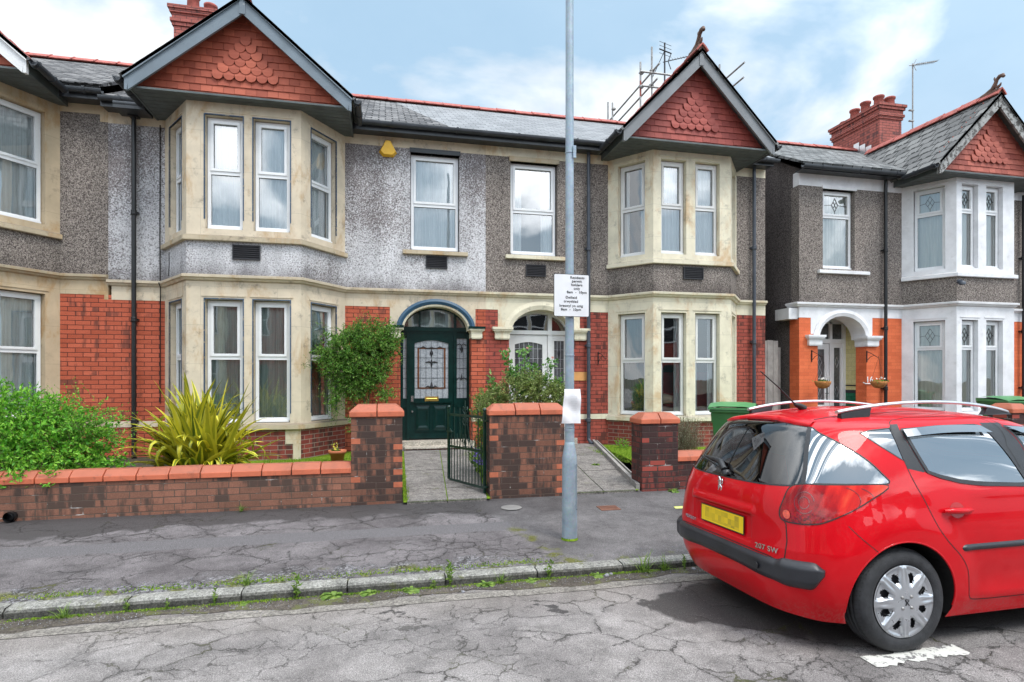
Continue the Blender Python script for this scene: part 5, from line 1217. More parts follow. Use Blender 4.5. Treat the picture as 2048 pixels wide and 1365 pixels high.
def garden_wall(label, low, pillars, mats, capm='coping'):
    t_ = thing('garden_wall', label, 'garden wall', ((low or pillars)[0][0], 7.2, .12))
    for (x0, x1, y0, y1, z1, L) in low:
        b = MB(); b.box(x0, x1, y0, y1, 0, z1); b.build('brick_panel', mats[0], t_)
        c = MB(); coping_run(c, x0+.02, x1-.02, y0, y1, z1+.001, L, h=.125); c.build('coping', capm, t_, bevel=.006)
        g = MB(); mortar_fill(g, x0+.02, x1-.02, y0, y1, z1); g.build('coping_mortar', 'dirt', t_)
    for (x0, x1, y0, y1, z1, L) in pillars:
        b = MB(); b.box(x0, x1, y0, y1, 0, z1)
        if mats[1] == 'brick_garden':      # bright orange headers and closers at the edges
            for r_ in range(2, 14):
                if r_ in (9, 12): continue
                lw = .11 if r_ % 2 else .0
                for e in (0, 1):
                    w_ = (.105 if (r_+e) % 2 else 0)
                    if not w_ or random.random() < .22: continue
                    za = .0765*r_+.006; zb_ = za+.064; xa = x0-.0015 if e == 0 else x1-w_
                    b.box(xa, xa+w_+.0015, y0-.0018, y0+.05, za, zb_, 1)
        b.build('pillar', [mats[1], 'orange_brick'], t_)
        c = MB(); coping_run(c, x0, x1, y0, y1, z1+.001, L, h=.145, vface=.065, ch=.09, hip=(True, True)); c.build('pillar_cap', capm, t_, bevel=.008)
        g = MB(); mortar_fill(g, x0, x1, y0, y1, z1); g.build('coping_mortar', 'dirt', t_)
    return t_
garden_wall('low brown brick garden wall with red coping and pillar, in front of the spiky plant', [(-9.5, -.403, 7.1, 7.33, .505, .323)], [(-.40, .20, 7.1, 7.5, 1.168, .30)], ['brick_low', 'brick_garden'])
garden_wall('chest high sooty brick wall with red cap between the two garden paths', [], [(1.28, 2.255, 7.1, 7.36, 1.165, .33)], ['brick_garden', 'brick_garden'])
garden_wall('dark weathered brick pillar and low wall left of the red car', [(3.87, 7.95, 7.16, 7.40, .50, .42)], [(3.345, 3.868, 7.12, 7.46, 1.02, .27)], ['brick_dark', 'brick_dark'])
garden_wall('garden wall with pillar behind the red car in front of the orange house', [(9.95, 17, 7.16, 7.40, .55, .42)], [(9.60, 9.948, 7.12, 7.50, 1.08, .35)], ['brick_dark', 'brick_dark'])
# weathered mortar splashes at the foot of the second wall
m_ = MB(); m_.box(2.06, 2.25, 7.085, 7.099, .09, .19); m_.box(2.12, 2.18, 7.088, 7.099, .20, .24)
# ---------------------------------------------------------------- gate
def gate():
    import math as _m
    hx, hy, fx, fy = 1.235, 7.24, .865, 8.03
    L = _m.hypot(fx-hx, fy-hy); g = thing('garden_gate', 'dark green wrought iron garden gate standing open inwards', 'gate', (hx, hy, .15))
    M_ = Matrix.Translation((hx, hy, 0)) @ Matrix.Rotation(_m.atan2(fy-hy, fx-hx), 4, 'Z')
    zb, zm, zt = .23, .69, 1.13
    def mb(): a = MB(); a.M = M_; return a
    a = mb()
    for x in (.0, L): a.box(x-.016, x+.016, -.016, .016, .17 if x == 0 else .23, 1.20)
    for x in (.0, L): a.lathe([(0, .05), (.018, .045), (.026, .03), (.026, .015), (.016, 0), (.016, -.02)], 10, 0, 'z', (x, 0, 1.205))
    for z_, w_ in ((zb, .012), (zm, .010), (zt, .012)): a.box(.016, L-.016, -w_/2, w_/2, z_-.016, z_+.016)
    a.build('gate_frame', 'green_metal', g)
    a = mb(); n = 12
    for i in range(1, n):
        x = L*i/n
        if i % 2 == 0 and i not in (6,): a.tube([(x, 0, zb), (x, 0, 1.21), (x, 0, 1.235)], [.0065, .0065, .002], 6)
        else:
            a.tube([(x, 0, zb), (x, 0, .86), (x, 0, .885)], [.0065, .0065, .002], 6)
    a.build('gate_bars', 'green_metal', g)
    a = mb(); c = L*.52
    for sx in (-1, 1):
        a.bar((c+sx*.15, 0, zm), (c+sx*.02, 0, zt-.02), .008, .008)
        a.tube([(c+sx*(.03+.055*_m.cos(t_)), 0, .77+.055*_m.sin(t_)) for t_ in [i*PI/6 for i in range(11)]], .006, 6)
        a.tube([(c+sx*(.02+.0), 0, 1.0), (c+sx*.07, 0, 1.05), (c+sx*.06, 0, 1.10), (c+sx*.02, 0, 1.08), (c+sx*.03, 0, 1.05)], .006, 6)
        a.tube([(c+sx*.01, 0, 1.15), (c+sx*.06, 0, 1.20), (c+sx*.05, 0, 1.25), (c+sx*.015, 0, 1.24), (c+sx*.03, 0, 1.21)], .006, 6)
    a.tube([(c, 0, zm), (c, 0, 1.30), (c, 0, 1.34)], [.007, .007, .002], 6)
    a.build('scroll_work', 'green_metal', g)
    a = mb(); a.box(-.06, .02, -.02, .02, .24, .26); a.box(-.06, .02, -.02, .02, 1.08, 1.10); a.build('hinge', 'green_metal', g)
    a = mb(); a.box(L-.12, L+.03, -.02, .02, .88, .90); a.tube([(L-.03, 0, .9), (L-.08, .03, .94), (L-.12, .03, .9)], .006, 6); a.build('latch', 'green_metal', g)
gate()
# ---------------------------------------------------------------- post with sign and notice
PX, PY = 1.778, 5.43; PZ = zp(PY)
t_ = thing('lamp_post', 'galvanised grey lamp post on the pavement in front of the terrace', 'lamp post', (PX, PY, PZ))
p = MB(); p.lathe([(.076, -.05), (.075, .3), (.073, .80), (.068, .835), (.052, .93), (.049, .955), (.046, .96)], 28, 0, 'z', (PX, PY, PZ)); p.build('base', 'galv', t_)
p = MB(); p.lathe([(.0465, .95), (.045, 1.3), (.042, 2.5), (.038, 6.0), (.036, 7.5), (0, 7.52)], 24, 0, 'z', (PX, PY, PZ)); p.build('pole', 'galv', t_)
a0 = R(-38)
p = MB()
for (za, zb_, aa, ab) in ((.30, .74, -52, -49), (.30, .74, -8, -5)):
    vs = []
    for z_ in (za, zb_):
        for a_ in (aa, ab): vs.append((PX+.0755*math.cos(R(a_)), PY+.0755*math.sin(R(a_)), PZ+z_))
    p.add([vs[0], vs[1], vs[3], vs[2]])
for z_ in (.30, .74):
    p.tube([(PX+.0745*math.cos(R(-50+i*5)), PY+.0745*math.sin(R(-50+i*5)), PZ+z_) for i in range(10)], .002, 5)
p.build('access_door', 'vent', t_)
p = MB()
for z_, r_ in ((1.86, .046), (1.44, .047), (1.46, .047), (1.13, .047), (1.115, .047), (1.15, .047), (3.86, .043)):
    p.lathe([(r_, -.006), (r_+.003, -.004), (r_+.003, .004), (r_, .006)], 20, 0, 'z', (PX, PY, z_))
p.box(PX+.02, PX+.05, PY-.055, PY-.04, 3.80, 3.92)
p.build('strap', 'galv', t_)
p = MB(); p.lathe([(.085, .0), (.078, .012), (.074, .03)], 20, 0, 'z', (PX, PY, PZ)); p.build('base_moss', 'moss', t_)
t_ = thing('parking_sign', 'white bilingual residents parking sign with black border on the lamp post', 'sign', (PX, PY-.06, 2.2))
sg = Seg(PX-.185, PY-.075, PX+.18, PY-.066); W_, Z0, Z1 = sg.L, 2.236, 2.652
def rr(u0, u1, z0, z1, r_): return [(u1-r_+r_*math.cos(a), z1-r_+r_*math.sin(a)) for a in (0, PI/6, PI/3, PI/2)]+[(u0+r_+r_*math.cos(a), z1-r_+r_*math.sin(a)) for a in (PI/2, PI*2/3, PI*5/6, PI)]+[(u0+r_+r_*math.cos(a), z0+r_+r_*math.sin(a)) for a in (PI, PI*7/6, PI*4/3, PI*1.5)]+[(u1-r_+r_*math.cos(a), z0+r_+r_*math.sin(a)) for a in (PI*1.5, PI*5/3, PI*11/6, PI*2)]
MAT['sign_white'] = plain('sign_white', (.74, .76, .78), .4, var=.06)
MAT['sign_black'] = plain('sign_black', (.02, .02, .022), .5)
MAT['paper'] = plain('paper', (.78, .78, .80), .35, var=.06, spec=.6)
MAT['print_grey'] = plain('print_grey', (.38, .38, .40), .6)
p = MB(); plate(p, sg, rr(0, W_, Z0, Z1, .014), depth=.004, back=True); p.build('sign_plate', 'sign_black', t_)
p = MB(); plate(p, sg, rr(.005, W_-.005, Z0+.005, Z1-.005, .011), out=.0015, depth=.001); p.build('sign_face', 'sign_white', t_)
ang = math.atan2(sg.d.y, sg.d.x)
for tx, uu, zz, sz in (('Residents', .66, 2.608, .034), ('permit', .645, 2.573, .034), ('holders', .645, 2.537, .034), ('only', .645, 2.501, .034), ('8am  -  10pm', .645, 2.465, .034), ('Deiliaid', .49, 2.413, .034), ('trwydded', .48, 2.375, .034), ('breswyl yn unig', .485, 2.332, .034), ('8am  -  10pm', .48, 2.296, .034)):
    P_ = sg.pt(uu*W_, zz, .0035)
    text_mesh(tx, sz, 'lettering', 'sign_black', Matrix.Translation(P_) @ Matrix.Rotation(ang, 4, 'Z') @ Matrix.Rotation(R(90), 4, 'X'), t_, .0003, bold=.0006, sx=1.04)
p = MB(); p.box(PX-.06, PX+.06, PY-.067, PY-.04, 2.33, 2.36); p.box(PX-.06, PX+.06, PY-.067, PY-.04, 2.53, 2.56); p.build('bracket', 'galv', t_)
t_ = thing('paper_notice', 'crumpled white paper notice in clear plastic tied to the lamp post', 'notice', (PX, PY-.06, 1.2))
m_ = MB(); nu, nv = 10, 12; g_ = []
for j in range(nv+1):
    for i in range(nu+1):
        u, v = i/nu, j/nv
        x = -.085+.17*u+.020*(1-v)*(-1.2+u*.9)*1.2; z_ = 1.205+.325*v+.018*(u-.5)*(1-v)-(.02*(u) if v < .1 else 0)
        y = -.076-.012*math.sin(u*7+v*3)-.010*math.sin(v*9+u*2)-.035*abs(u-.5)*(-1)*.8
        g_.append((PX+.01+x, PY+y, z_))
m_.mesh(g_, [(j*(nu+1)+i, j*(nu+1)+i+1, (j+1)*(nu+1)+i+1, (j+1)*(nu+1)+i) for j in range(nv) for i in range(nu)], 0, True); m_.build('sheet', 'paper', t_)
m_ = MB()
for k_ in range(11): m_.tube([(PX-.015+.002*math.sin(k_*2), PY-.094, 1.46-.017*k_), (PX+.02, PY-.096, 1.458-.017*k_), (PX+.055-.01*(k_ % 3), PY-.094, 1.457-.017*k_)], .0009, 4)
m_.build('printed_lines', 'print_grey', t_)
# ---------------------------------------------------------------- covers, marking, oddments
def oneoff(o, label, cat, group=None): return tag(o, label, cat, group)
m_ = MB(); z_ = zp(6.65)+.004; m_.lathe([(0, .004), (.095, .004), (.10, .003), (.115, .006), (.125, .0)], 24, 0, 'z', (1.455, 6.65, z_)); oneoff(m_.build('stopcock_cover', 'cover_grey'), 'small round grey stopcock cover in the pavement by the middle wall', 'cover')
m_ = MB(); z_ = zp(6.43)
m_.hexa([(2.47, 6.34, zp(6.34)-.01), (2.71, 6.34, zp(6.34)-.01), (2.71, 6.52, zp(6.52)-.01), (2.47, 6.52, zp(6.52)-.01), (2.47, 6.34, zp(6.34)+.006), (2.71, 6.34, zp(6.34)+.006), (2.71, 6.52, zp(6.52)+.006), (2.47, 6.52, zp(6.52)+.006)])
for i in range(1, 5): m_.box(2.48, 2.70, 6.34+i*.036-.003, 6.34+i*.036+.003, z_, zp(6.34+i*.036)+.010)
oneoff(m_.build('access_cover', 'cover_rust'), 'small rusty rectangular access cover in the pavement right of the lamp post', 'cover')
m_ = MB(); ns = 22; up_, lo_ = [], []
for i in range(ns+1):
    x = 2.72+.68*i/ns; up_.append((x+random.uniform(-.01, .01), 2.855+random.uniform(-.016, .014)+.02*(x-2.7), .0045)); lo_.append((x+random.uniform(-.01, .01), 2.74+random.uniform(-.02, .02)+.02*(x-2.7), .0045))
for i in range(ns): m_.add([lo_[i], lo_[i+1], up_[i+1], up_[i]])
structure(m_.build('road_marking', 'mark'))
m_ = MB(); m_.lathe([(.055, 0), (.055, .06), (.045, .06), (.045, -.02)], 20, 0, 'y', (-3.87, 7.04, .17)); m_.disc((-3.87, 7.09, .17), .045, 16, 0, 'y'); oneoff(m_.build('overflow_pipe', 'black_iron', bevel=0), 'black plastic pipe end poking out at the foot of the low wall', 'pipe')
m_ = MB(); m_.hexa([(3.36, 6.25, .088), (3.47, 6.23, .088), (3.49, 6.31, .09), (3.38, 6.33, .09), (3.37, 6.26, .096), (3.46, 6.24, .10), (3.48, 6.30, .10), (3.39, 6.32, .094)]); MAT['wrapper'] = plain('wrapper', (.62, .64, .18), .4, var=.3, sc=30); oneoff(m_.build('litter_wrapper', 'wrapper'), 'yellow and white scrap of litter on the pavement behind the car', 'litter')
def blob_stone(name, x, y, z_, r_, label, mat='pebble'):
    bm = bmesh.new(); bmesh.ops.create_icosphere(bm, subdivisions=2, radius=r_)
    for v in bm.verts: v.co *= random.uniform(.78, 1.12); v.co.z *= .7
    me = bpy.data.meshes.new(name); bm.to_mesh(me); bm.free(); me.materials.append(MAT[mat]); o = bpy.data.objects.new(name, me); COL.objects.link(o); o.location = (x, y, z_+r_*.45); return tag(o, label, 'stone', 'loose stones in the gutter')
blob_stone('loose_stone', 1.845, 4.62, -.06, .026, 'larger grey pebble in the gutter right of the lamp post'); blob_stone('loose_stone', 1.90, 4.655, -.06, .019, 'smaller grey pebble touching the larger one in the gutter')
blob_stone('loose_stone', .60, 4.52, -.056, .015, 'blue grey pebble in the gutter left of the lamp post'); blob_stone('loose_stone', 2.66, 4.62, -.06, .022, 'pale stone in the gutter under the back of the car')
# scattered grit: nobody could count it
m_ = MB()
for i in range(2600):
    x = random.uniform(-3.6, 4.2)
    if random.random() < .6: y = random.gauss(4.60, .06); z_ = zr(min(y, KY))+.008
    else: y = random.uniform(4.84, 5.08); z_ = zp(y)+.002
    if y > KY-.01 and y < 4.83: continue
    r_ = random.uniform(.002, .0065)
    pts = [(x+r_*random.uniform(.6, 1.2)*math.cos(a), y+r_*random.uniform(.6, 1.2)*math.sin(a), z_) for a in (0, 1.5, 3.1, 4.7)]
    tp = (x, y, z_+r_*.9)
    for q in range(4): m_.add([pts[q], pts[(q+1) % 4], tp])
tag(m_.build('grit', 'pebble'), 'loose grit and chippings along both sides of the kerb', 'grit', kind='stuff')
# ---------------------------------------------------------------- side gate in the gap
t_ = thing('board_gate', 'tall weathered grey timber gate closing the gap between the houses', 'gate', (8.3, 11.3, .3))
m_ = MB(); x = 8.0
for i, w_ in enumerate((.15, .15, .15, .13)):
    m_.box(x+.004, x+w_-.004, 11.28, 11.30, .32, 2.47-.01*(i % 2)); x += w_
m_.build('boards', 'wood_grey', t_, bevel=.003)
m_ = MB(); m_.box(8.60, 8.70, 11.36, 11.44, .3, 2.32); m_.box(8.0, 8.6, 11.305, 11.34, .8, .9); m_.box(8.0, 8.6, 11.305, 11.34, 2.0, 2.1); m_.build('gate_post', 'wood_grey', t_)
# ---------------------------------------------------------------- wheelie bins
MAT['bin_green'] = plain('bin_green', (.04, .17, .055), .45, var=.12, sc=5)
MAT['bin_lid'] = plain('bin_lid', (.07, .25, .09), .42, var=.1, sc=5)
def wheelie_bin():
    b = thing('wheelie_bin', None, 'wheelie bin', local=True)
    m_ = MB(); w0, d0, w1, d1, h = .21, .20, .27, .30, .88
    lo = [(-w0, -d0, .06), (w0, -d0, .06), (w0, d0-.06, .06), (-w0, d0-.06, .06)]; hi = [(-w1, -d1, h), (w1, -d1, h), (w1, d1-.02, h), (-w1, d1-.02, h)]
    m_.hexa(lo+hi); m_.box(-w1-.02, w1+.02, -d1-.02, d1, h-.05, h-.002)
    for sx in (-1, 1):
        for k_ in (-.13, .02): m_.hexa([(sx*(w1-.012), k_-.02, h-.22), (sx*(w1+.012), k_-.02, h-.22), (sx*(w1+.012), k_+.02, h-.22), (sx*(w1-.012), k_+.02, h-.22), (sx*(w1-.005), k_-.02, h-.06), (sx*(w1+.02), k_-.02, h-.06), (sx*(w1+.02), k_+.02, h-.06), (sx*(w1-.005), k_+.02, h-.06)])
    m_.build('bin_body', 'bin_green', b, bevel=.012)
    m_ = MB(); n = 6; pr = []
    for i in range(n+1):
        v = i/n; pr.append((-d1-.045+(2*d1+.05)*v, h+.03+.045*math.sin(PI*v*.9)+.02*v))
    vs = [(-w1-.035, y, z_) for y, z_ in pr]+[(-w1*.6, y, z_+.022) for y, z_ in pr]+[(w1*.6, y, z_+.022) for y, z_ in pr]+[(w1+.035, y, z_) for y, z_ in pr]; k_ = n+1
    m_.mesh(vs, [(a*k_+i, (a+1)*k_+i, (a+1)*k_+i+1, a*k_+i+1) for a in range(3) for i in range(n)], 0, True)
    rim = [(-w1-.035, -d1-.045), (w1+.035, -d1-.045), (w1+.035, d1+.005), (-w1-.035, d1+.005)]
    m_.mesh([(x, y, h+.001) for x, y in rim]+[(rim[0][0], rim[0][1], h+.03), (rim[1][0], rim[1][1], h+.03), (rim[2][0], rim[2][1], h+.06), (rim[3][0], rim[3][1], h+.06)], [(0, 1, 5, 4), (1, 2, 6, 5), (2, 3, 7, 6), (3, 0, 4, 7)])
    m_.build('lid', 'bin_lid', b)
    m_ = MB(); m_.tube([(-w1+.02, d1+.05, h-.02), (w1-.02, d1+.05, h-.02)], .016, 8); m_.box(-w1+.03, -w1+.06, d1-.02, d1+.05, h-.05, h); m_.box(w1-.06, w1-.03, d1-.02, d1+.05, h-.05, h); m_.build('handle', 'bin_green', b)
    for sx in (-1, 1):
        m_ = MB()
        vs = []
        for x in (sx*(w0+.01), sx*(w0+.055)):
            vs += [(x, d0+.02+.095*math.cos(a), .095+.095*math.sin(a)) for a in [i*PI/8 for i in range(16)]]
        m_.mesh(vs, [(i, (i+1) % 16, 16+(i+1) % 16, 16+i) for i in range(16)]+[tuple(range(16)), tuple(range(31, 15, -1))]); m_.build('wheel', 'cord_black', b)
    return b
b0 = wheelie_bin(); b0.scale = (1.12, 1.1, 1.0); b0.location = (5.45, 8.25, .26); b0.rotation_euler = (0, 0, R(-38)); tag(b0, 'green wheelie bin beside the dark brick pillar, behind the back of the red car', group='green wheelie bins')
b1 = copy_tree(b0); b1.location = (11.62, 8.7, .30); b1.rotation_euler = (0, 0, R(-10)); b1['label'] = 'green wheelie bin at the right edge in front of the orange painted brick'
# ---------------------------------------------------------------- scaffolding behind the gable
t_ = thing('scaffolding', 'steel tube scaffolding round the chimney behind the grey gable', 'scaffolding', (6.7, 14, 0))
def pole(pts, mat='galv_pole', r_=.0245): m_ = MB(); m_.tube(pts, r_, 10); m_.build('scaffold_tube', mat, t_)
pole([(6.73, 13.8, .05), (6.73, 13.8, 10.19)][::1]) if False else pole([(6.73, 13.75, 8.0), (6.73, 13.75, 10.19)])
pole([(6.437, 13.8, 8.0), (6.437, 13.8, 9.79)]); pole([(6.437, 13.8, 8.9), (6.437, 13.8, 9.30)], 'rust_pole', .026)
pole([(6.428, 16, 8.0), (6.428, 16, 9.78)]); pole([(6.57, 16, 8.0), (6.57, 16, 9.78)])
pole([(6.772, 13.4, 9.59), (6.772, 16.7, 9.59)]); pole([(6.716, 13.4, 9.20), (6.716, 16.2, 9.20)])
pole([(6.40, 13.72, 9.505), (8.9, 13.72, 9.50)]); pole([(6.45, 13.72, 9.14), (8.9, 13.72, 9.13)])
pole([(8.71, 13.8, 8.0), (8.71, 13.8, 9.99)]); pole([(9.29, 13.55, 9.99), (9.29, 16.2, 9.99)]); pole([(9.262, 13.55, 9.587), (9.262, 16.2, 9.587)])
m_ = MB()
for c in ((6.75, 13.77, 9.59), (6.72, 13.77, 9.20), (6.45, 13.77, 9.50), (6.45, 13.77, 9.14), (6.5, 15.98, 9.2), (6.6, 15.98, 9.59)):
    m_.lathe([(.0, -.045), (.042, -.04), (.046, 0), (.042, .04), (0, .045)], 8, 0, 'z', c); m_.box(c[0]-.06, c[0]+.06, c[1]-.04, c[1]+.04, c[2]-.015, c[2]+.015)
m_.build('coupler', 'galv_pole', t_)
# ---------------------------------------------------------------- red estate car
def lerp_t(tb):
    def f(z_):
        if z_ <= tb[0][0]: return tb[0][1]
        for (a, va), (b, vb) in zip(tb, tb[1:]):
            if z_ <= b: return va+(vb-va)*(z_-a)/(b-a)
        return tb[-1][1]
    return f
def smooth_t(tb, n=4, h=.02):
    """piecewise-linear table, box-smoothed so that the body has no creases"""
    f = lerp_t(tb); zs = [.18+i*.004 for i in range(320)]; v = [f(z_) for z_ in zs]
    for _ in range(n):
        w_ = 8; v2 = v[:]
        for i in range(len(v)):
            k0 = min(w_, i, len(v)-1-i); v2[i] = sum(v[i-k0:i+k0+1])/(2*k0+1)
        v = v2
    def g(z_):
        t_ = (z_-.18)/.004; i = max(0, min(318, int(t_))); fr = min(1, max(0, t_-i)); return v[i]*(1-fr)+v[i+1]*fr
    return g
fW = smooth_t([(.18, .80), (.3, .845), (.45, .865), (.6, .874), (.75, .872), (.85, .862), (.95, .842), (1.0, .825), (1.1, .785), (1.2, .74), (1.3, .69), (1.36, .65), (1.40, .59), (1.43, .50), (1.45, .33), (1.458, .0)])
fR = smooth_t([(.18, -.60), (.28, -.66), (.36, -.685), (.42, -.69), (.50, -.69), (.56, -.685), (.62, -.675), (.80, -.675), (.90, -.665), (.975, -.635), (1.1, -.565), (1.2, -.505), (1.3, -.435), (1.37, -.38), (1.40, -.30), (1.43, -.12), (1.45, .1), (1.458, .3)])
fF = smooth_t([(.18, 3.25), (.3, 3.33), (.6, 3.36), (.7, 3.28), (.78, 3.13), (.85, 2.93), (.92, 2.65), (.98, 2.35), (1.1, 2.05), (1.2, 1.80), (1.3, 1.55), (1.38, 1.3), (1.42, 1.05), (1.45, .8), (1.458, .6)])
fN = lerp_t([(.6, 5.0), (.9, 3.8), (1.3, 3.4)])
XM = .6; WB = 2.54
def sstep(a, b, x):
    t_ = max(0, min(1, (x-a)/(b-a))); return t_*t_*(3-2*t_)
def base(s_, z_):
    c, n_ = math.cos(s_), math.sin(s_); nn = fN(z_) if c >= 0 else 4.0
    r_ = (abs(c)**nn+abs(n_)**nn)**(-1/nn); w_ = fW(z_)
    a = (XM-fR(z_)) if c >= 0 else (fF(z_)-XM)
    return Vector((XM-a*c*r_, -w_*n_*r_, z_))
def disp(p):
    d = 0
    for wx in (0, WB):     # swollen wheel arches
        rr_ = math.hypot(p.x-wx, p.z-.31)
        d += .016*sstep(.58, .43, rr_) if p.y < -.5 else 0
        if rr_ < .40 and p.y < -.5: d -= .0
    if p.x < -.5 and abs(p.y) < .60: # number plate recess
        d -= .022*sstep(.36, .335, abs(p.y+.0))*sstep(.585, .60, p.z)*sstep(.765, .745, p.z)
        d += .014*sstep(.40, .36, abs(p.y))*sstep(.755, .775, p.z)*sstep(.83, .79, p.z)
    if -.2 < p.x < 3.0 and p.y < -.5: # hollow along the doors, crease above the sill
        f = sstep(.35, .7, p.x)*sstep(3.0, 2.7, p.x)
        d += -.010*f*math.exp(-((p.z-.42)/.09)**2)+.007*f*math.exp(-((p.z-.30)/.035)**2)
        d += .006*f*math.exp(-((p.z-.93)/.035)**2)
    return d
def nrm0(s_, z_):
    e = .004
    a = base(s_+e, z_)-base(s_-e, z_); b = base(s_, min(z_+e, 1.4575))-base(s_, z_-e)
    n_ = b.cross(a); 
    if n_.length < 1e-9: return Vector((0, 0, 1))
    n_.normalize(); c = Vector((base(s_, z_).x-1.0, base(s_, z_).y, .3))
    return n_ if n_.dot(c) > 0 else -n_
def surf(s_, z_, off=0):
    p = base(s_, z_); n_ = nrm0(s_, z_); return p+n_*(disp(p)+off)
def snorm(s_, z_):
    e = .005; a = surf(s_+e, z_)-surf(s_-e, z_); b = surf(s_, min(z_+e, 1.457))-surf(s_, z_-e); n_ = b.cross(a)
    if n_.length < 1e-9: return Vector((0, 0, 1))
    n_.normalize(); return n_ if n_.dot(nrm0(s_, z_)) > 0 else -n_
def SX(x, z_):      # side point (x, z) -> (s, z)
    a = (XM-fR(z_)) if x < XM else (fF(z_)-XM); e = min(.9999, abs(x-XM)/a); nn = fN(z_) if x < XM else 4.0
    yn = (1-e**nn)**(1/nn); return (math.atan2(yn, e if x < XM else -e), z_)
def SY(y, z_):      # rear point (lateral, z)
    nn = fN(z_); yn = min(.9999, abs(y)/fW(z_)); e = (1-yn**nn)**(1/nn); return (math.atan2(yn, e), z_)
def F(ph, z_):      # superellipse parameter -> (s, z)
    nn = fN(z_) if ph <= PI/2 else 4.0
    e = abs(math.cos(ph))**(2/nn); yn = abs(math.sin(ph))**(2/nn)
    return (math.atan2(yn, e if ph <= PI/2 else -e), z_)
def FP(P): return [F(a, b) for a, b in P]
def dens(poly, st=.03, close=True):
    out = []; n_ = len(poly)
    for i in range(n_ if close else n_-1):
        a, b = poly[i], poly[(i+1) % n_]; L = math.hypot(b[0]-a[0], b[1]-a[1]); k_ = max(1, int(L/st))
        out += [(a[0]+(b[0]-a[0])*j/k_, a[1]+(b[1]-a[1])*j/k_) for j in range(k_)]
    if not close: out.append(poly[-1])
    return out
def inpoly(x, y, P):
    c = False; j = len(P)-1
    for i in range(len(P)):
        if (P[i][1] > y) != (P[j][1] > y) and x < (P[j][0]-P[i][0])*(y-P[i][1])/(P[j][1]-P[i][1])+P[i][0]: c = not c
        j = i
    return c
def spl(pts, k=4, close=True):
    """Catmull-Rom through the points so that outlines run as curves"""
    n_ = len(pts); out = []
    for i in range(n_ if close else n_-1):
        p0, p1, p2, p3 = (pts[(i+q) % n_] if close else pts[max(0, min(n_-1, i+q))] for q in (-1, 0, 1, 2))
        for j in range(k):
            t_ = j/k; out.append(tuple(.5*((2*p1[d])+(-p0[d]+p2[d])*t_+(2*p0[d]-5*p1[d]+4*p2[d]-p3[d])*t_*t_+(-p0[d]+3*p1[d]-3*p2[d]+p3[d])*t_**3) for d in (0, 1)))
    if not close: out.append(pts[-1])
    return out
def red_paint():
    t = NT('car_red'); ob = t.obj(); n = t.noise(ob, 2.5, 3)
    col = t.ramp(n, [(.3, (.50, .003, .008)), (.7, (.60, .004, .011))])
    dirt = t.m('MULTIPLY', t.mapr(t.sep(ob, 2), .34, .20), t.mapr(t.noise(ob, 60, 4, .7), .48, .60))
    col = t.mix(t.m('MULTIPLY', dirt, .25), col, (.25, .16, .13))
    return t.out(t.pbr(col, .35, None, spec=.08, Coat_Weight=.55, Coat_Roughness=.02, Coat_IOR=1.45))
MAT['car_red'] = red_paint()
MAT['car_black'] = plain('car_black', (.018, .019, .022), .42, var=.2, bump=.15, bsc=300)
MAT['bumper_black'] = plain('bumper_black', (.022, .023, .028), .36, var=.25, bump=.12, bsc=260)
MAT['tyre'] = plain('tyre', (.028, .029, .032), .78, var=.35, sc=14, bump=.3, bsc=90)
MAT['wheel_silver'] = plain('wheel_silver', (.52, .54, .57), .30, metal=.7, var=.08, sc=8)
MAT['plate_yellow'] = None
def lamp_mat():
    t = NT('lamp_red'); ob = t.obj(); lw = t.n('LayerWeight', out=1, Blend=.3)
    x = t.sep(ob, 0)
    sk = t.comb(t.m('ADD', t.m('MULTIPLY', x, 14), t.m('MULTIPLY', t.sep(ob, 2), -9)), t.m('MULTIPLY', t.sep(ob, 1), 5), t.m('MULTIPLY', t.sep(ob, 2), 5))
    n = t.m('ADD', t.m('MULTIPLY', t.noise(sk, 1, 3, .5, .5), .8), t.mapr(x, -.62, -.15, -.06, .26))
    pr = t.vor(ob, 90, out=1)
    col = t.ramp(n, [(.26, (.09, .001, .002)), (.42, (.34, .002, .003)), (.64, (.60, .015, .008)), (.84, (.70, .08, .03))])
    low = t.m('MULTIPLY', t.mapr(t.sep(ob, 2), .86, .80), t.mapr(x, -.36, -.46))
    col = t.mix(t.m('MULTIPLY', low, .7), col, t.mix(1, pr, (.35, .02, .03), 'MULTIPLY'))
    return t.out(t.pbr(col, .18, t.bump(t.noise(t.vm('MULTIPLY', ob, (30, 30, 8)), 1, 2), .15, .01), spec=.15, Coat_Weight=.4, Coat_Roughness=.02))
MAT['lamp_red'] = lamp_mat()
MAT['lamp_deep'] = plain('lamp_deep', (.13, .003, .004), .2, coat=1)
MAT['lamp_orange'] = plain('lamp_orange', (.62, .06, .02), .15, var=.3, sc=40, coat=1)
def plate_mat():
    t = NT('plate_yellow'); ob = t.obj()
    v = t.vm('SNAP', ob, (.04, .04, .04)); n = t.n('TexWhiteNoise', dict(noise_dimensions='3D'), out=0, Vector=v)
    y, z_ = t.sep(ob, 1), t.sep(ob, 2)
    inn = t.m('MULTIPLY', t.mapr(t.m('ABSOLUTE', y), .215, .21), t.mapr(t.m('ABSOLUTE', t.m('SUBTRACT', z_, .668)), .046, .045))
    col = t.mix(t.m('MULTIPLY', inn, .6), (.86, .60, .015), t.ramp(n, [(0, (.80, .56, .02)), (.5, (.52, .38, .02)), (1, (.20, .15, .03))]))
    return t.out(t.pbr(col, .35))
MAT['plate_yellow'] = plate_mat()
MAT['seat_cloth'] = plain('seat_cloth', (.03, .032, .036), .9)

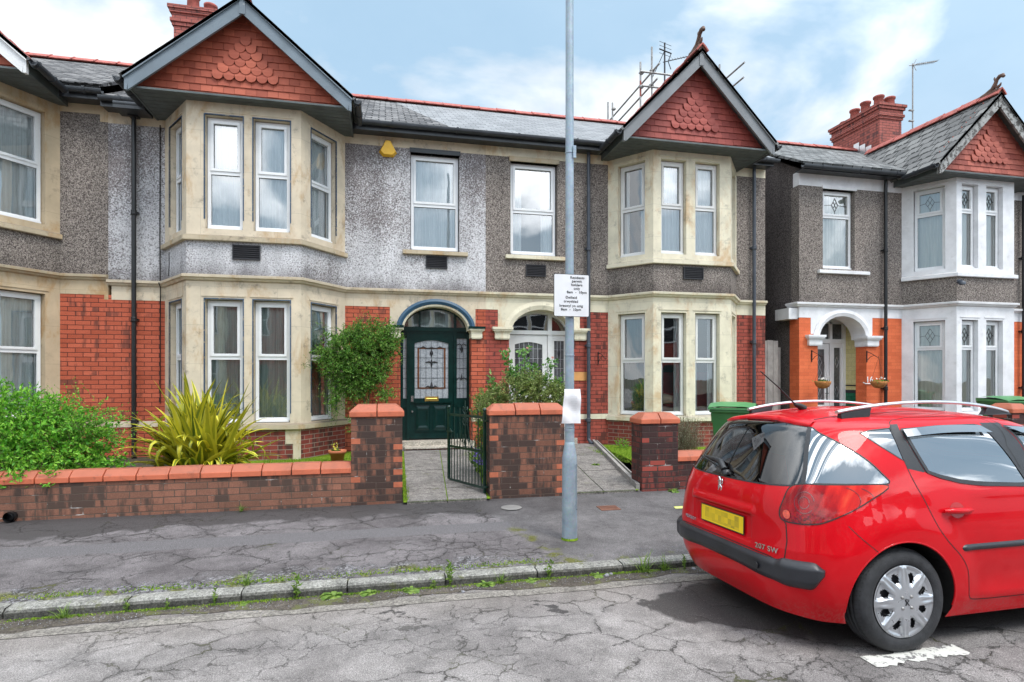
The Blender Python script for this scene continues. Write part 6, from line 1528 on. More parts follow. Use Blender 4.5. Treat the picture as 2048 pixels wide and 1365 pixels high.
def build_car():
    car = thing('estate_car', 'red estate car parked at the kerb, seen from its rear corner', 'car', local=True)
    car.location = (3.016, 2.82, 0); car.rotation_euler = (R(-2.0), 0, 0)
    OFF = Matrix.Translation((0, .86, 0))
    # ---- panel outlines on the (s, z) skin of the right hand half
    glass_rear = dens(FP([(0, 1.368), (.05, 1.367), (.12, 1.366), (.25, 1.364), (.42, 1.356), (.565, 1.338), (.59, 1.25), (.605, 1.16), (.617, 1.08), (.628, 1.00), (.622, .989), (.50, .976), (.35, .970), (.25, .967), (.12, .965), (.05, .964), (0, .964)]))
    q_glass = spl(FP([(.590, 1.332), (.70, 1.298), (.80, 1.270), (.93, 1.228), (1.05, 1.178), (1.145, 1.126), (1.225, 1.06), (1.268, 1.004), (1.10, 1.001), (.90, 1.0), (.75, .999), (.645, .997), (.636, 1.08), (.620, 1.16), (.605, 1.25)]), 3)
    lampP = spl(FP([(.632, .991), (.523, .968), (.474, .89), (.428, .82), (.437, .778), (.50, .765), (.616, .762), (.73, .766), (.841, .781), (1.029, .844), (1.153, .909), (1.262, .992), (1.0, .996), (.80, .993)]), 4)
    c_glass = [SX(-.080, 1.303), SX(.128, 1.326), SX(.128, 1.13), SX(.06, 1.185)]
    c_glass = dens([SX(x, z_) for x, z_ in [(-.075, 1.300), (0, 1.316), (.135, 1.328), (.127, 1.24), (.125, 1.128), (.05, 1.185)]])
    belt = [(.25, 1.065), (.34, 1.035), (.47, 1.004), (.65, .983), (.913, .967)]
    d_glass = dens([SX(x, z_) for x, z_ in [(.205, 1.316), (.5, 1.332), (.80, 1.336), (.855, 1.325), (.93, 1.18), (1.00, .968), (.913, .967), (.65, .983), (.47, 1.004), (.34, 1.035), (.25, 1.065), (.225, 1.18)]])
    f_glass = dens([SX(x, z_) for x, z_ in [(1.045, 1.325), (1.3, 1.305), (1.50, 1.25), (1.72, 1.16), (1.92, 1.05), (2.02, .985), (1.8, .962), (1.5, .958), (1.12, .963), (1.09, 1.1)]])
    w_glass = dens([SX(1.62, 1.30) if False else (2.25, 1.31), (2.40, 1.355), (2.7, 1.375), (PI, 1.38), (PI, 1.0), (2.7, 1.0), (2.42, 1.005), (2.28, 1.10), (2.22, 1.2)])
    black_c = dens([SX(x, z_) for x, z_ in [(.137, 1.333), (.165, 1.350), (.215, 1.352), (.195, 1.318), (.215, 1.18), (.24, 1.063), (.228, 1.060), (.128, 1.085), (.130, 1.2)]])
    black_b = dens([SX(x, z_) for x, z_ in [(.865, 1.327), (.86, 1.350), (1.04, 1.348), (1.035, 1.322), (1.08, 1.1), (1.11, .963), (1.01, .964), (.94, 1.18)]])
    arches = [[SX(wx+.362*math.cos(a), .305+.362*math.sin(a)) for a in [PI*1.06-PI*1.12*i/36 for i in range(37)]]+[SX(wx+.33, .185), SX(wx-.33, .185)] for wx in (0, WB)]
    front_lamp = dens([SX(2.85, .80), SX(3.0, .78), (2.9, .70), (2.72, .62), (2.5, .62), (2.35, .70)])
    tail_gap = [(.0, .99)]
    polys = dict(rear_glass=glass_rear, quarter_glass=q_glass, tail_light=lampP, corner_glass=c_glass, door_glass=d_glass, front_glass=f_glass, windscreen=w_glass, pillar_c=black_c, pillar_b=black_b, arch0=arches[0], arch1=arches[1], head_light=front_lamp)
    hatch = dens(FP([(0.0, .548), (.03, .547), (.10, .546), (.25, .54), (.30, .535), (.35, .527), (.40, .53), (.447, .541), (.47, .65), (.478, .752)]), .02, False)
    rdoor = dens([SX(x, z_) for x, z_ in spl([(.213, 1.375), (.165, 1.355), (.135, 1.30), (.124, 1.18), (.126, 1.08), (.140, .99), (.178, .885), (.232, .744), (.30, .65), (.39, .56), (.445, .47), (.462, .36), (.478, .30), (.56, .278), (.75, .276), (.985, .276)], 3, False)]+[SX(1.0, .4), SX(1.0, .9), SX(.96, 1.2), SX(.925, 1.382), SX(.6, 1.392), SX(.35, 1.388)], .03, True)
    fdoor = dens([SX(x, z_) for x, z_ in [(.97, 1.38), (1.2, 1.375), (1.5, 1.31), (1.8, 1.19), (2.06, 1.02), (2.12, .9), (2.10, .6), (2.04, .36), (1.95, .276), (1.01, .276), (1.01, .9)]], .03, True)
    # ---- triangulate the skin with all outlines as constraints
    pts = []; edges = []; 
    def addloop(P, close=True):
        i0 = len(pts); pts.extend([Vector(p) for p in P]); n_ = len(P)
        edges.extend([(i0+i, i0+(i+1) % n_) for i in range(n_ if close else n_-1)])
    for P in polys.values(): addloop(P)
    addloop(rdoor); addloop(fdoor)
    zs = [.19, .215]+[.24+i*.03 for i in range(24)]+[.96+i*.028 for i in range(14)]+[1.352, 1.366, 1.38, 1.393, 1.405, 1.417, 1.428, 1.437, 1.444, 1.450, 1.454, 1.457]
    zs += [.588, .598, .606, .742, .752, .762, .775]
    zs = sorted(set(round(z_, 3) for z_ in zs))
    ss = [i*.022 for i in range(57)]+[1.254+i*.012 for i in range(1, 45)]+[1.794+i*.03 for i in range(1, 45)]
    ss = [s_ for s_ in ss if s_ < PI-.012]+[PI]; plate_s = [SY(y, .66)[0] for y in (.325, .337, .349, .361)]; ss = sorted(set(ss+plate_s))
    allp = [p for P in list(polys.values())+[rdoor, fdoor] for p in P]
    import collections
    cell = collections.defaultdict(list)
    for p in allp: cell[(int(p[0]/.02), int(p[1]/.02))].append(p)
    def near(s_, z_):
        ci, cj = int(s_/.02), int(z_/.02)
        for a in (-1, 0, 1):
            for b in (-1, 0, 1):
                for q in cell.get((ci+a, cj+b), ()):
                    if (q[0]-s_)**2+(q[1]-z_)**2 < .0085**2: return True
        return False
    edge_s = (0, PI)
    for s_ in ss:
        for z_ in zs:
            if not near(s_, z_) or s_ in edge_s: pts.append(Vector((s_, z_)))
    vo, eo, fo, *_ = delaunay_2d_cdt(pts, edges, [], 0, 1e-5)
    cls = {}
    order = [k_ for k_ in polys]
    def classify(c):
        for k_ in ('arch0', 'arch1'):
            if inpoly(c[0], c[1], polys[k_]): return None
        for k_ in order:
            if k_[:4] != 'arch' and inpoly(c[0], c[1], polys[k_]): return k_
        if inpoly(c[0], c[1], rdoor): return 'rear_door'
        if inpoly(c[0], c[1], fdoor): return 'front_door'
        return 'body'
    groups = collections.defaultdict(list)
    for f in fo:
        c = (sum(vo[i][0] for i in f)/3, sum(vo[i][1] for i in f)/3); k_ = classify(c)
        if k_ is None: continue
        groups[k_].append(f)
    P3 = [surf(v[0], v[1]) for v in vo]; N3 = [snorm(v[0], v[1]) for v in vo]
    def emit(name, keys, mats, parent, sides=(1, -1), off=0, both=True):
        """one object from the named skin regions; sides: 1 near (street) side, -1 far side"""
        vs, ns, fs, mi = [], [], [], []
        for sd_ in sides:
            mp = {}
            for ki, k_ in enumerate(keys):
                for f in groups[k_]:
                    idx = []
                    for i in f:
                        if (i) not in mp:
                            mp[i] = len(vs); p, n_ = P3[i], N3[i]
                            q = p+n_*off
                            vs.append((q.x, q.y*sd_, q.z)); ns.append((n_.x, n_.y*sd_, n_.z))
                        idx.append(mp[i])
                    a, b, c = [Vector(vs[i]) for i in idx]; nf = (b-a).cross(c-a)
                    if nf.dot(Vector(ns[idx[0]])) < 0: idx = idx[::-1]
                    fs.append(tuple(idx)); mi.append(ki if len(mats) > 1 else 0)
        me = bpy.data.meshes.new(name); me.from_pydata(vs, [], fs); me.transform(OFF)
        for m2 in mats: me.materials.append(MAT[m2])
        me.polygons.foreach_set('material_index', mi); me.polygons.foreach_set('use_smooth', [True]*len(fs))
        me.normals_split_custom_set_from_vertices(ns)
        o = bpy.data.objects.new(name, me); COL.objects.link(o); o.parent = parent; return o
    body = emit('body', ['body'], ['car_red'], car)
    tg = emit('tailgate_window', ['rear_glass'], ['glass_hatch'], car)
    for sd_, nm in ((1, 'near'), (-1, 'far')):
        d1 = emit('door', ['rear_door'], ['car_red'], car, (sd_,)); d2 = emit('door', ['front_door'], ['car_red'], car, (sd_,))
        emit('window', ['door_glass'], ['glass_car'], d1, (sd_,), -.002); emit('window', ['front_glass'], ['glass_car'], d2, (sd_,), -.002)
        emit('door_pillar', ['pillar_c', 'pillar_b'], ['car_black'], d1, (sd_,), .002) if False else None
        pc = emit('door_pillar', ['pillar_c'], ['car_black'], d1, (sd_,)); pb = emit('door_pillar', ['pillar_b'], ['car_black'], d1, (sd_,))
        emit('quarter_window', ['quarter_glass'], ['glass_car'], car, (sd_,), -.001); emit('corner_window', ['corner_glass'], ['glass_car'], car, (sd_,), -.001)
        emit('tail_light', ['tail_light'], ['lamp_red'], car, (sd_,), .003)
        emit('head_light', ['head_light'], ['glass_car_front'], car, (sd_,), .001)
    emit('windscreen', ['windscreen'], ['glass_car_front'], car)
    # ---- dark gap lines and rubber seals lying on the skin
    def ribbon(mb, P, w_, off=.0012, sides=(1, -1), close=False, h=0):
        P = dens(P, .02, close)
        if close: P = P+[P[0]]
        Q = [surf(*p, off) for p in P]; N = [snorm(*p) for p in P]; L, Rr = [], []
        for i in range(len(Q)):
            tn = (Q[min(i+1, len(Q)-1)]-Q[max(0, i-1)])
            if tn.length < 1e-7: tn = Vector((1, 0, 0))
            sd = N[i].cross(tn.normalized()).normalized()*w_/2; L.append(Q[i]-sd); Rr.append(Q[i]+sd)
        for sg_ in sides:
            fl = lambda v: Vector((v.x, v.y*sg_+.86, v.z))
            for i in range(len(Q)-1):
                q = [fl(L[i]), fl(Rr[i]), fl(Rr[i+1]), fl(L[i+1])]
                mb.add(q if sg_ > 0 else q[::-1], smooth=True)
    m_ = MB()
    ribbon(m_, hatch, .007); ribbon(m_, FP([(.478, .752), (.465, .762)]), .006)
    ribbon(m_, rdoor, .0055, close=True); ribbon(m_, fdoor, .0055, close=True)
    ribbon(m_, lampP, .007, close=True, off=.0035)
    ribbon(m_, spl(FP([(1.03, .765), (1.14, .69), (1.262, .615)]), 4, False), .004)
    ribbon(m_, [SX(x, z_) for x, z_ in [(-.22, 1.378), (-.1, 1.396), (.1, 1.412), (.5, 1.424), (1.0, 1.42), (1.4, 1.36)]], .012)
    
    m_.build('panel_gaps', 'cord_black', car)
    for P, w_, cl in ((d_glass, .020, True), (f_glass, .020, True), (q_glass, .007, True), (c_glass, .007, True), (FP([(.632, .99), (.628, 1.08), (.612, 1.16), (.598, 1.25), (.578, 1.334)]), .026, False)):
        for sg_ in (1, -1):
            m_ = MB(); ribbon(m_, P, w_, close=cl, off=.0018, sides=(sg_,)); m_.build('window_seal', 'car_black', car)
    m_ = MB(); ribbon(m_, glass_rear[:-1], .010, off=.0015); m_.build('tailgate_seal', 'car_black', car)
    m_ = MB()
    P = [SX(x, z_) for x, z_ in [(.215, 1.312), (.23, 1.18), (.257, 1.062), (.34, 1.030), (.47, .998), (.65, .976), (1.0, .960)]]; ribbon(m_, P, .022, off=.005)
    ribbon(m_, [SX(x, z_) for x, z_ in [(1.10, .955), (1.5, .95), (1.8, .954), (2.0, .975)]], .022, off=.005)
    m_.build('waist_trim', 'car_black', car)
    # wind deflectors
    m_ = MB()
    for (xa, xb, za, zb_) in ((.21, .83, 1.312, 1.328), (1.05, 1.45, 1.318, 1.262)):
        n_ = 12
        for sg_ in (1, -1):
            for i in range(n_):
                qa, qb = [SX(xa+(xb-xa)*t_, za+(zb_-za)*t_+.012*math.sin(PI*t_)) for t_ in (i/n_, (i+1)/n_)]
                for (h0, h1, o0, o1) in ((0, -.05, .012, .028),):
                    v = [surf(qa[0], qa[1]+h1, o1), surf(qb[0], qb[1]+h1, o1), surf(qb[0], qb[1], o0), surf(qa[0], qa[1], o0)]
                    m_.add([(p_.x, p_.y*sg_+.86, p_.z) for p_ in (v if sg_ > 0 else v[::-1])], smooth=True)
    m_.build('wind_deflector', 'glass_car', car)
    # ---- bumper
    def patchgrid(mb, s0, s1, zlo, zhi, prof, ns=60, nz=14):
        rows = []
        for i in range(ns+1):
            s_ = s0+(s1-s0)*(i/ns)**1.6; a, b = zlo(s_), zhi(s_)
            rows.append([(lambda p_: (p_.x, p_.y+.86, p_.z))(surf(*F(s_, a+(b-a)*j/nz), prof(i/ns, j/nz))) for j in range(nz+1)])
        for sg_ in (1, -1):
            fl = [[(x, (y-.86)*sg_+.86, z_) for x, y, z_ in r_] for r_ in rows]
            vs = [p_ for r_ in fl for p_ in r_]; k_ = nz+1
            fs = [(i*k_+j, (i+1)*k_+j, (i+1)*k_+j+1, i*k_+j+1) for i in range(ns) for j in range(nz)]
            if sg_ < 0: fs = [f[::-1] for f in fs]
            mb.mesh(vs, fs, 0, True)
    m_ = MB()
    endz = lambda s_: sstep(.70, .875, s_)
    zl = lambda s_: .392+.02*math.exp(-(s_/.15)**2)+.075*endz(s_)**2.2 - .015*sstep(.3, .5, s_)*(1-endz(s_))
    zh = lambda s_: .535+.016*sstep(.36, .44, s_)-.04*endz(s_)**2.2+.005*(1-sstep(.0, .3, s_))
    def bp(u, v):
        s_ = (u**1.6)*.875; edge = min(1, (1-u)*16)**.5
        vv = min(1, v*3.2)**.6*min(1, (1-v)*4.5)**.6
        ledge = .010*sstep(.36, .46, s_)
        return -.006+(.036+ledge)*edge*vv
    patchgrid(m_, 0, .875, zl, zh, bp, 80, 16)
    bm_ = m_.build('bumper', 'bumper_black', car)
    # top ledge of bumper
    m_ = MB()
    p_ = surf(*F(.20, .465), .034); m_.tube([(p_.x-.003, p_.y+.86, p_.z), (p_.x-.008, p_.y+.86, p_.z)], .022, 16); m_.build('towing_cap', 'vent', bm_)
    # side rubbing strips
    m_ = MB()
    def strip3(xa, xb, za, zb_, h, o_):
        n_ = 30; k_ = 6; rows = []
        for i in range(n_+1):
            x = xa+(xb-xa)*i/n_; e = min(1, i*1.0/1.5, (n_-i)/1.5)**.5 if i in (0, n_) or True else 1; z_ = za+(zb_-za)*i/n_
            rows.append([surf(*SX(x, z_+h*(j/k_-.5)*max(.15, e)), -.003+(o_+.003)*(math.sin(PI*j/k_)**.5)*max(.05, e)) for j in range(k_+1)])
        for sg_ in (1, -1):
            vs = [(p_.x, p_.y*sg_+.86, p_.z) for r_ in rows for p_ in r_]; fs = [(i*(k_+1)+j, (i+1)*(k_+1)+j, (i+1)*(k_+1)+j+1, i*(k_+1)+j+1) for i in range(n_) for j in range(k_)]
            m_.mesh(vs, fs if sg_ > 0 else [f[::-1] for f in fs], 0, True)
    strip3(.40, .965, .606, .610, .042, .014); strip3(1.02, 1.98, .611, .608, .042, .014)
    m_.build('rubbing_strip', 'bumper_black', car)
    # door handles
    for xa, xb, zz in ((.285, .505, .833), (1.42, 1.66, .826)):
        for sg_ in (1, -1):
            m_ = MB(); P = []
            for i in range(9):
                t_ = i/8; x = xa+(xb-xa)*t_; q = surf(*SX(x, zz-.004*t_), .006+.026*math.sin(PI*min(1, t_*1.2+.02))**.4 if i < 8 else .004); P.append((q.x, q.y*sg_+.86, q.z))
            m_.tube(P, [.010, .015, .017, .017, .017, .017, .016, .014, .008], 10); m_.build('door_handle', 'car_red', car)
            m_ = MB(); c = surf(*SX((xa+xb)/2-.01, zz), .001); 
            vs = [surf(*SX((xa+xb)/2+.055*math.cos(a), zz+.048*math.sin(a)), .0015) for a in [i*PI/10 for i in range(20)]]
            m_.add([(v.x, v.y*sg_+.86, v.z) for v in (vs if sg_ < 0 else vs)]); m_.build('handle_recess', 'lamp_red' if False else 'handle_cup', car)
    # tail light inner lens
    for sg_ in (1, -1):
        m_ = MB(); vs = [surf(*F(.495+.034*math.cos(a), .808+.026*math.sin(a)), .0065) for a in [i*PI/10 for i in range(20)]]
        m_.add([(v.x, v.y*sg_+.86, v.z) for v in vs]); m_.build('reversing_lens', 'lamp_orange', car)
        m_ = MB(); P = [F(.495+.037*math.cos(a), .808+.029*math.sin(a)) for a in [i*PI/10 for i in range(20)]]; ribbon(m_, P, .003, .0068, (sg_,), True); m_.build('lens_ring', 'lamp_red', car)
        m_ = MB()
        for (cs, cz, r1, r2, a0_, a1_) in ((.66, .885, .085, .062, .2, 5.6), (.66, .885, .045, .034, 0, 6.0), (.92, .90, .17, .085, -1.4, 1.2), (.98, .905, .20, .085, -1.2, 1.0)):
            P = [F(cs+r1*math.cos(a0_+(a1_-a0_)*i/24), cz+r2*math.sin(a0_+(a1_-a0_)*i/24)) for i in range(25)]
            P = [p for p in P if inpoly(p[0], p[1], lampP)]
            if len(P) > 4: ribbon(m_, P, .004, .0045, (sg_,))
        m_.build('lens_moulding', 'lamp_deep', car)
    # number plate, badge, lettering
    m_ = MB(); yc = .0; x_ = -.668
    m_.mesh([(x_, .86+.26, .612), (x_, .86-.26, .612), (x_+.004, .86-.26, .724), (x_+.004, .86+.26, .724)], [(0, 1, 2, 3)])
    m_.mesh([(x_+.012, .86+.26, .612), (x_+.012, .86-.26, .612), (x_, .86-.26, .612), (x_, .86+.26, .612)], [(0, 1, 2, 3)])
    np_ = m_.build('number_plate', 'plate_yellow', car)
    # the texture wants lateral coordinates centred on the car
    for v in np_.data.vertices: v.co.y -= .86
    np_.location = (0, .86, 0)
    m_ = MB(); m_.mesh([(x_+.0015, .86+.268, .604), (x_+.0015, .86-.268, .604), (x_+.0055, .86-.268, .732), (x_+.0055, .86+.268, .732)], [(0, 1, 2, 3)]); m_.build('plate_surround', 'car_black', car)
    m_ = MB()   # rearing animal emblem
    def bl(pts, rr_): m_.tube([(surf(*SY(0.0001, .914), .008).x-.0, .86-a, .914+b) for a, b in pts], rr_, 8)
    bl([(-.018, -.030), (-.012, -.008), (-.004, .010), (.004, .026)], [.006, .010, .012, .009]); bl([(.000, .022), (-.008, .040), (-.022, .044)], [.010, .012, .006])
    bl([(.002, .018), (-.022, .022), (-.032, .012)], [.006, .005, .004]); bl([(.000, .008), (-.022, .006), (-.028, -.004)], [.006, .005, .004])
    bl([(-.010, -.008), (-.026, -.020), (-.024, -.046), (-.034, -.050)], [.008, .006, .005, .004]); bl([(-.006, -.010), (.010, -.026), (.006, -.046), (-.002, -.050)], [.008, .006, .005, .004])
    bl([(.000, -.004), (.020, .000), (.026, .022), (.018, .030)], [.004, .004, .004, .005])
    m_.build('emblem', 'chrome', car)
    def badge(txt, y, z_, size, sx_):
        p_ = surf(*SY(y, z_), .0025); n_ = snorm(*SY(y, z_)); n_ = Vector((n_.x, n_.y, 0)).normalized()
        xd = Vector((0, 0, 1)).cross(n_).normalized()
        Mx = Matrix(((xd.x, 0, n_.x, p_.x), (xd.y, 0, n_.y, p_.y+.86), (xd.z, 1, n_.z, p_.z), (0, 0, 0, 1)))
        o = text_mesh(txt, size, 'lettering', 'chrome', Mx, None, .0018, bold=.0008, sx=sx_); o.parent = car
    badge('207 SW', -.50, .566, .046, 1.15)
    p_ = SY(.40, .585); n_ = snorm(*p_); q = surf(*p_, .0025)
    xd = Vector((0, 0, 1)).cross(Vector((n_.x, -n_.y, 0)).normalized()).normalized(); nn = Vector((n_.x, -n_.y, 0)).normalized()
    o = text_mesh('PEUGEOT', .034, 'lettering', 'chrome', Matrix(((xd.x, 0, nn.x, q.x), (xd.y, 0, nn.y, -q.y+.86), (xd.z, 1, nn.z, q.z), (0, 0, 0, 1))), None, .0015, bold=.0005, sx=1.1); o.parent = car
    # rear wiper
    m_ = MB()
    def rp(y, z_, o_): q = surf(*SY(abs(y)+1e-4, z_), o_); return (q.x, (q.y if y < 0 else -q.y)+.86, q.z)
    m_.tube([rp(-.02, 1.0, .03), rp(.05, 1.045, .04), rp(.12, 1.055, .035), rp(.30, 1.065, .025)], [.024, .022, .017, .009], 8)
    m_.tube([rp(-.09, .985, .015), rp(.40, 1.062, .012)], .006, 6); m_.lathe([(.03, 0), (.028, .03), (0, .035)], 12, 0, 'z', rp(-.02, .98, .005))
    m_.build('rear_wiper', 'car_black', car)
    # spoiler lip over the glass
    m_ = MB(); n_ = 40; rows = []
    for i in range(-n_, n_+1):
        s_ = F(.60*(abs(i)/n_)**1.7, 1.37)[0]; sg_ = -1 if i < 0 else 1; zt = 1.376-.036*(abs(i)/n_)**2.2; ex = .026 if abs(i) < n_*.34 else .016
        f_ = lambda z_, o_: (lambda q: (q.x, (q.y*sg_)+.86, q.z))(surf(s_, z_, o_))
        a = f_(zt+.030, .001); b = f_(zt+.016, .006); b = (b[0]-ex*.5, b[1], b[2]+.004); c = f_(zt, .002); c = (c[0]-ex, c[1], c[2]+.006); d = (c[0]+.004, c[1], c[2]-.014); e = f_(zt-.008, -.002)
        rows.append([a, b, c, d, e])
    m_.mesh([p_ for r_ in rows for p_ in r_], [(i*5+j, i*5+j+1, (i+1)*5+j+1, (i+1)*5+j) for i in range(2*n_) for j in range(4)], 0, True); m_.build('spoiler', 'car_red', car, fix=True)
    # roof rails
    for sg_ in (1, -1):
        m_ = MB(); P = []; nR = 24
        for i in range(nR+1):
            t_ = i/nR; x = -.10+1.42*t_; zz = 1.405+.085*math.sin(PI*min(1, max(0, t_*.94+.05)))**.7; yy = -.475-.045*math.sin(PI*t_)
            P.append(Vector((x, yy*sg_+.86, zz)))
        vs = []
        for p_ in P: vs += [p_+Vector((0, a_, b_)) for a_, b_ in ((-.018, -.006), (-.015, .006), (-.006, .011), (.006, .011), (.015, .006), (.018, -.006), (.010, -.010), (-.010, -.010))]
        m_.mesh(vs, [(i*8+j, i*8+(j+1) % 8, (i+1)*8+(j+1) % 8, (i+1)*8+j) for i in range(nR) for j in range(8)]+[tuple(range(8)), tuple(range(nR*8, nR*8+8))][:0], 0, True)
        m_.add(vs[:8]); m_.add(vs[-8:])
        r_ = m_.build('roof_rail', 'alu', car, fix=True)
        m_ = MB()
        for (i0, i1) in ((0, 4), (20, 24)):
            q = [P[i0], P[i1]]
            bot = [Vector((p_.x+(.02 if i0 == 0 else -.02)*(1 if k_ == 0 else -1), p_.y, 1.385 if (i0 == 0 and k_ == 0) else 1.395)) for k_, p_ in enumerate(q)]
            m_.hexa([bot[0]+Vector((0, -.02, 0)), bot[1]+Vector((0, -.02, .0)), bot[1]+Vector((0, .02, 0)), bot[0]+Vector((0, .02, 0)), q[0]+Vector((.02, -.015, -.008)), q[1]+Vector((0, -.015, -.008)), q[1]+Vector((0, .015, -.008)), q[0]+Vector((.02, .015, -.008))])
        m_.build('rail_foot', 'car_black', r_)
    m_ = MB(); bx = -.03; m_.tube([(bx+.07, .86, 1.440), (bx+.03, .86, 1.462), (bx-.01, .86, 1.475)], [.028, .022, .012], 10); m_.tube([(bx, .86, 1.47), (bx-.14, .86, 1.60), (bx-.29, .86, 1.72)], [.006, .005, .004], 6); m_.build('aerial', 'cord_black', car)
    # wheel wells and wheels
    for wx in (0, WB):
        for sg_ in (1, -1):
            m_ = MB(); n_ = 28
            yo, yi = (-.845)*sg_+.86, (-.55)*sg_+.86
            A = [(wx+.372*math.cos(a), .305+.372*math.sin(a)) for a in [-.30+(PI+.6)*i/n_ for i in range(n_+1)]]
            YO = [(-(abs(surf(*SX(x, max(.2, z_))).y)-.012))*sg_+.86 for x, z_ in A]
            for i in range(n_): m_.add([(A[i][0], YO[i], A[i][1]), (A[i+1][0], YO[i+1], A[i+1][1]), (A[i+1][0], yi, A[i+1][1]), (A[i][0], yi, A[i][1])], smooth=True)
            m_.add([(x, yi, z_) for x, z_ in A]); m_.build('wheel_arch_liner', 'cord_black', car)
            # rolled lip
            m_ = MB(); 
            P = [surf(*SX(wx+.364*math.cos(a), .305+.364*math.sin(a)), -.004) for a in [-.12+(PI+.24)*i/40 for i in range(41)]]
            m_.tube([(p_.x, p_.y*sg_+.86, p_.z) for p_ in P], .0065, 6); m_.build('arch_lip', 'car_red', car)
    def wheel(wx, sg_):
        yc = .008 if sg_ > 0 else 1.712        # outer face of the tyre
        w_ = MB(); d_ = sg_; W2 = .195; RT = .311
        def L(pr): return [(r_, (h_)*d_) for r_, h_ in pr]
        prof = [(.212, .016), (.222, .004), (.245, -.004), (.272, -.003), (.293, .010), (.304, .026), (.3105, .045), (.3105, .060), (.304, .062), (.304, .068), (.3105, .070), (.311, .092), (.304, .094), (.304, .101), (.311, .103), (.311, .125), (.304, .127), (.304, .133), (.3105, .135), (.3105, .150), (.300, .172), (.28, .19), (.24, .195), (.20, .18)]
        w_.lathe([(r_, h_*d_) for r_, h_ in prof], 64, 0, 'y', (0, 0, 0))
        for k_ in range(72):      # shoulder blocks
            a = 2*PI*k_/72; ca, sa = math.cos(a), math.sin(a)
            for (ra, ha, rb, hb) in ((.2985, .016, .3118, .044), (.3118, .151, .302, .170)):
                t1, t2 = a-.012, a+.012
                w_.add([(ra*math.cos(t1), ha*d_, ra*math.sin(t1)), (ra*math.cos(t2), ha*d_, ra*math.sin(t2)), (rb*math.cos(t2+.02), hb*d_, rb*math.sin(t2+.02)), (rb*math.cos(t1+.02), hb*d_, rb*math.sin(t1+.02))], 1)
        for k_ in range(60):
            a = 2*PI*k_/60
            for (h0, h1, sk) in ((.070, .091, .03), (.104, .124, -.03), (.135, .151, .03), (.044, .060, -.02)):
                w_.add([(.3118*math.cos(a-.006), h0*d_, .3118*math.sin(a-.006)), (.3118*math.cos(a+.006), h0*d_, .3118*math.sin(a+.006)), (.3118*math.cos(a+.006+sk), h1*d_, .3118*math.sin(a+.006+sk)), (.3118*math.cos(a-.006+sk), h1*d_, .3118*math.sin(a-.006+sk))], 1)
        ty = w_.build('wheel', ['tyre', 'cord_black'], car); ty.location = (wx, yc, .310)
        # wheel trim: eight flared spokes between eight openings
        m2 = MB(); nr_, na = 22, 192; rows = []
        for i in range(nr_+1):
            r_ = .0+.213*(i/nr_); row = []
            for j in range(na):
                a = 2*PI*j/na; ph_ = (a*8/(2*PI)) % 1; u = abs(ph_-.5)*2      # 0 at opening, 1 at spoke
                h = .012+.010*(1-(r_/.213)**2)
                if r_ > .085:
                    hw_ = .40+.42*sstep(.10, .20, r_)
                    inn = sstep(hw_, hw_-.20, u)*sstep(.092, .118, r_)*sstep(.207, .198, r_)
                    h -= .020*inn
                    h -= .005*sstep(.75, 1.0, u)*sstep(.09, .15, r_)*(1 if True else 0)
                if r_ > .200: h = h*(1-sstep(.200, .213, r_))+.002*sstep(.2, .213, r_)
                row.append((r_*math.cos(a), -(h+.0)*d_+.006*d_, r_*math.sin(a)))
            rows.append(row)
        vs = [p_ for r_ in rows for p_ in r_]; fs = []; fk = []
        for i in range(nr_):
            for j in range(na):
                rm = .213*(i+.5)/nr_; ph_ = ((j+.5)*8/na) % 1; u = abs(ph_-.5)*2
                hole = .118 < rm < .170 and u < .34+.12*sstep(.12, .15, rm) and ((rm-.142)/.030)**2+(u/.42)**2 < 1
                (fk if hole else fs).append((i*na+j, i*na+(j+1) % na, (i+1)*na+(j+1) % na, (i+1)*na+j))
        m2.mesh(vs, fs if d_ > 0 else [f[::-1] for f in fs], 0, True)
        wt = m2.build('wheel_trim', 'wheel_silver', ty)
        m3 = MB(); m3.disc((0, .03*d_, 0), .21, 32, 0, 'y'); m3.lathe([(.205, .0), (.205, .12*d_)], 32, 0, 'y'); m3.build('wheel_rim', 'cover_rust' if False else 'vent', ty)
        m3 = MB()
        for k_ in range(4):
            a = PI/4+k_*PI/2; m3.lathe([(.0, -.024*d_), (.008, -.023*d_), (.010, -.016*d_), (.010, -.008*d_)], 12, 0, 'y', (.045*math.cos(a), 0, .045*math.sin(a)))
        m3.build('wheel_bolts', 'galv_pole', ty)
        m3 = MB()
        for P_, rr_ in (([(-.012, .015), (0, 0), (-.01, -.018)], [.003, .005, .003]), ([(0, .0), (.012, .008), (.014, .018)], [.004, .003, .002]), ([(0, 0), (.012, -.012), (.016, -.020)], [.004, .003, .002]), ([(-.012, .015), (-.004, .020), (.004, .016)], [.004, .005, .003])):
            m3.tube([(x, -.0175*d_, z_) for x, z_ in P_], rr_, 6)
        m3.build('emblem', 'vent', ty)
        m3 = MB()
        for a in (R(22), R(202)):
            m3.tube([(.105*math.cos(a), -.012*d_, .105*math.sin(a)), (.14*math.cos(a+.14), -.014*d_, .14*math.sin(a+.14)), (.165*math.cos(a-.05), -.010*d_, .165*math.sin(a-.05))], .0022, 5)
        m3.build('cable_tie', 'cord_black', ty)
    for wx in (0, WB):
        for sg_ in (1, -1): wheel(wx, sg_)
    # cabin: floor pan, seats and head restraints seen through the glass
    m_ = MB(); m_.box(-.44, 2.6, .86-.70, .86+.70, .30, .34); m_.box(-.50, -.46, .86-.60, .86+.60, .34, .93); m_.box(2.3, 2.36, .86-.7, .86+.7, .34, .95); m_.box(-.5, .25, .86-.62, .86+.62, .74, .76); m_.build('cabin_floor', 'seat_cloth', car)
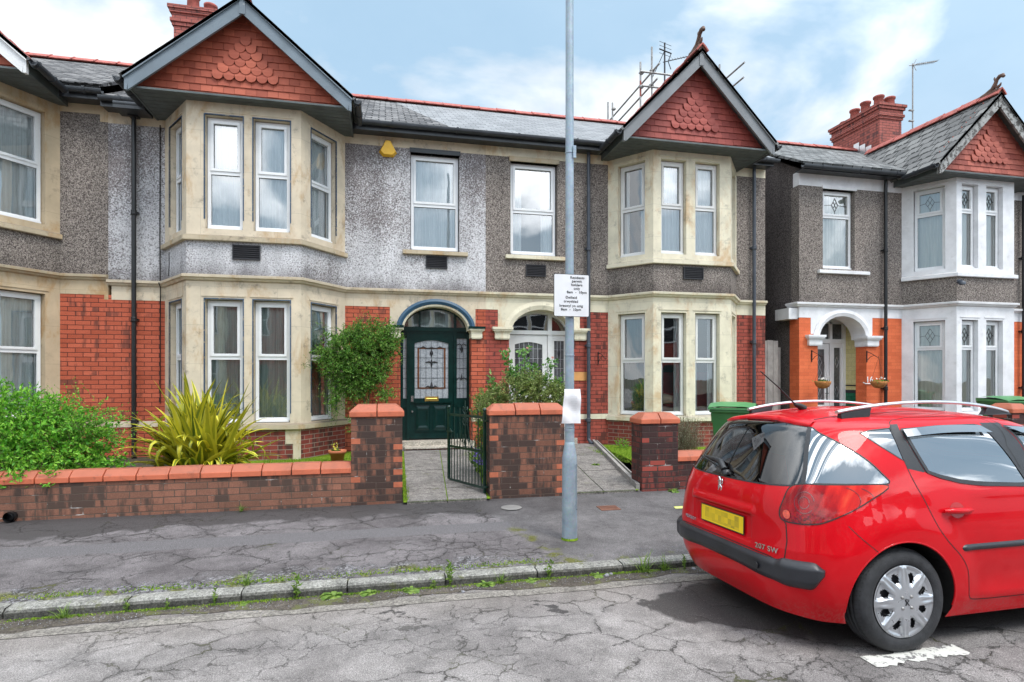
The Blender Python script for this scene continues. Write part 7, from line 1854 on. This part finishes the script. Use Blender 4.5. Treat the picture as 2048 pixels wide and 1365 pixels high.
    for sx0, ys in ((.42, (-.42, 0, .42)), (1.38, (-.36, .36))):
        for yy in ys:
            m_ = MB(); wd = .20 if sx0 < 1 else .25
            m_.hexa([(sx0, .86+yy-wd, .5), (sx0+.14, .86+yy-wd, .5), (sx0+.14, .86+yy+wd, .5), (sx0, .86+yy+wd, .5), (sx0-.12, .86+yy-wd*.85, 1.06), (sx0-.03, .86+yy-wd*.85, 1.06), (sx0-.03, .86+yy+wd*.85, 1.06), (sx0-.12, .86+yy+wd*.85, 1.06)])
            m_.hexa([(sx0-.13, .86+yy-.11, 1.10), (sx0-.05, .86+yy-.11, 1.10), (sx0-.05, .86+yy+.11, 1.10), (sx0-.13, .86+yy+.11, 1.10), (sx0-.16, .86+yy-.09, 1.26), (sx0-.10, .86+yy-.09, 1.26), (sx0-.10, .86+yy+.09, 1.26), (sx0-.16, .86+yy+.09, 1.26)])
            m_.box(sx0, sx0+.5, .86+yy-wd, .86+yy+wd, .42, .56)
            m_.build('seat', 'seat_cloth', car, bevel=.03)
    m_ = MB(); m_.tube([(2.0, .5, 1.0), (1.95, .5, 1.05)], .17, 20); m_.box(2.05, 2.4, .2, 1.5, .8, .97); m_.build('dashboard', 'seat_cloth', car)
    m_ = MB(); m_.tube([(-.10, .40, .25), (-.55, .40, .24)], .03, 10); m_.box(-.5, 2.9, .25, 1.47, .20, .235); m_.build('underbody', 'cord_black', car)
    for sg_ in (1, -1):
        m_ = MB(); q = Vector((1.93, -.93*sg_+.86, .97)); m_.hexa([q+Vector((0, -.09, -.06)), q+Vector((.12, -.09, -.06)), q+Vector((.12, .09, -.06)), q+Vector((0, .09, -.06)), q+Vector((.02, -.09, .08)), q+Vector((.10, -.09, .08)), q+Vector((.10, .09, .08)), q+Vector((.02, .09, .08))]); m_.build('door_mirror', 'car_red', car, bevel=.02)
    return car
MAT['handle_cup'] = plain('handle_cup', (.42, .010, .012), .35, coat=.6)
CAR = build_car()
# ---------------------------------------------------------------- plants
def rnd_dir():
    while True:
        v = Vector((random.uniform(-1, 1), random.uniform(-1, 1), random.uniform(-1, 1)))
        if .05 < v.length < 1: return v.normalized()
def leaf_quad(mb, p, d, size, asp=.5, mat=0, fold=.15):
    """one pointed leaf: base p, direction d"""
    s_ = d.cross(rnd_dir()); 
    if s_.length < .05: return
    s_.normalize(); n_ = s_.cross(d); w_ = size*asp/2
    mb.add([p, p+d*size*.45+s_*w_+n_*size*fold, p+d*size, p+d*size*.45-s_*w_+n_*size*fold], mat)
def sprig(mb, tw, p, d, L, nl, size, asp, mat, droop=.3, twr=.002):
    """a twig with leaves along it"""
    pts = [p]; q = p.copy(); dd = d.copy(); st = L/5
    for i in range(5): dd = (dd+Vector((0, 0, -droop*.12))+rnd_dir()*.14).normalized(); q = q+dd*st; pts.append(q.copy())
    if tw is not None and L > .07: tw.tube(pts, [twr, twr, twr*.8, twr*.7, twr*.5, twr*.3], 3, 0, False)
    for k_ in range(nl):
        t_ = (k_+random.random()*.6)/nl*4.99; i = int(t_); b = pts[i].lerp(pts[i+1], t_-i)
        ld = (dd*.5+rnd_dir()*.9+Vector((0, 0, .15))).normalized()
        leaf_quad(mb, b, ld, size*random.uniform(.6, 1.2), asp, mat)
def shrub(name, label, loc, blobs, nsp, size, mat, L=.14, nl=9, asp=.5, trunk=None, droop=.3, shell=.55, group=None, up=.35, extra=None, cat='shrub'):
    t_ = thing(name, label, cat, loc, group=group); f = MB(); tw = MB()
    tot = sum(b[3]*b[4]*b[5] for b in blobs)
    for (x, y, z_, rx, ry, rz) in blobs:
        n_ = int(nsp*(rx*ry*rz)/tot)
        for i in range(n_):
            d = rnd_dir(); r_ = random.uniform(shell, 1)**.6
            k_ = 1+.30*math.sin(d.x*6+x*9)*math.cos(d.z*7+y*5)
            p = Vector((x+d.x*rx*r_*k_, y+d.y*ry*r_*k_, z_+d.z*rz*r_*k_))
            dd = (d+Vector((0, 0, up))+rnd_dir()*.5).normalized()
            sprig(f, tw, p-dd*L*.5, dd, L*random.uniform(.6, 1.3), nl, size, asp, 0, droop)
    if extra: extra(f, tw)
    f.build('foliage', mat, t_)
    for (a, b, r_) in (trunk or []):
        a, b = Vector(a), Vector(b); m1 = a.lerp(b, .35)+Vector((random.uniform(-.05, .05), random.uniform(-.04, .04), 0)); m2 = a.lerp(b, .7)+Vector((random.uniform(-.06, .06), random.uniform(-.04, .04), 0))
        tw.tube([a, m1, m2, b], [r_, r_*.85, r_*.65, r_*.3], 7)
    tw.build('stem', 'twig', t_)
    return t_
# bright green bush at the left
G0 = .29
def bl_extra(f, tw):
    for i in range(60):
        a = random.uniform(0, PI); p = Vector((-3.62+random.uniform(-.35, .3), 7.85+random.uniform(-.3, .2), 1.15+random.uniform(-.35, .2)))
        sprig(f, tw, p, Vector((math.cos(a)*.6, -.2, 1)).normalized(), random.uniform(.18, .34), 12, .030, .5, 0, .4)
    for i in range(60):
        p = Vector((-3.45+random.uniform(-.2, .25), 7.7+random.uniform(-.2, .2), .98+random.uniform(-.15, .25)))
        sprig(f, tw, p, Vector((1, -.2, .5+random.uniform(-.4, .4))).normalized(), random.uniform(.18, .40), 12, .030, .5, 0, .6)
shrub('bush', 'bright green small leaved bush spilling over the low wall at the left', (-4.1, 7.8, G0),
      [(-4.35, 7.85, 1.05, .52, .45, .48), (-3.95, 7.75, .90, .45, .45, .46), (-3.62, 7.7, .74, .42, .40, .33), (-3.42, 7.75, 1.02, .26, .25, .24), (-4.75, 7.9, .95, .5, .4, .45), (-3.9, 7.9, 1.22, .28, .25, .22), (-3.72, 7.25, .62, .30, .24, .16), (-4.2, 7.25, .70, .4, .24, .2), (-3.6, 7.12, .52, .16, .10, .10), (-3.95, 7.10, .54, .14, .09, .07), (-3.25, 7.7, .64, .22, .25, .20)],
      2300, .054, 'leaf_bright', L=.17, nl=9, trunk=[((-4.3, 7.95, G0), (-4.4, 7.9, 1.1), .03), ((-4.1, 7.95, G0), (-3.8, 7.8, 1.0), .028), ((-3.9, 7.9, G0), (-3.4, 7.75, 1.0), .022)], extra=bl_extra)
# yellow striped strap-leaved plant
def phormium():
    t_ = thing('spiky_plant', 'big spiky plant with yellow and green striped strap leaves behind the low wall', 'plant', (-2.36, 8.35, G0))
    groups = MB(); rg = random.Random(11)
    for i in range(300):
        az = rg.uniform(0, 2*PI); tilt = rg.uniform(.05, 1.25)**1.0; L = rg.uniform(.82, 1.52)*(1-.25*(tilt/1.25)); w0 = rg.uniform(.052, .090)
        bx = -2.36+rg.uniform(-.20, .20); by = 8.30+rg.uniform(-.12, .12)
        h = Vector((math.cos(az), math.sin(az)*.75, 0)); side = Vector((-math.sin(az), math.cos(az), 0))
        n_ = 12; p = Vector((bx, by, G0)); th = R(90)-tilt*.80; bend = rg.uniform(.02, .22)*(.6+tilt); snap = rg.random() < .28; sa = rg.uniform(.55, .8)
        L_, R_, C_ = [], [], []; twist = rg.uniform(-.5, .5)
        for k_ in range(n_+1):
            v = k_/n_
            ww = w0*(.62+.5*math.sin(PI*min(1, v*1.15+.12)))*(1 if v < .72 else max(0, (1-v)/.28)**.65)/1.6*1.25
            s2 = (side*math.cos(twist*v)+Vector((0, 0, 1))*math.sin(twist*v)*.5).normalized()
            up_ = Vector((0, 0, 1))*math.cos(th)-h*math.sin(th)
            C_.append(p-up_*(-ww*.0)); L_.append(p-s2*ww+up_*ww*.35); R_.append(p+s2*ww+up_*ww*.35)
            th -= bend*(.25+1.6*v*v)*.55
            if snap and v > sa: th -= .55
            p = p+(h*math.cos(th)+Vector((0, 0, 1))*math.sin(th))*(L/n_)
        i0 = len(groups.v); vs = []; uv = []
        for k_ in range(n_+1): vs += [L_[k_], C_[k_], R_[k_]]; uv += [(0, k_/n_*L), (.5, k_/n_*L), (1, k_/n_*L)]
        groups.mesh(vs, [(3*k_+j, 3*k_+j+1, 3*k_+j+4, 3*k_+j+3) for k_ in range(n_) for j in (0, 1)], 0, True, uv)
    groups.build('leaves', 'strap', t_)
phormium()
# climbing shrub on the wall beside the green door
def cl_extra(f, tw):
    for (a, b, n_) in (((-.95, 10.1, 1.3), (-.80, 10.1, .92), 26), ((-.9, 10.0, 1.0), (-.45, 10.0, 1.28), 20), ((-1.1, 10.0, 1.9), (-1.35, 9.9, 1.82), 12), ((.10, 10.5, 2.55), (.36, 10.4, 2.38), 20), ((-.5, 10.3, 2.6), (-.25, 10.3, 2.80), 14), ((-.9, 10.2, 2.4), (-1.10, 10.1, 2.62), 12), ((-.2, 10.3, 1.6), (.12, 10.3, 1.38), 22), ((-1.0, 10.1, 1.6), (-1.12, 10.0, 1.30), 10), ((.1, 10.4, 2.0), (.22, 10.4, 1.7), 10)):
        a, b = Vector(a), Vector(b)
        for i in range(n_): sprig(f, tw, a.lerp(b, i/n_)+rnd_dir()*.06, rnd_dir(), .14, 8, .026, .45, 0, .8)
shrub('climbing_shrub', 'dark green climbing shrub trained on the wall left of the green door', (-.35, 10.6, G0),
      [(-.62, 10.25, 2.10, .46, .36, .40), (-.25, 10.35, 2.30, .44, .32, .34), (-.72, 10.2, 1.78, .34, .30, .34), (-.35, 10.3, 1.70, .34, .30, .34), (.02, 10.4, 2.25, .26, .28, .26), (-.55, 10.25, 1.45, .26, .26, .18), (-.10, 10.3, 1.85, .22, .25, .22), (-.85, 10.1, 1.30, .14, .14, .22), (.0, 10.2, 1.38, .18, .18, .12), (-1.0, 10.15, 2.0, .16, .16, .2)],
      2900, .044, 'leaf_mid', L=.16, nl=10, asp=.48, droop=.7, shell=.35, trunk=[((-.30, 10.65, G0), (-.50, 10.4, 2.2), .03), ((-.42, 10.65, G0), (-.2, 10.4, 2.0), .022), ((-.35, 10.6, .9), (-.75, 10.3, 1.7), .016)], extra=cl_extra)
shrub('shrub', 'low dark green shrub at the foot of the wall behind the brick pillar', (-.2, 8.9, G0), [(-.15, 8.8, 1.02, .26, .24, .20), (-.32, 8.85, .95, .2, .2, .2)], 300, .034, 'leaf_mid', L=.15, nl=9, trunk=[((-.2, 8.9, G0), (-.15, 8.85, 1.0), .014)])
# rose with pink buds
def rose():
    t_ = thing('rose_bush', 'tall leafy rose with pink buds in front of the white door', 'plant', (1.95, 7.75, .27)); f = MB(); tw = MB(); fl = MB()
    for (a, b, c) in (((1.95, 7.8, .27), (1.80, 7.8, 1.4), (1.62, 7.75, 1.98)), ((1.98, 7.8, .27), (1.90, 7.8, 1.3), (1.88, 7.75, 2.02)), ((2.0, 7.8, .27), (2.08, 7.8, 1.3), (2.27, 7.75, 1.86)), ((2.0, 7.8, .27), (2.2, 7.8, 1.2), (2.40, 7.75, 1.62)), ((1.92, 7.8, .27), (1.6, 7.8, 1.0), (1.42, 7.7, 1.62)), ((1.95, 7.8, .3), (1.9, 7.85, 1.3), (2.02, 7.8, 1.80)), ((1.95, 7.8, .3), (1.85, 7.75, 1.3), (1.72, 7.7, 1.72))):
        a, b, c = Vector(a), Vector(b), Vector(c); pts = [a, a.lerp(b, .5), b, b.lerp(c, .5)+Vector((0, 0, .05)), c]; tw.tube(pts, [.009, .008, .007, .005, .003], 5)
        for i in range(60):
            q = b.lerp(c, i/52) if i < 53 else c; q = q+rnd_dir()*.06
            d = (rnd_dir()+Vector((0, -.2, .2))).normalized()
            for k_ in range(3): leaf_quad(f, q+d*.02*k_, (d+rnd_dir()*.7).normalized(), random.uniform(.04, .062), .72, 0, .1)
    for (x, y, z_) in ((1.90, 7.66, 2.03), (2.25, 7.62, 1.90), (1.63, 7.68, 2.0)):
        for k_ in range(9):
            a = k_*2.4; d = Vector((math.cos(a)*.5, math.sin(a)*.5, 1)).normalized(); leaf_quad(fl, Vector((x, y, z_)), d, .035, .8, 0)
    f.build('foliage', 'leaf_rose', t_); tw.build('stem', 'twig', t_); fl.build('flowers', 'petal_pink', t_)
rose()
PET = MB()
vs_ = shrub('variegated_shrub', 'rounded olive and cream leaved shrub rising behind the middle brick wall', (1.9, 7.75, .27),
      [(1.78, 7.72, 1.40, .36, .26, .26), (2.12, 7.70, 1.36, .32, .26, .22), (2.34, 7.68, 1.38, .20, .2, .20), (1.42, 7.72, 1.28, .20, .2, .22), (1.95, 7.72, 1.62, .22, .2, .12)],
      1700, .034, 'leaf_olive', L=.11, nl=9, asp=.42, extra=lambda f, tw: [leaf_quad(PET, Vector((random.uniform(1.6, 2.3), random.uniform(7.45, 7.6), random.uniform(1.22, 1.45))), rnd_dir(), .03, .9) for i in range(26)], trunk=[((1.8, 7.8, .27), (1.7, 7.75, 1.3), .016), ((1.95, 7.8, .27), (2.1, 7.75, 1.3), .016), ((1.9, 7.8, .27), (1.5, 7.75, 1.2), .012)])
PET.build('flowers', 'petal_white', vs_)
shrub('hedge_plant', 'narrow green plant growing up behind the open iron gate', (1.45, 8.5, .27), [(1.45, 8.4, 1.0, .16, .2, .3), (1.48, 8.5, .62, .15, .25, .28), (1.42, 8.3, 1.28, .15, .18, .18)], 800, .030, 'leaf_mid', L=.12, nl=8, trunk=[((1.47, 8.5, .27), (1.44, 8.35, 1.3), .014)])
# violet bellflowers edging the path
def bell():
    t_ = thing('bellflower', 'clump of violet bellflowers along the path edge behind the gate', 'plant', (1.45, 8.2, .27)); f = MB(); fl = MB()
    for i in range(260):
        y = random.uniform(7.65, 10.0); x = 1.36+(y-7.65)*.10+random.gauss(0, .055); z_ = .27
        for k_ in range(3): leaf_quad(f, Vector((x, y, z_)), (rnd_dir()*.7+Vector((0, 0, 1))).normalized(), random.uniform(.05, .12), .4, 0)
        if random.random() < .75:
            c = Vector((x, y-.03, z_+random.uniform(.06, .18)))
            for k_ in range(5): a = k_*1.257; leaf_quad(fl, c, Vector((math.cos(a), -.5, math.sin(a))).normalized(), .022, .8, 0)
    f.build('foliage', 'leaf_weed', t_); fl.build('flowers', 'petal_violet', t_)
bell()
# grey twiggy lavender by the dark pillar
def lav():
    t_ = thing('lavender_bush', 'grey green lavender bush between the dark pillar and the green bin', 'plant', (4.5, 8.2, .29)); f = MB(); tw = MB()
    for i in range(700):
        a = random.uniform(0, 2*PI); sp = random.random(); b = Vector((4.40+random.uniform(-.25, .25), 8.15+random.uniform(-.15, .15), .3)); d = Vector((math.cos(a)*sp*.55, math.sin(a)*sp*.5, 1)).normalized(); L = random.uniform(.42, .78)
        q = b+d*L; tw.tube([b, b+d*L*.5+rnd_dir()*.02, q], [.003, .002, .0015], 3, 0, False)
        for k_ in range(9): leaf_quad(f, b.lerp(q, .45+.55*k_/9), (d+rnd_dir()*.7).normalized(), .032, .25, 0)
    f.build('foliage', 'leaf_grey', t_); tw.build('stem', 'twig', t_)
lav()
shrub('small_plant', 'small clump of leaves at the foot of the white door house bay', (4.42, 10.35, .29), [(4.42, 10.3, .38, .14, .12, .10)], 40, .03, 'leaf_bright', L=.1, nl=8)
# flower pot
t_ = thing('flower_pot', 'terracotta pot of yellow flowers on the lawn by the first pillar', 'flower pot', (-.74, 9.45, .296))
m_ = MB(); m_.lathe([(0, .01), (.085, .0), (.115, .15), (.135, .15), (.14, .20), (.125, .20), (.115, .17), (0, .165)], 24, 0, 'z', (-.74, 9.45, .296)); m_.build('pot', 'terracotta', t_)
f = MB(); fl = MB()
for i in range(40): leaf_quad(f, Vector((-.76+random.gauss(0, .04), 9.44+random.gauss(0, .04), .46)), (rnd_dir()*.8+Vector((0, 0, 1))).normalized(), .07, .4)
for i in range(26): leaf_quad(fl, Vector((-.76+random.gauss(0, .025), 9.40+random.gauss(0, .02), .50+random.uniform(0, .13))), rnd_dir(), .035, .8)
f.build('foliage', 'leaf_weed', t_); fl.build('flowers', 'petal_yellow', t_)
# hanging baskets of the orange house
def basket(x, label):
    t_ = thing('hanging_basket', label, 'hanging basket', (x, YW-.31, 1.45), group='hanging baskets on the orange house')
    y = YW-.31; m_ = MB(); n_ = 24; pr = [(0.0, 0), (.07, .01), (.12, .05), (.15, .11), (.155, .155), (.14, .16), (.10, .14), (0, .15)]
    vs = []
    for r_, h_ in pr:
        for k_ in range(n_): a = 2*PI*k_/n_; rr_ = r_*(1+.05*math.cos(a*8)); vs.append((x+rr_*math.cos(a), y+rr_*math.sin(a), 1.40+h_))
    m_.mesh(vs, [(i*n_+k_, i*n_+(k_+1) % n_, (i+1)*n_+(k_+1) % n_, (i+1)*n_+k_) for i in range(len(pr)-1) for k_ in range(n_)], 0, True); m_.build('basket_liner', 'coir', t_)
    m_ = MB()
    for k_ in range(3): a = k_*2.09+.5; m_.tube([(x+.15*math.cos(a), y+.15*math.sin(a), 1.55), (x, y, 2.09)], .003, 4)
    m_.build('chain', 'black_iron', t_)
    f = MB(); fl = MB()
    for i in range(70): leaf_quad(f, Vector((x+random.gauss(0, .07), y+random.gauss(0, .07), 1.55)), (rnd_dir()+Vector((0, 0, .5))).normalized(), .05, .5)
    for i in range(12): leaf_quad(fl, Vector((x+random.gauss(0, .06), y-.05+random.gauss(0, .05), 1.60+random.uniform(0, .04))), rnd_dir(), .04, .9)
    f.build('foliage', 'leaf_mid', t_); fl.build('flowers', 'petal_white', t_)
basket(9.14, 'brown hanging basket on the left pier of the white arched porch'); basket(10.57, 'brown hanging basket next to the house number 16')
# lawn blades
def grass(name, label, n_, fx, fy, z_, h0, h1, mat='grass', fz=None):
    m_ = MB()
    for i in range(n_):
        x = fx(); y = fy(x) if callable(fy) else random.uniform(*fy); zz = fz(y) if fz else z_; a = random.uniform(0, 2*PI); h = random.uniform(h0, h1); w_ = .004
        d = Vector((math.cos(a), math.sin(a), 0)); lean = rnd_dir()*h*.5; lean.z = 0
        m_.add([Vector((x, y, zz))-d*w_, Vector((x, y, zz))+d*w_, Vector((x, y, zz+h))+lean])
    return tag(m_.build(name, mat), label, 'grass', kind='stuff')
grass('lawn_grass', 'short mossy grass in the garden of the green door house', 9000, lambda: random.uniform(-1.9, .17), lambda x: random.uniform(8.2, 10.7 if x > -.6 else 9.9), .296, .015, .055)
grass('lawn_grass', 'short bright grass in front of the white door house', 5000, lambda: random.uniform(3.7, 5.2), (7.7, 10.4), .29, .015, .05)
grass('path_edge_grass', 'moss and grass along the left edge of the first path', 900, lambda: random.gauss(.245, .02), (7.05, 10.4), 0, .01, .04, fz=pathz)
grass('path_edge_grass', 'grass growing on the bed between the path and the middle wall', 2500, lambda: random.uniform(1.35, 2.2), (7.7, 10.6), .27, .02, .06)
# weeds along the kerb: three kinds, copied
def weed_rosette():
    t_ = thing('dandelion_weed', None, 'weed', local=True); m_ = MB()
    for i in range(22):
        a = random.uniform(0, 2*PI); h = Vector((math.cos(a), math.sin(a)*.8, 0)); s_ = Vector((-h.y, h.x, 0)).normalized(); L = random.uniform(.05, .115); p = Vector((0, 0, 0)); el = random.uniform(.25, 1.1); last = None
        for k_ in range(5):
            w_ = L*.16*(.45+.8*math.sin(PI*(k_+.6)/5))*(1.25 if k_ % 2 else .8); q = p+(h*math.cos(el)+Vector((0, 0, math.sin(el))))*L/5; cur = (q-s_*w_, q+s_*w_)
            if last: m_.add([last[0], last[1], cur[1], cur[0]])
            else: m_.add([p, cur[1], cur[0]])
            last = cur; p = q; el -= .28
    m_.build('leaves', 'leaf_weed', t_); return t_
def weed_tuft():
    t_ = thing('grass_tuft', None, 'weed', local=True); m_ = MB()
    for i in range(46):
        a = random.uniform(0, 2*PI); h = Vector((math.cos(a), math.sin(a), 0)); s_ = Vector((-h.y, h.x, 0)); L = random.uniform(.06, .17); p = Vector((random.gauss(0, .015), random.gauss(0, .012), 0)); el = random.uniform(.5, 1.5); last = (p-s_*.0025, p+s_*.0025)
        for k_ in range(5):
            w_ = .0028*(1-k_/5); q = p+(h*math.cos(el)+Vector((0, 0, math.sin(el))))*L/5; cur = (q-s_*w_, q+s_*w_); m_.add([last[0], last[1], cur[1], cur[0]]); last = cur; p = q; el -= .22
    m_.build('blades', 'leaf_weed', t_); return t_
def weed_upright():
    t_ = thing('leafy_weed', None, 'weed', local=True); m_ = MB(); tw = MB()
    for s_ in range(3):
        d = Vector((random.gauss(0, .2), random.gauss(0, .15), 1)).normalized(); L = random.uniform(.09, .17); tw.tube([(0, 0, 0), d*L*.5, d*L], [.002, .0018, .001], 4)
        for k_ in range(14): leaf_quad(m_, d*L*(k_+1)/14, (rnd_dir()+Vector((0, 0, .3))).normalized(), random.uniform(.025, .05), .4)
    m_.build('leaves', 'leaf_weed', t_); tw.build('stem', 'leaf_weed', t_); return t_
protos = {'r': weed_rosette, 't': weed_tuft, 'u': weed_upright}; made = {}
spots = [('t', -2.22, 4.64, .8, 'grass tuft in the gutter farthest left'), ('u', -1.83, 4.67, .6, 'small leafy weed in the kerb joint farthest left'), ('u', -1.56, 4.66, .5, 'tiny leafy weed in the gutter below the spiky plant'),
         ('u', -1.24, 4.66, .8, 'leafy weed standing against the kerb left of the yellow grass'), ('r', -1.03, 4.64, .5, 'tiny flat dandelion under the kerb joint'), ('t', -1.06, 4.845, .9, 'pale grass tuft on top of the kerb joint'),
         ('u', -.67, 4.66, 1.25, 'tall yellowish leafy weed against the kerb'), ('r', -.39, 4.65, 1.25, 'broad dandelion rosette in the gutter, widest of the dandelions'), ('r', -.12, 4.65, 1.0, 'dandelion rosette second from the tall leafy weed'),
         ('r', .20, 4.65, 1.05, 'dandelion rosette in the gutter below the first pillar'), ('u', .38, 4.65, .6, 'small leafy weed left of the kerb joint below the green door'), ('u', .51, 4.68, 1.3, 'tall weed climbing the kerb joint below the green door'),
         ('r', .80, 4.65, 1.0, 'dandelion below the iron gate'), ('t', .93, 4.65, .8, 'grass tuft right beside the dandelion below the iron gate'), ('r', 1.20, 4.65, .8, 'dandelion left of the kerb joint by the lamp post'),
         ('u', 1.35, 4.66, 1.0, 'leafy weed in the kerb joint left of the lamp post foot'), ('r', 1.77, 4.65, .9, 'dandelion in the gutter just right of the lamp post'), ('t', 2.20, 4.65, 1.35, 'large grass tuft in the gutter between lamp post and car'), ('t', 2.40, 4.66, 1.0, 'grass tuft in the gutter nearest the car bumper'), ('u', 2.58, 4.64, .8, 'small weed under the far end of the car bumper'),
         ('r', 3.76, 7.06, 1.1, 'dandelion at the foot of the dark brick pillar'), ('r', 3.30, 8.75, .9, 'weed between the flagstones of the right hand path'), ('t', -1.6, 7.05, .7, 'wispy weed at the foot of the low brick wall')]
for k_, x, y, s_, lab in spots:
    if k_ not in made: made[k_] = protos[k_](); o = made[k_]
    else: o = copy_tree(made[k_])
    z_ = zr(y)+.006 if y < KY else zp(y)+.003
    if y > 7.6: z_ = pathz(y)
    o.location = (x, y, z_); o.rotation_euler = (0, 0, random.uniform(0, 6.28)); o.scale = (s_, s_, s_); o['label'] = lab; o['group'] = 'weeds along the kerb and walls'
# moss cushions along the kerb foot and joints
m_ = MB()
for i in range(5600):
    c = random.choice([-2.3, -1.7, -1.1, -.8, -.2, .3, .9, 1.3, 1.9, 2.2])+random.gauss(0, .16); y = 4.675-abs(random.gauss(0, .02)) if random.random() < .6 else 4.86+abs(random.gauss(0, .05))
    if y > 4.8 and c > 1.4: continue
    z_ = zr(y)+.009 if y < KY else zp(y); leaf_quad(m_, Vector((c, y, z_)), (rnd_dir()*.6+Vector((0, 0, 1))).normalized(), random.uniform(.007, .016), .8)
tag(m_.build('kerb_moss', 'grass'), 'yellow green moss along the foot of the kerb', 'moss', kind='stuff')
# ---------------------------------------------------------------- the other side of the street, seen in the panes and the car paint
def opposite():
    t_ = thing('brick_house', None, 'house', local=True)
    m_ = MB(); m_.box(-3, 3, -7, 0, 0, 5.9); m_.build('wall', 'brick_red_dim', t_)
    m_ = MB(); m_.box(-2.6, -.2, 0, .8, 0, 6.0); m_.build('bay_wall', 'stone_cream', t_)
    m_ = MB(); slab(m_, (-3, .2, 5.95), (3, .2, 5.95), (3, -3.5, 8.1), (-3, -3.5, 8.1)); slab(m_, (-3, -7.2, 5.95), (3, -7.2, 5.95), (3, -3.5, 8.1), (-3, -3.5, 8.1)); m_.build('roof', 'slate_mid', t_)
    m_ = MB(); m_.mesh([(-2.9, .9, 5.95), (.1, .9, 5.95), (-1.4, .9, 7.3), (-2.9, -2, 5.95), (.1, -2, 5.95), (-1.4, -2, 7.3)], [(0, 1, 2), (0, 2, 5, 3), (1, 4, 5, 2)]); m_.build('gable', 'tile_red', t_)
    for (x0, x1, y, z0, z1) in ((-2.4, -1.5, .81, .9, 2.9), (-1.3, -.4, .81, .9, 2.9), (-2.4, -1.5, .81, 3.9, 5.6), (-1.3, -.4, .81, 3.9, 5.6), (.9, 1.9, .01, 3.9, 5.6)):
        m_ = MB(); m_.box(x0, x1, y, y+.03, z0, z1); w_ = m_.build('window', 'upvc', t_)
        for (a, b) in ((z0+.07, (z0+z1)/2-.04), ((z0+z1)/2+.04, z1-.07)): p = MB(); p.box(x0+.07, x1-.07, y+.03, y+.035, a, b); p.build('pane', 'room', w_)
    m_ = MB(); m_.box(.9, 1.9, .0, .03, .3, 2.4); m_.build('front_door', 'green_gloss', t_)
    m_ = MB(); m_.box(-3, 3, 3.2, 3.45, 0, .8); m_.build('front_wall', 'brick_dark', t_)
    m_ = MB(); m_.box(2.7, 3.3, -4.2, -2.8, 7.6, 9.2); m_.build('chimney', 'brick_chim', t_)
    return t_
strip('pavement', [(-9.2, -.02), (-6.15, -.02), (-6.15, -.10), (-6.0, -.10)], -60, 80, 'pavement')
o0 = opposite()
for i, x in enumerate((-14, -8, -2, 4, 10, 16)):
    o = o0 if i == 0 else copy_tree(o0)
    o.location = (x, -12.6, -.05); o['label'] = 'red brick terraced house across the street, seen only as a reflection'; o['group'] = 'houses across the street'
# ---------------------------------------------------------------- tidy: pieces of a wall, band or trim that stand apart become parts of their own
def split_far(names, gap=.03):
    for o in list(bpy.data.objects):
        if o.type != 'MESH' or o.name.split('.')[0] not in names: continue
        me = o.data; n = len(me.vertices); par_ = list(range(n))
        def find(a):
            while par_[a] != a: par_[a] = par_[par_[a]]; a = par_[a]
            return a
        key = {}
        for v in me.vertices:
            k_ = (round(v.co.x, 3), round(v.co.y, 3), round(v.co.z, 3))
            if k_ in key: par_[find(v.index)] = find(key[k_])
            else: key[k_] = v.index
        for p in me.polygons:
            a = find(p.vertices[0])
            for b in p.vertices[1:]: par_[find(b)] = a
        bb = {}
        for v in me.vertices:
            r_ = find(v.index); b = bb.setdefault(r_, [1e9, -1e9, 1e9, -1e9, 1e9, -1e9])
            for q in range(3): b[2*q] = min(b[2*q], v.co[q]); b[2*q+1] = max(b[2*q+1], v.co[q])
        cl = [[k_, b[:], {k_}] for k_, b in bb.items()]; ch = True
        while ch:
            ch = False
            for i in range(len(cl)):
                for j in range(i+1, len(cl)):
                    A, B = cl[i][1], cl[j][1]
                    if all(A[2*q]-gap <= B[2*q+1] and B[2*q]-gap <= A[2*q+1] for q in range(3)):
                        for q in range(3): A[2*q] = min(A[2*q], B[2*q]); A[2*q+1] = max(A[2*q+1], B[2*q+1])
                        cl[i][2] |= cl[j][2]; del cl[j]; ch = True; break
                if ch: break
        if len(cl) < 2 or len(cl) > 12: continue
        which = {}
        for ci, c in enumerate(cl):
            for r_ in c[2]: which[r_] = ci
        for ci in range(len(cl)-1, -1, -1):
            m2 = me if ci == 0 else me.copy()
            keepf = {v.index for v in me.vertices if which[find(v.index)] == ci} if ci else {v.index for v in me.vertices if which[find(v.index)] == 0}
            bm = bmesh.new(); bm.from_mesh(me if ci else m2); bm.verts.ensure_lookup_table()
            bmesh.ops.delete(bm, geom=[v for v in bm.verts if v.index not in keepf], context='VERTS'); bm.to_mesh(m2); bm.free()
            if ci:
                o2 = bpy.data.objects.new(o.name.split('.')[0], m2); COL.objects.link(o2); o2.parent = o.parent; o2.matrix_parent_inverse = o.matrix_parent_inverse.copy()
                for md in o.modifiers:
                    if md.type == 'BEVEL': b_ = o2.modifiers.new('bevel', 'BEVEL'); b_.width = md.width; b_.segments = 2; b_.limit_method = 'ANGLE'
split_far({'rendered_wall', 'brick_wall', 'stone_band', 'arch_impost', 'side_wall', 'gutter', 'fascia', 'window_trim', 'hinge', 'bracket', 'cable', 'door_frame', 'plinth_wall', 'panel_gaps', 'waist_trim', 'bumper', 'rubbing_strip', 'wind_deflector', 'rail_foot', 'wheel_bolts', 'coupler', 'strap', 'bay_sill', 'side_light', 'cable_tie', 'flowers'})
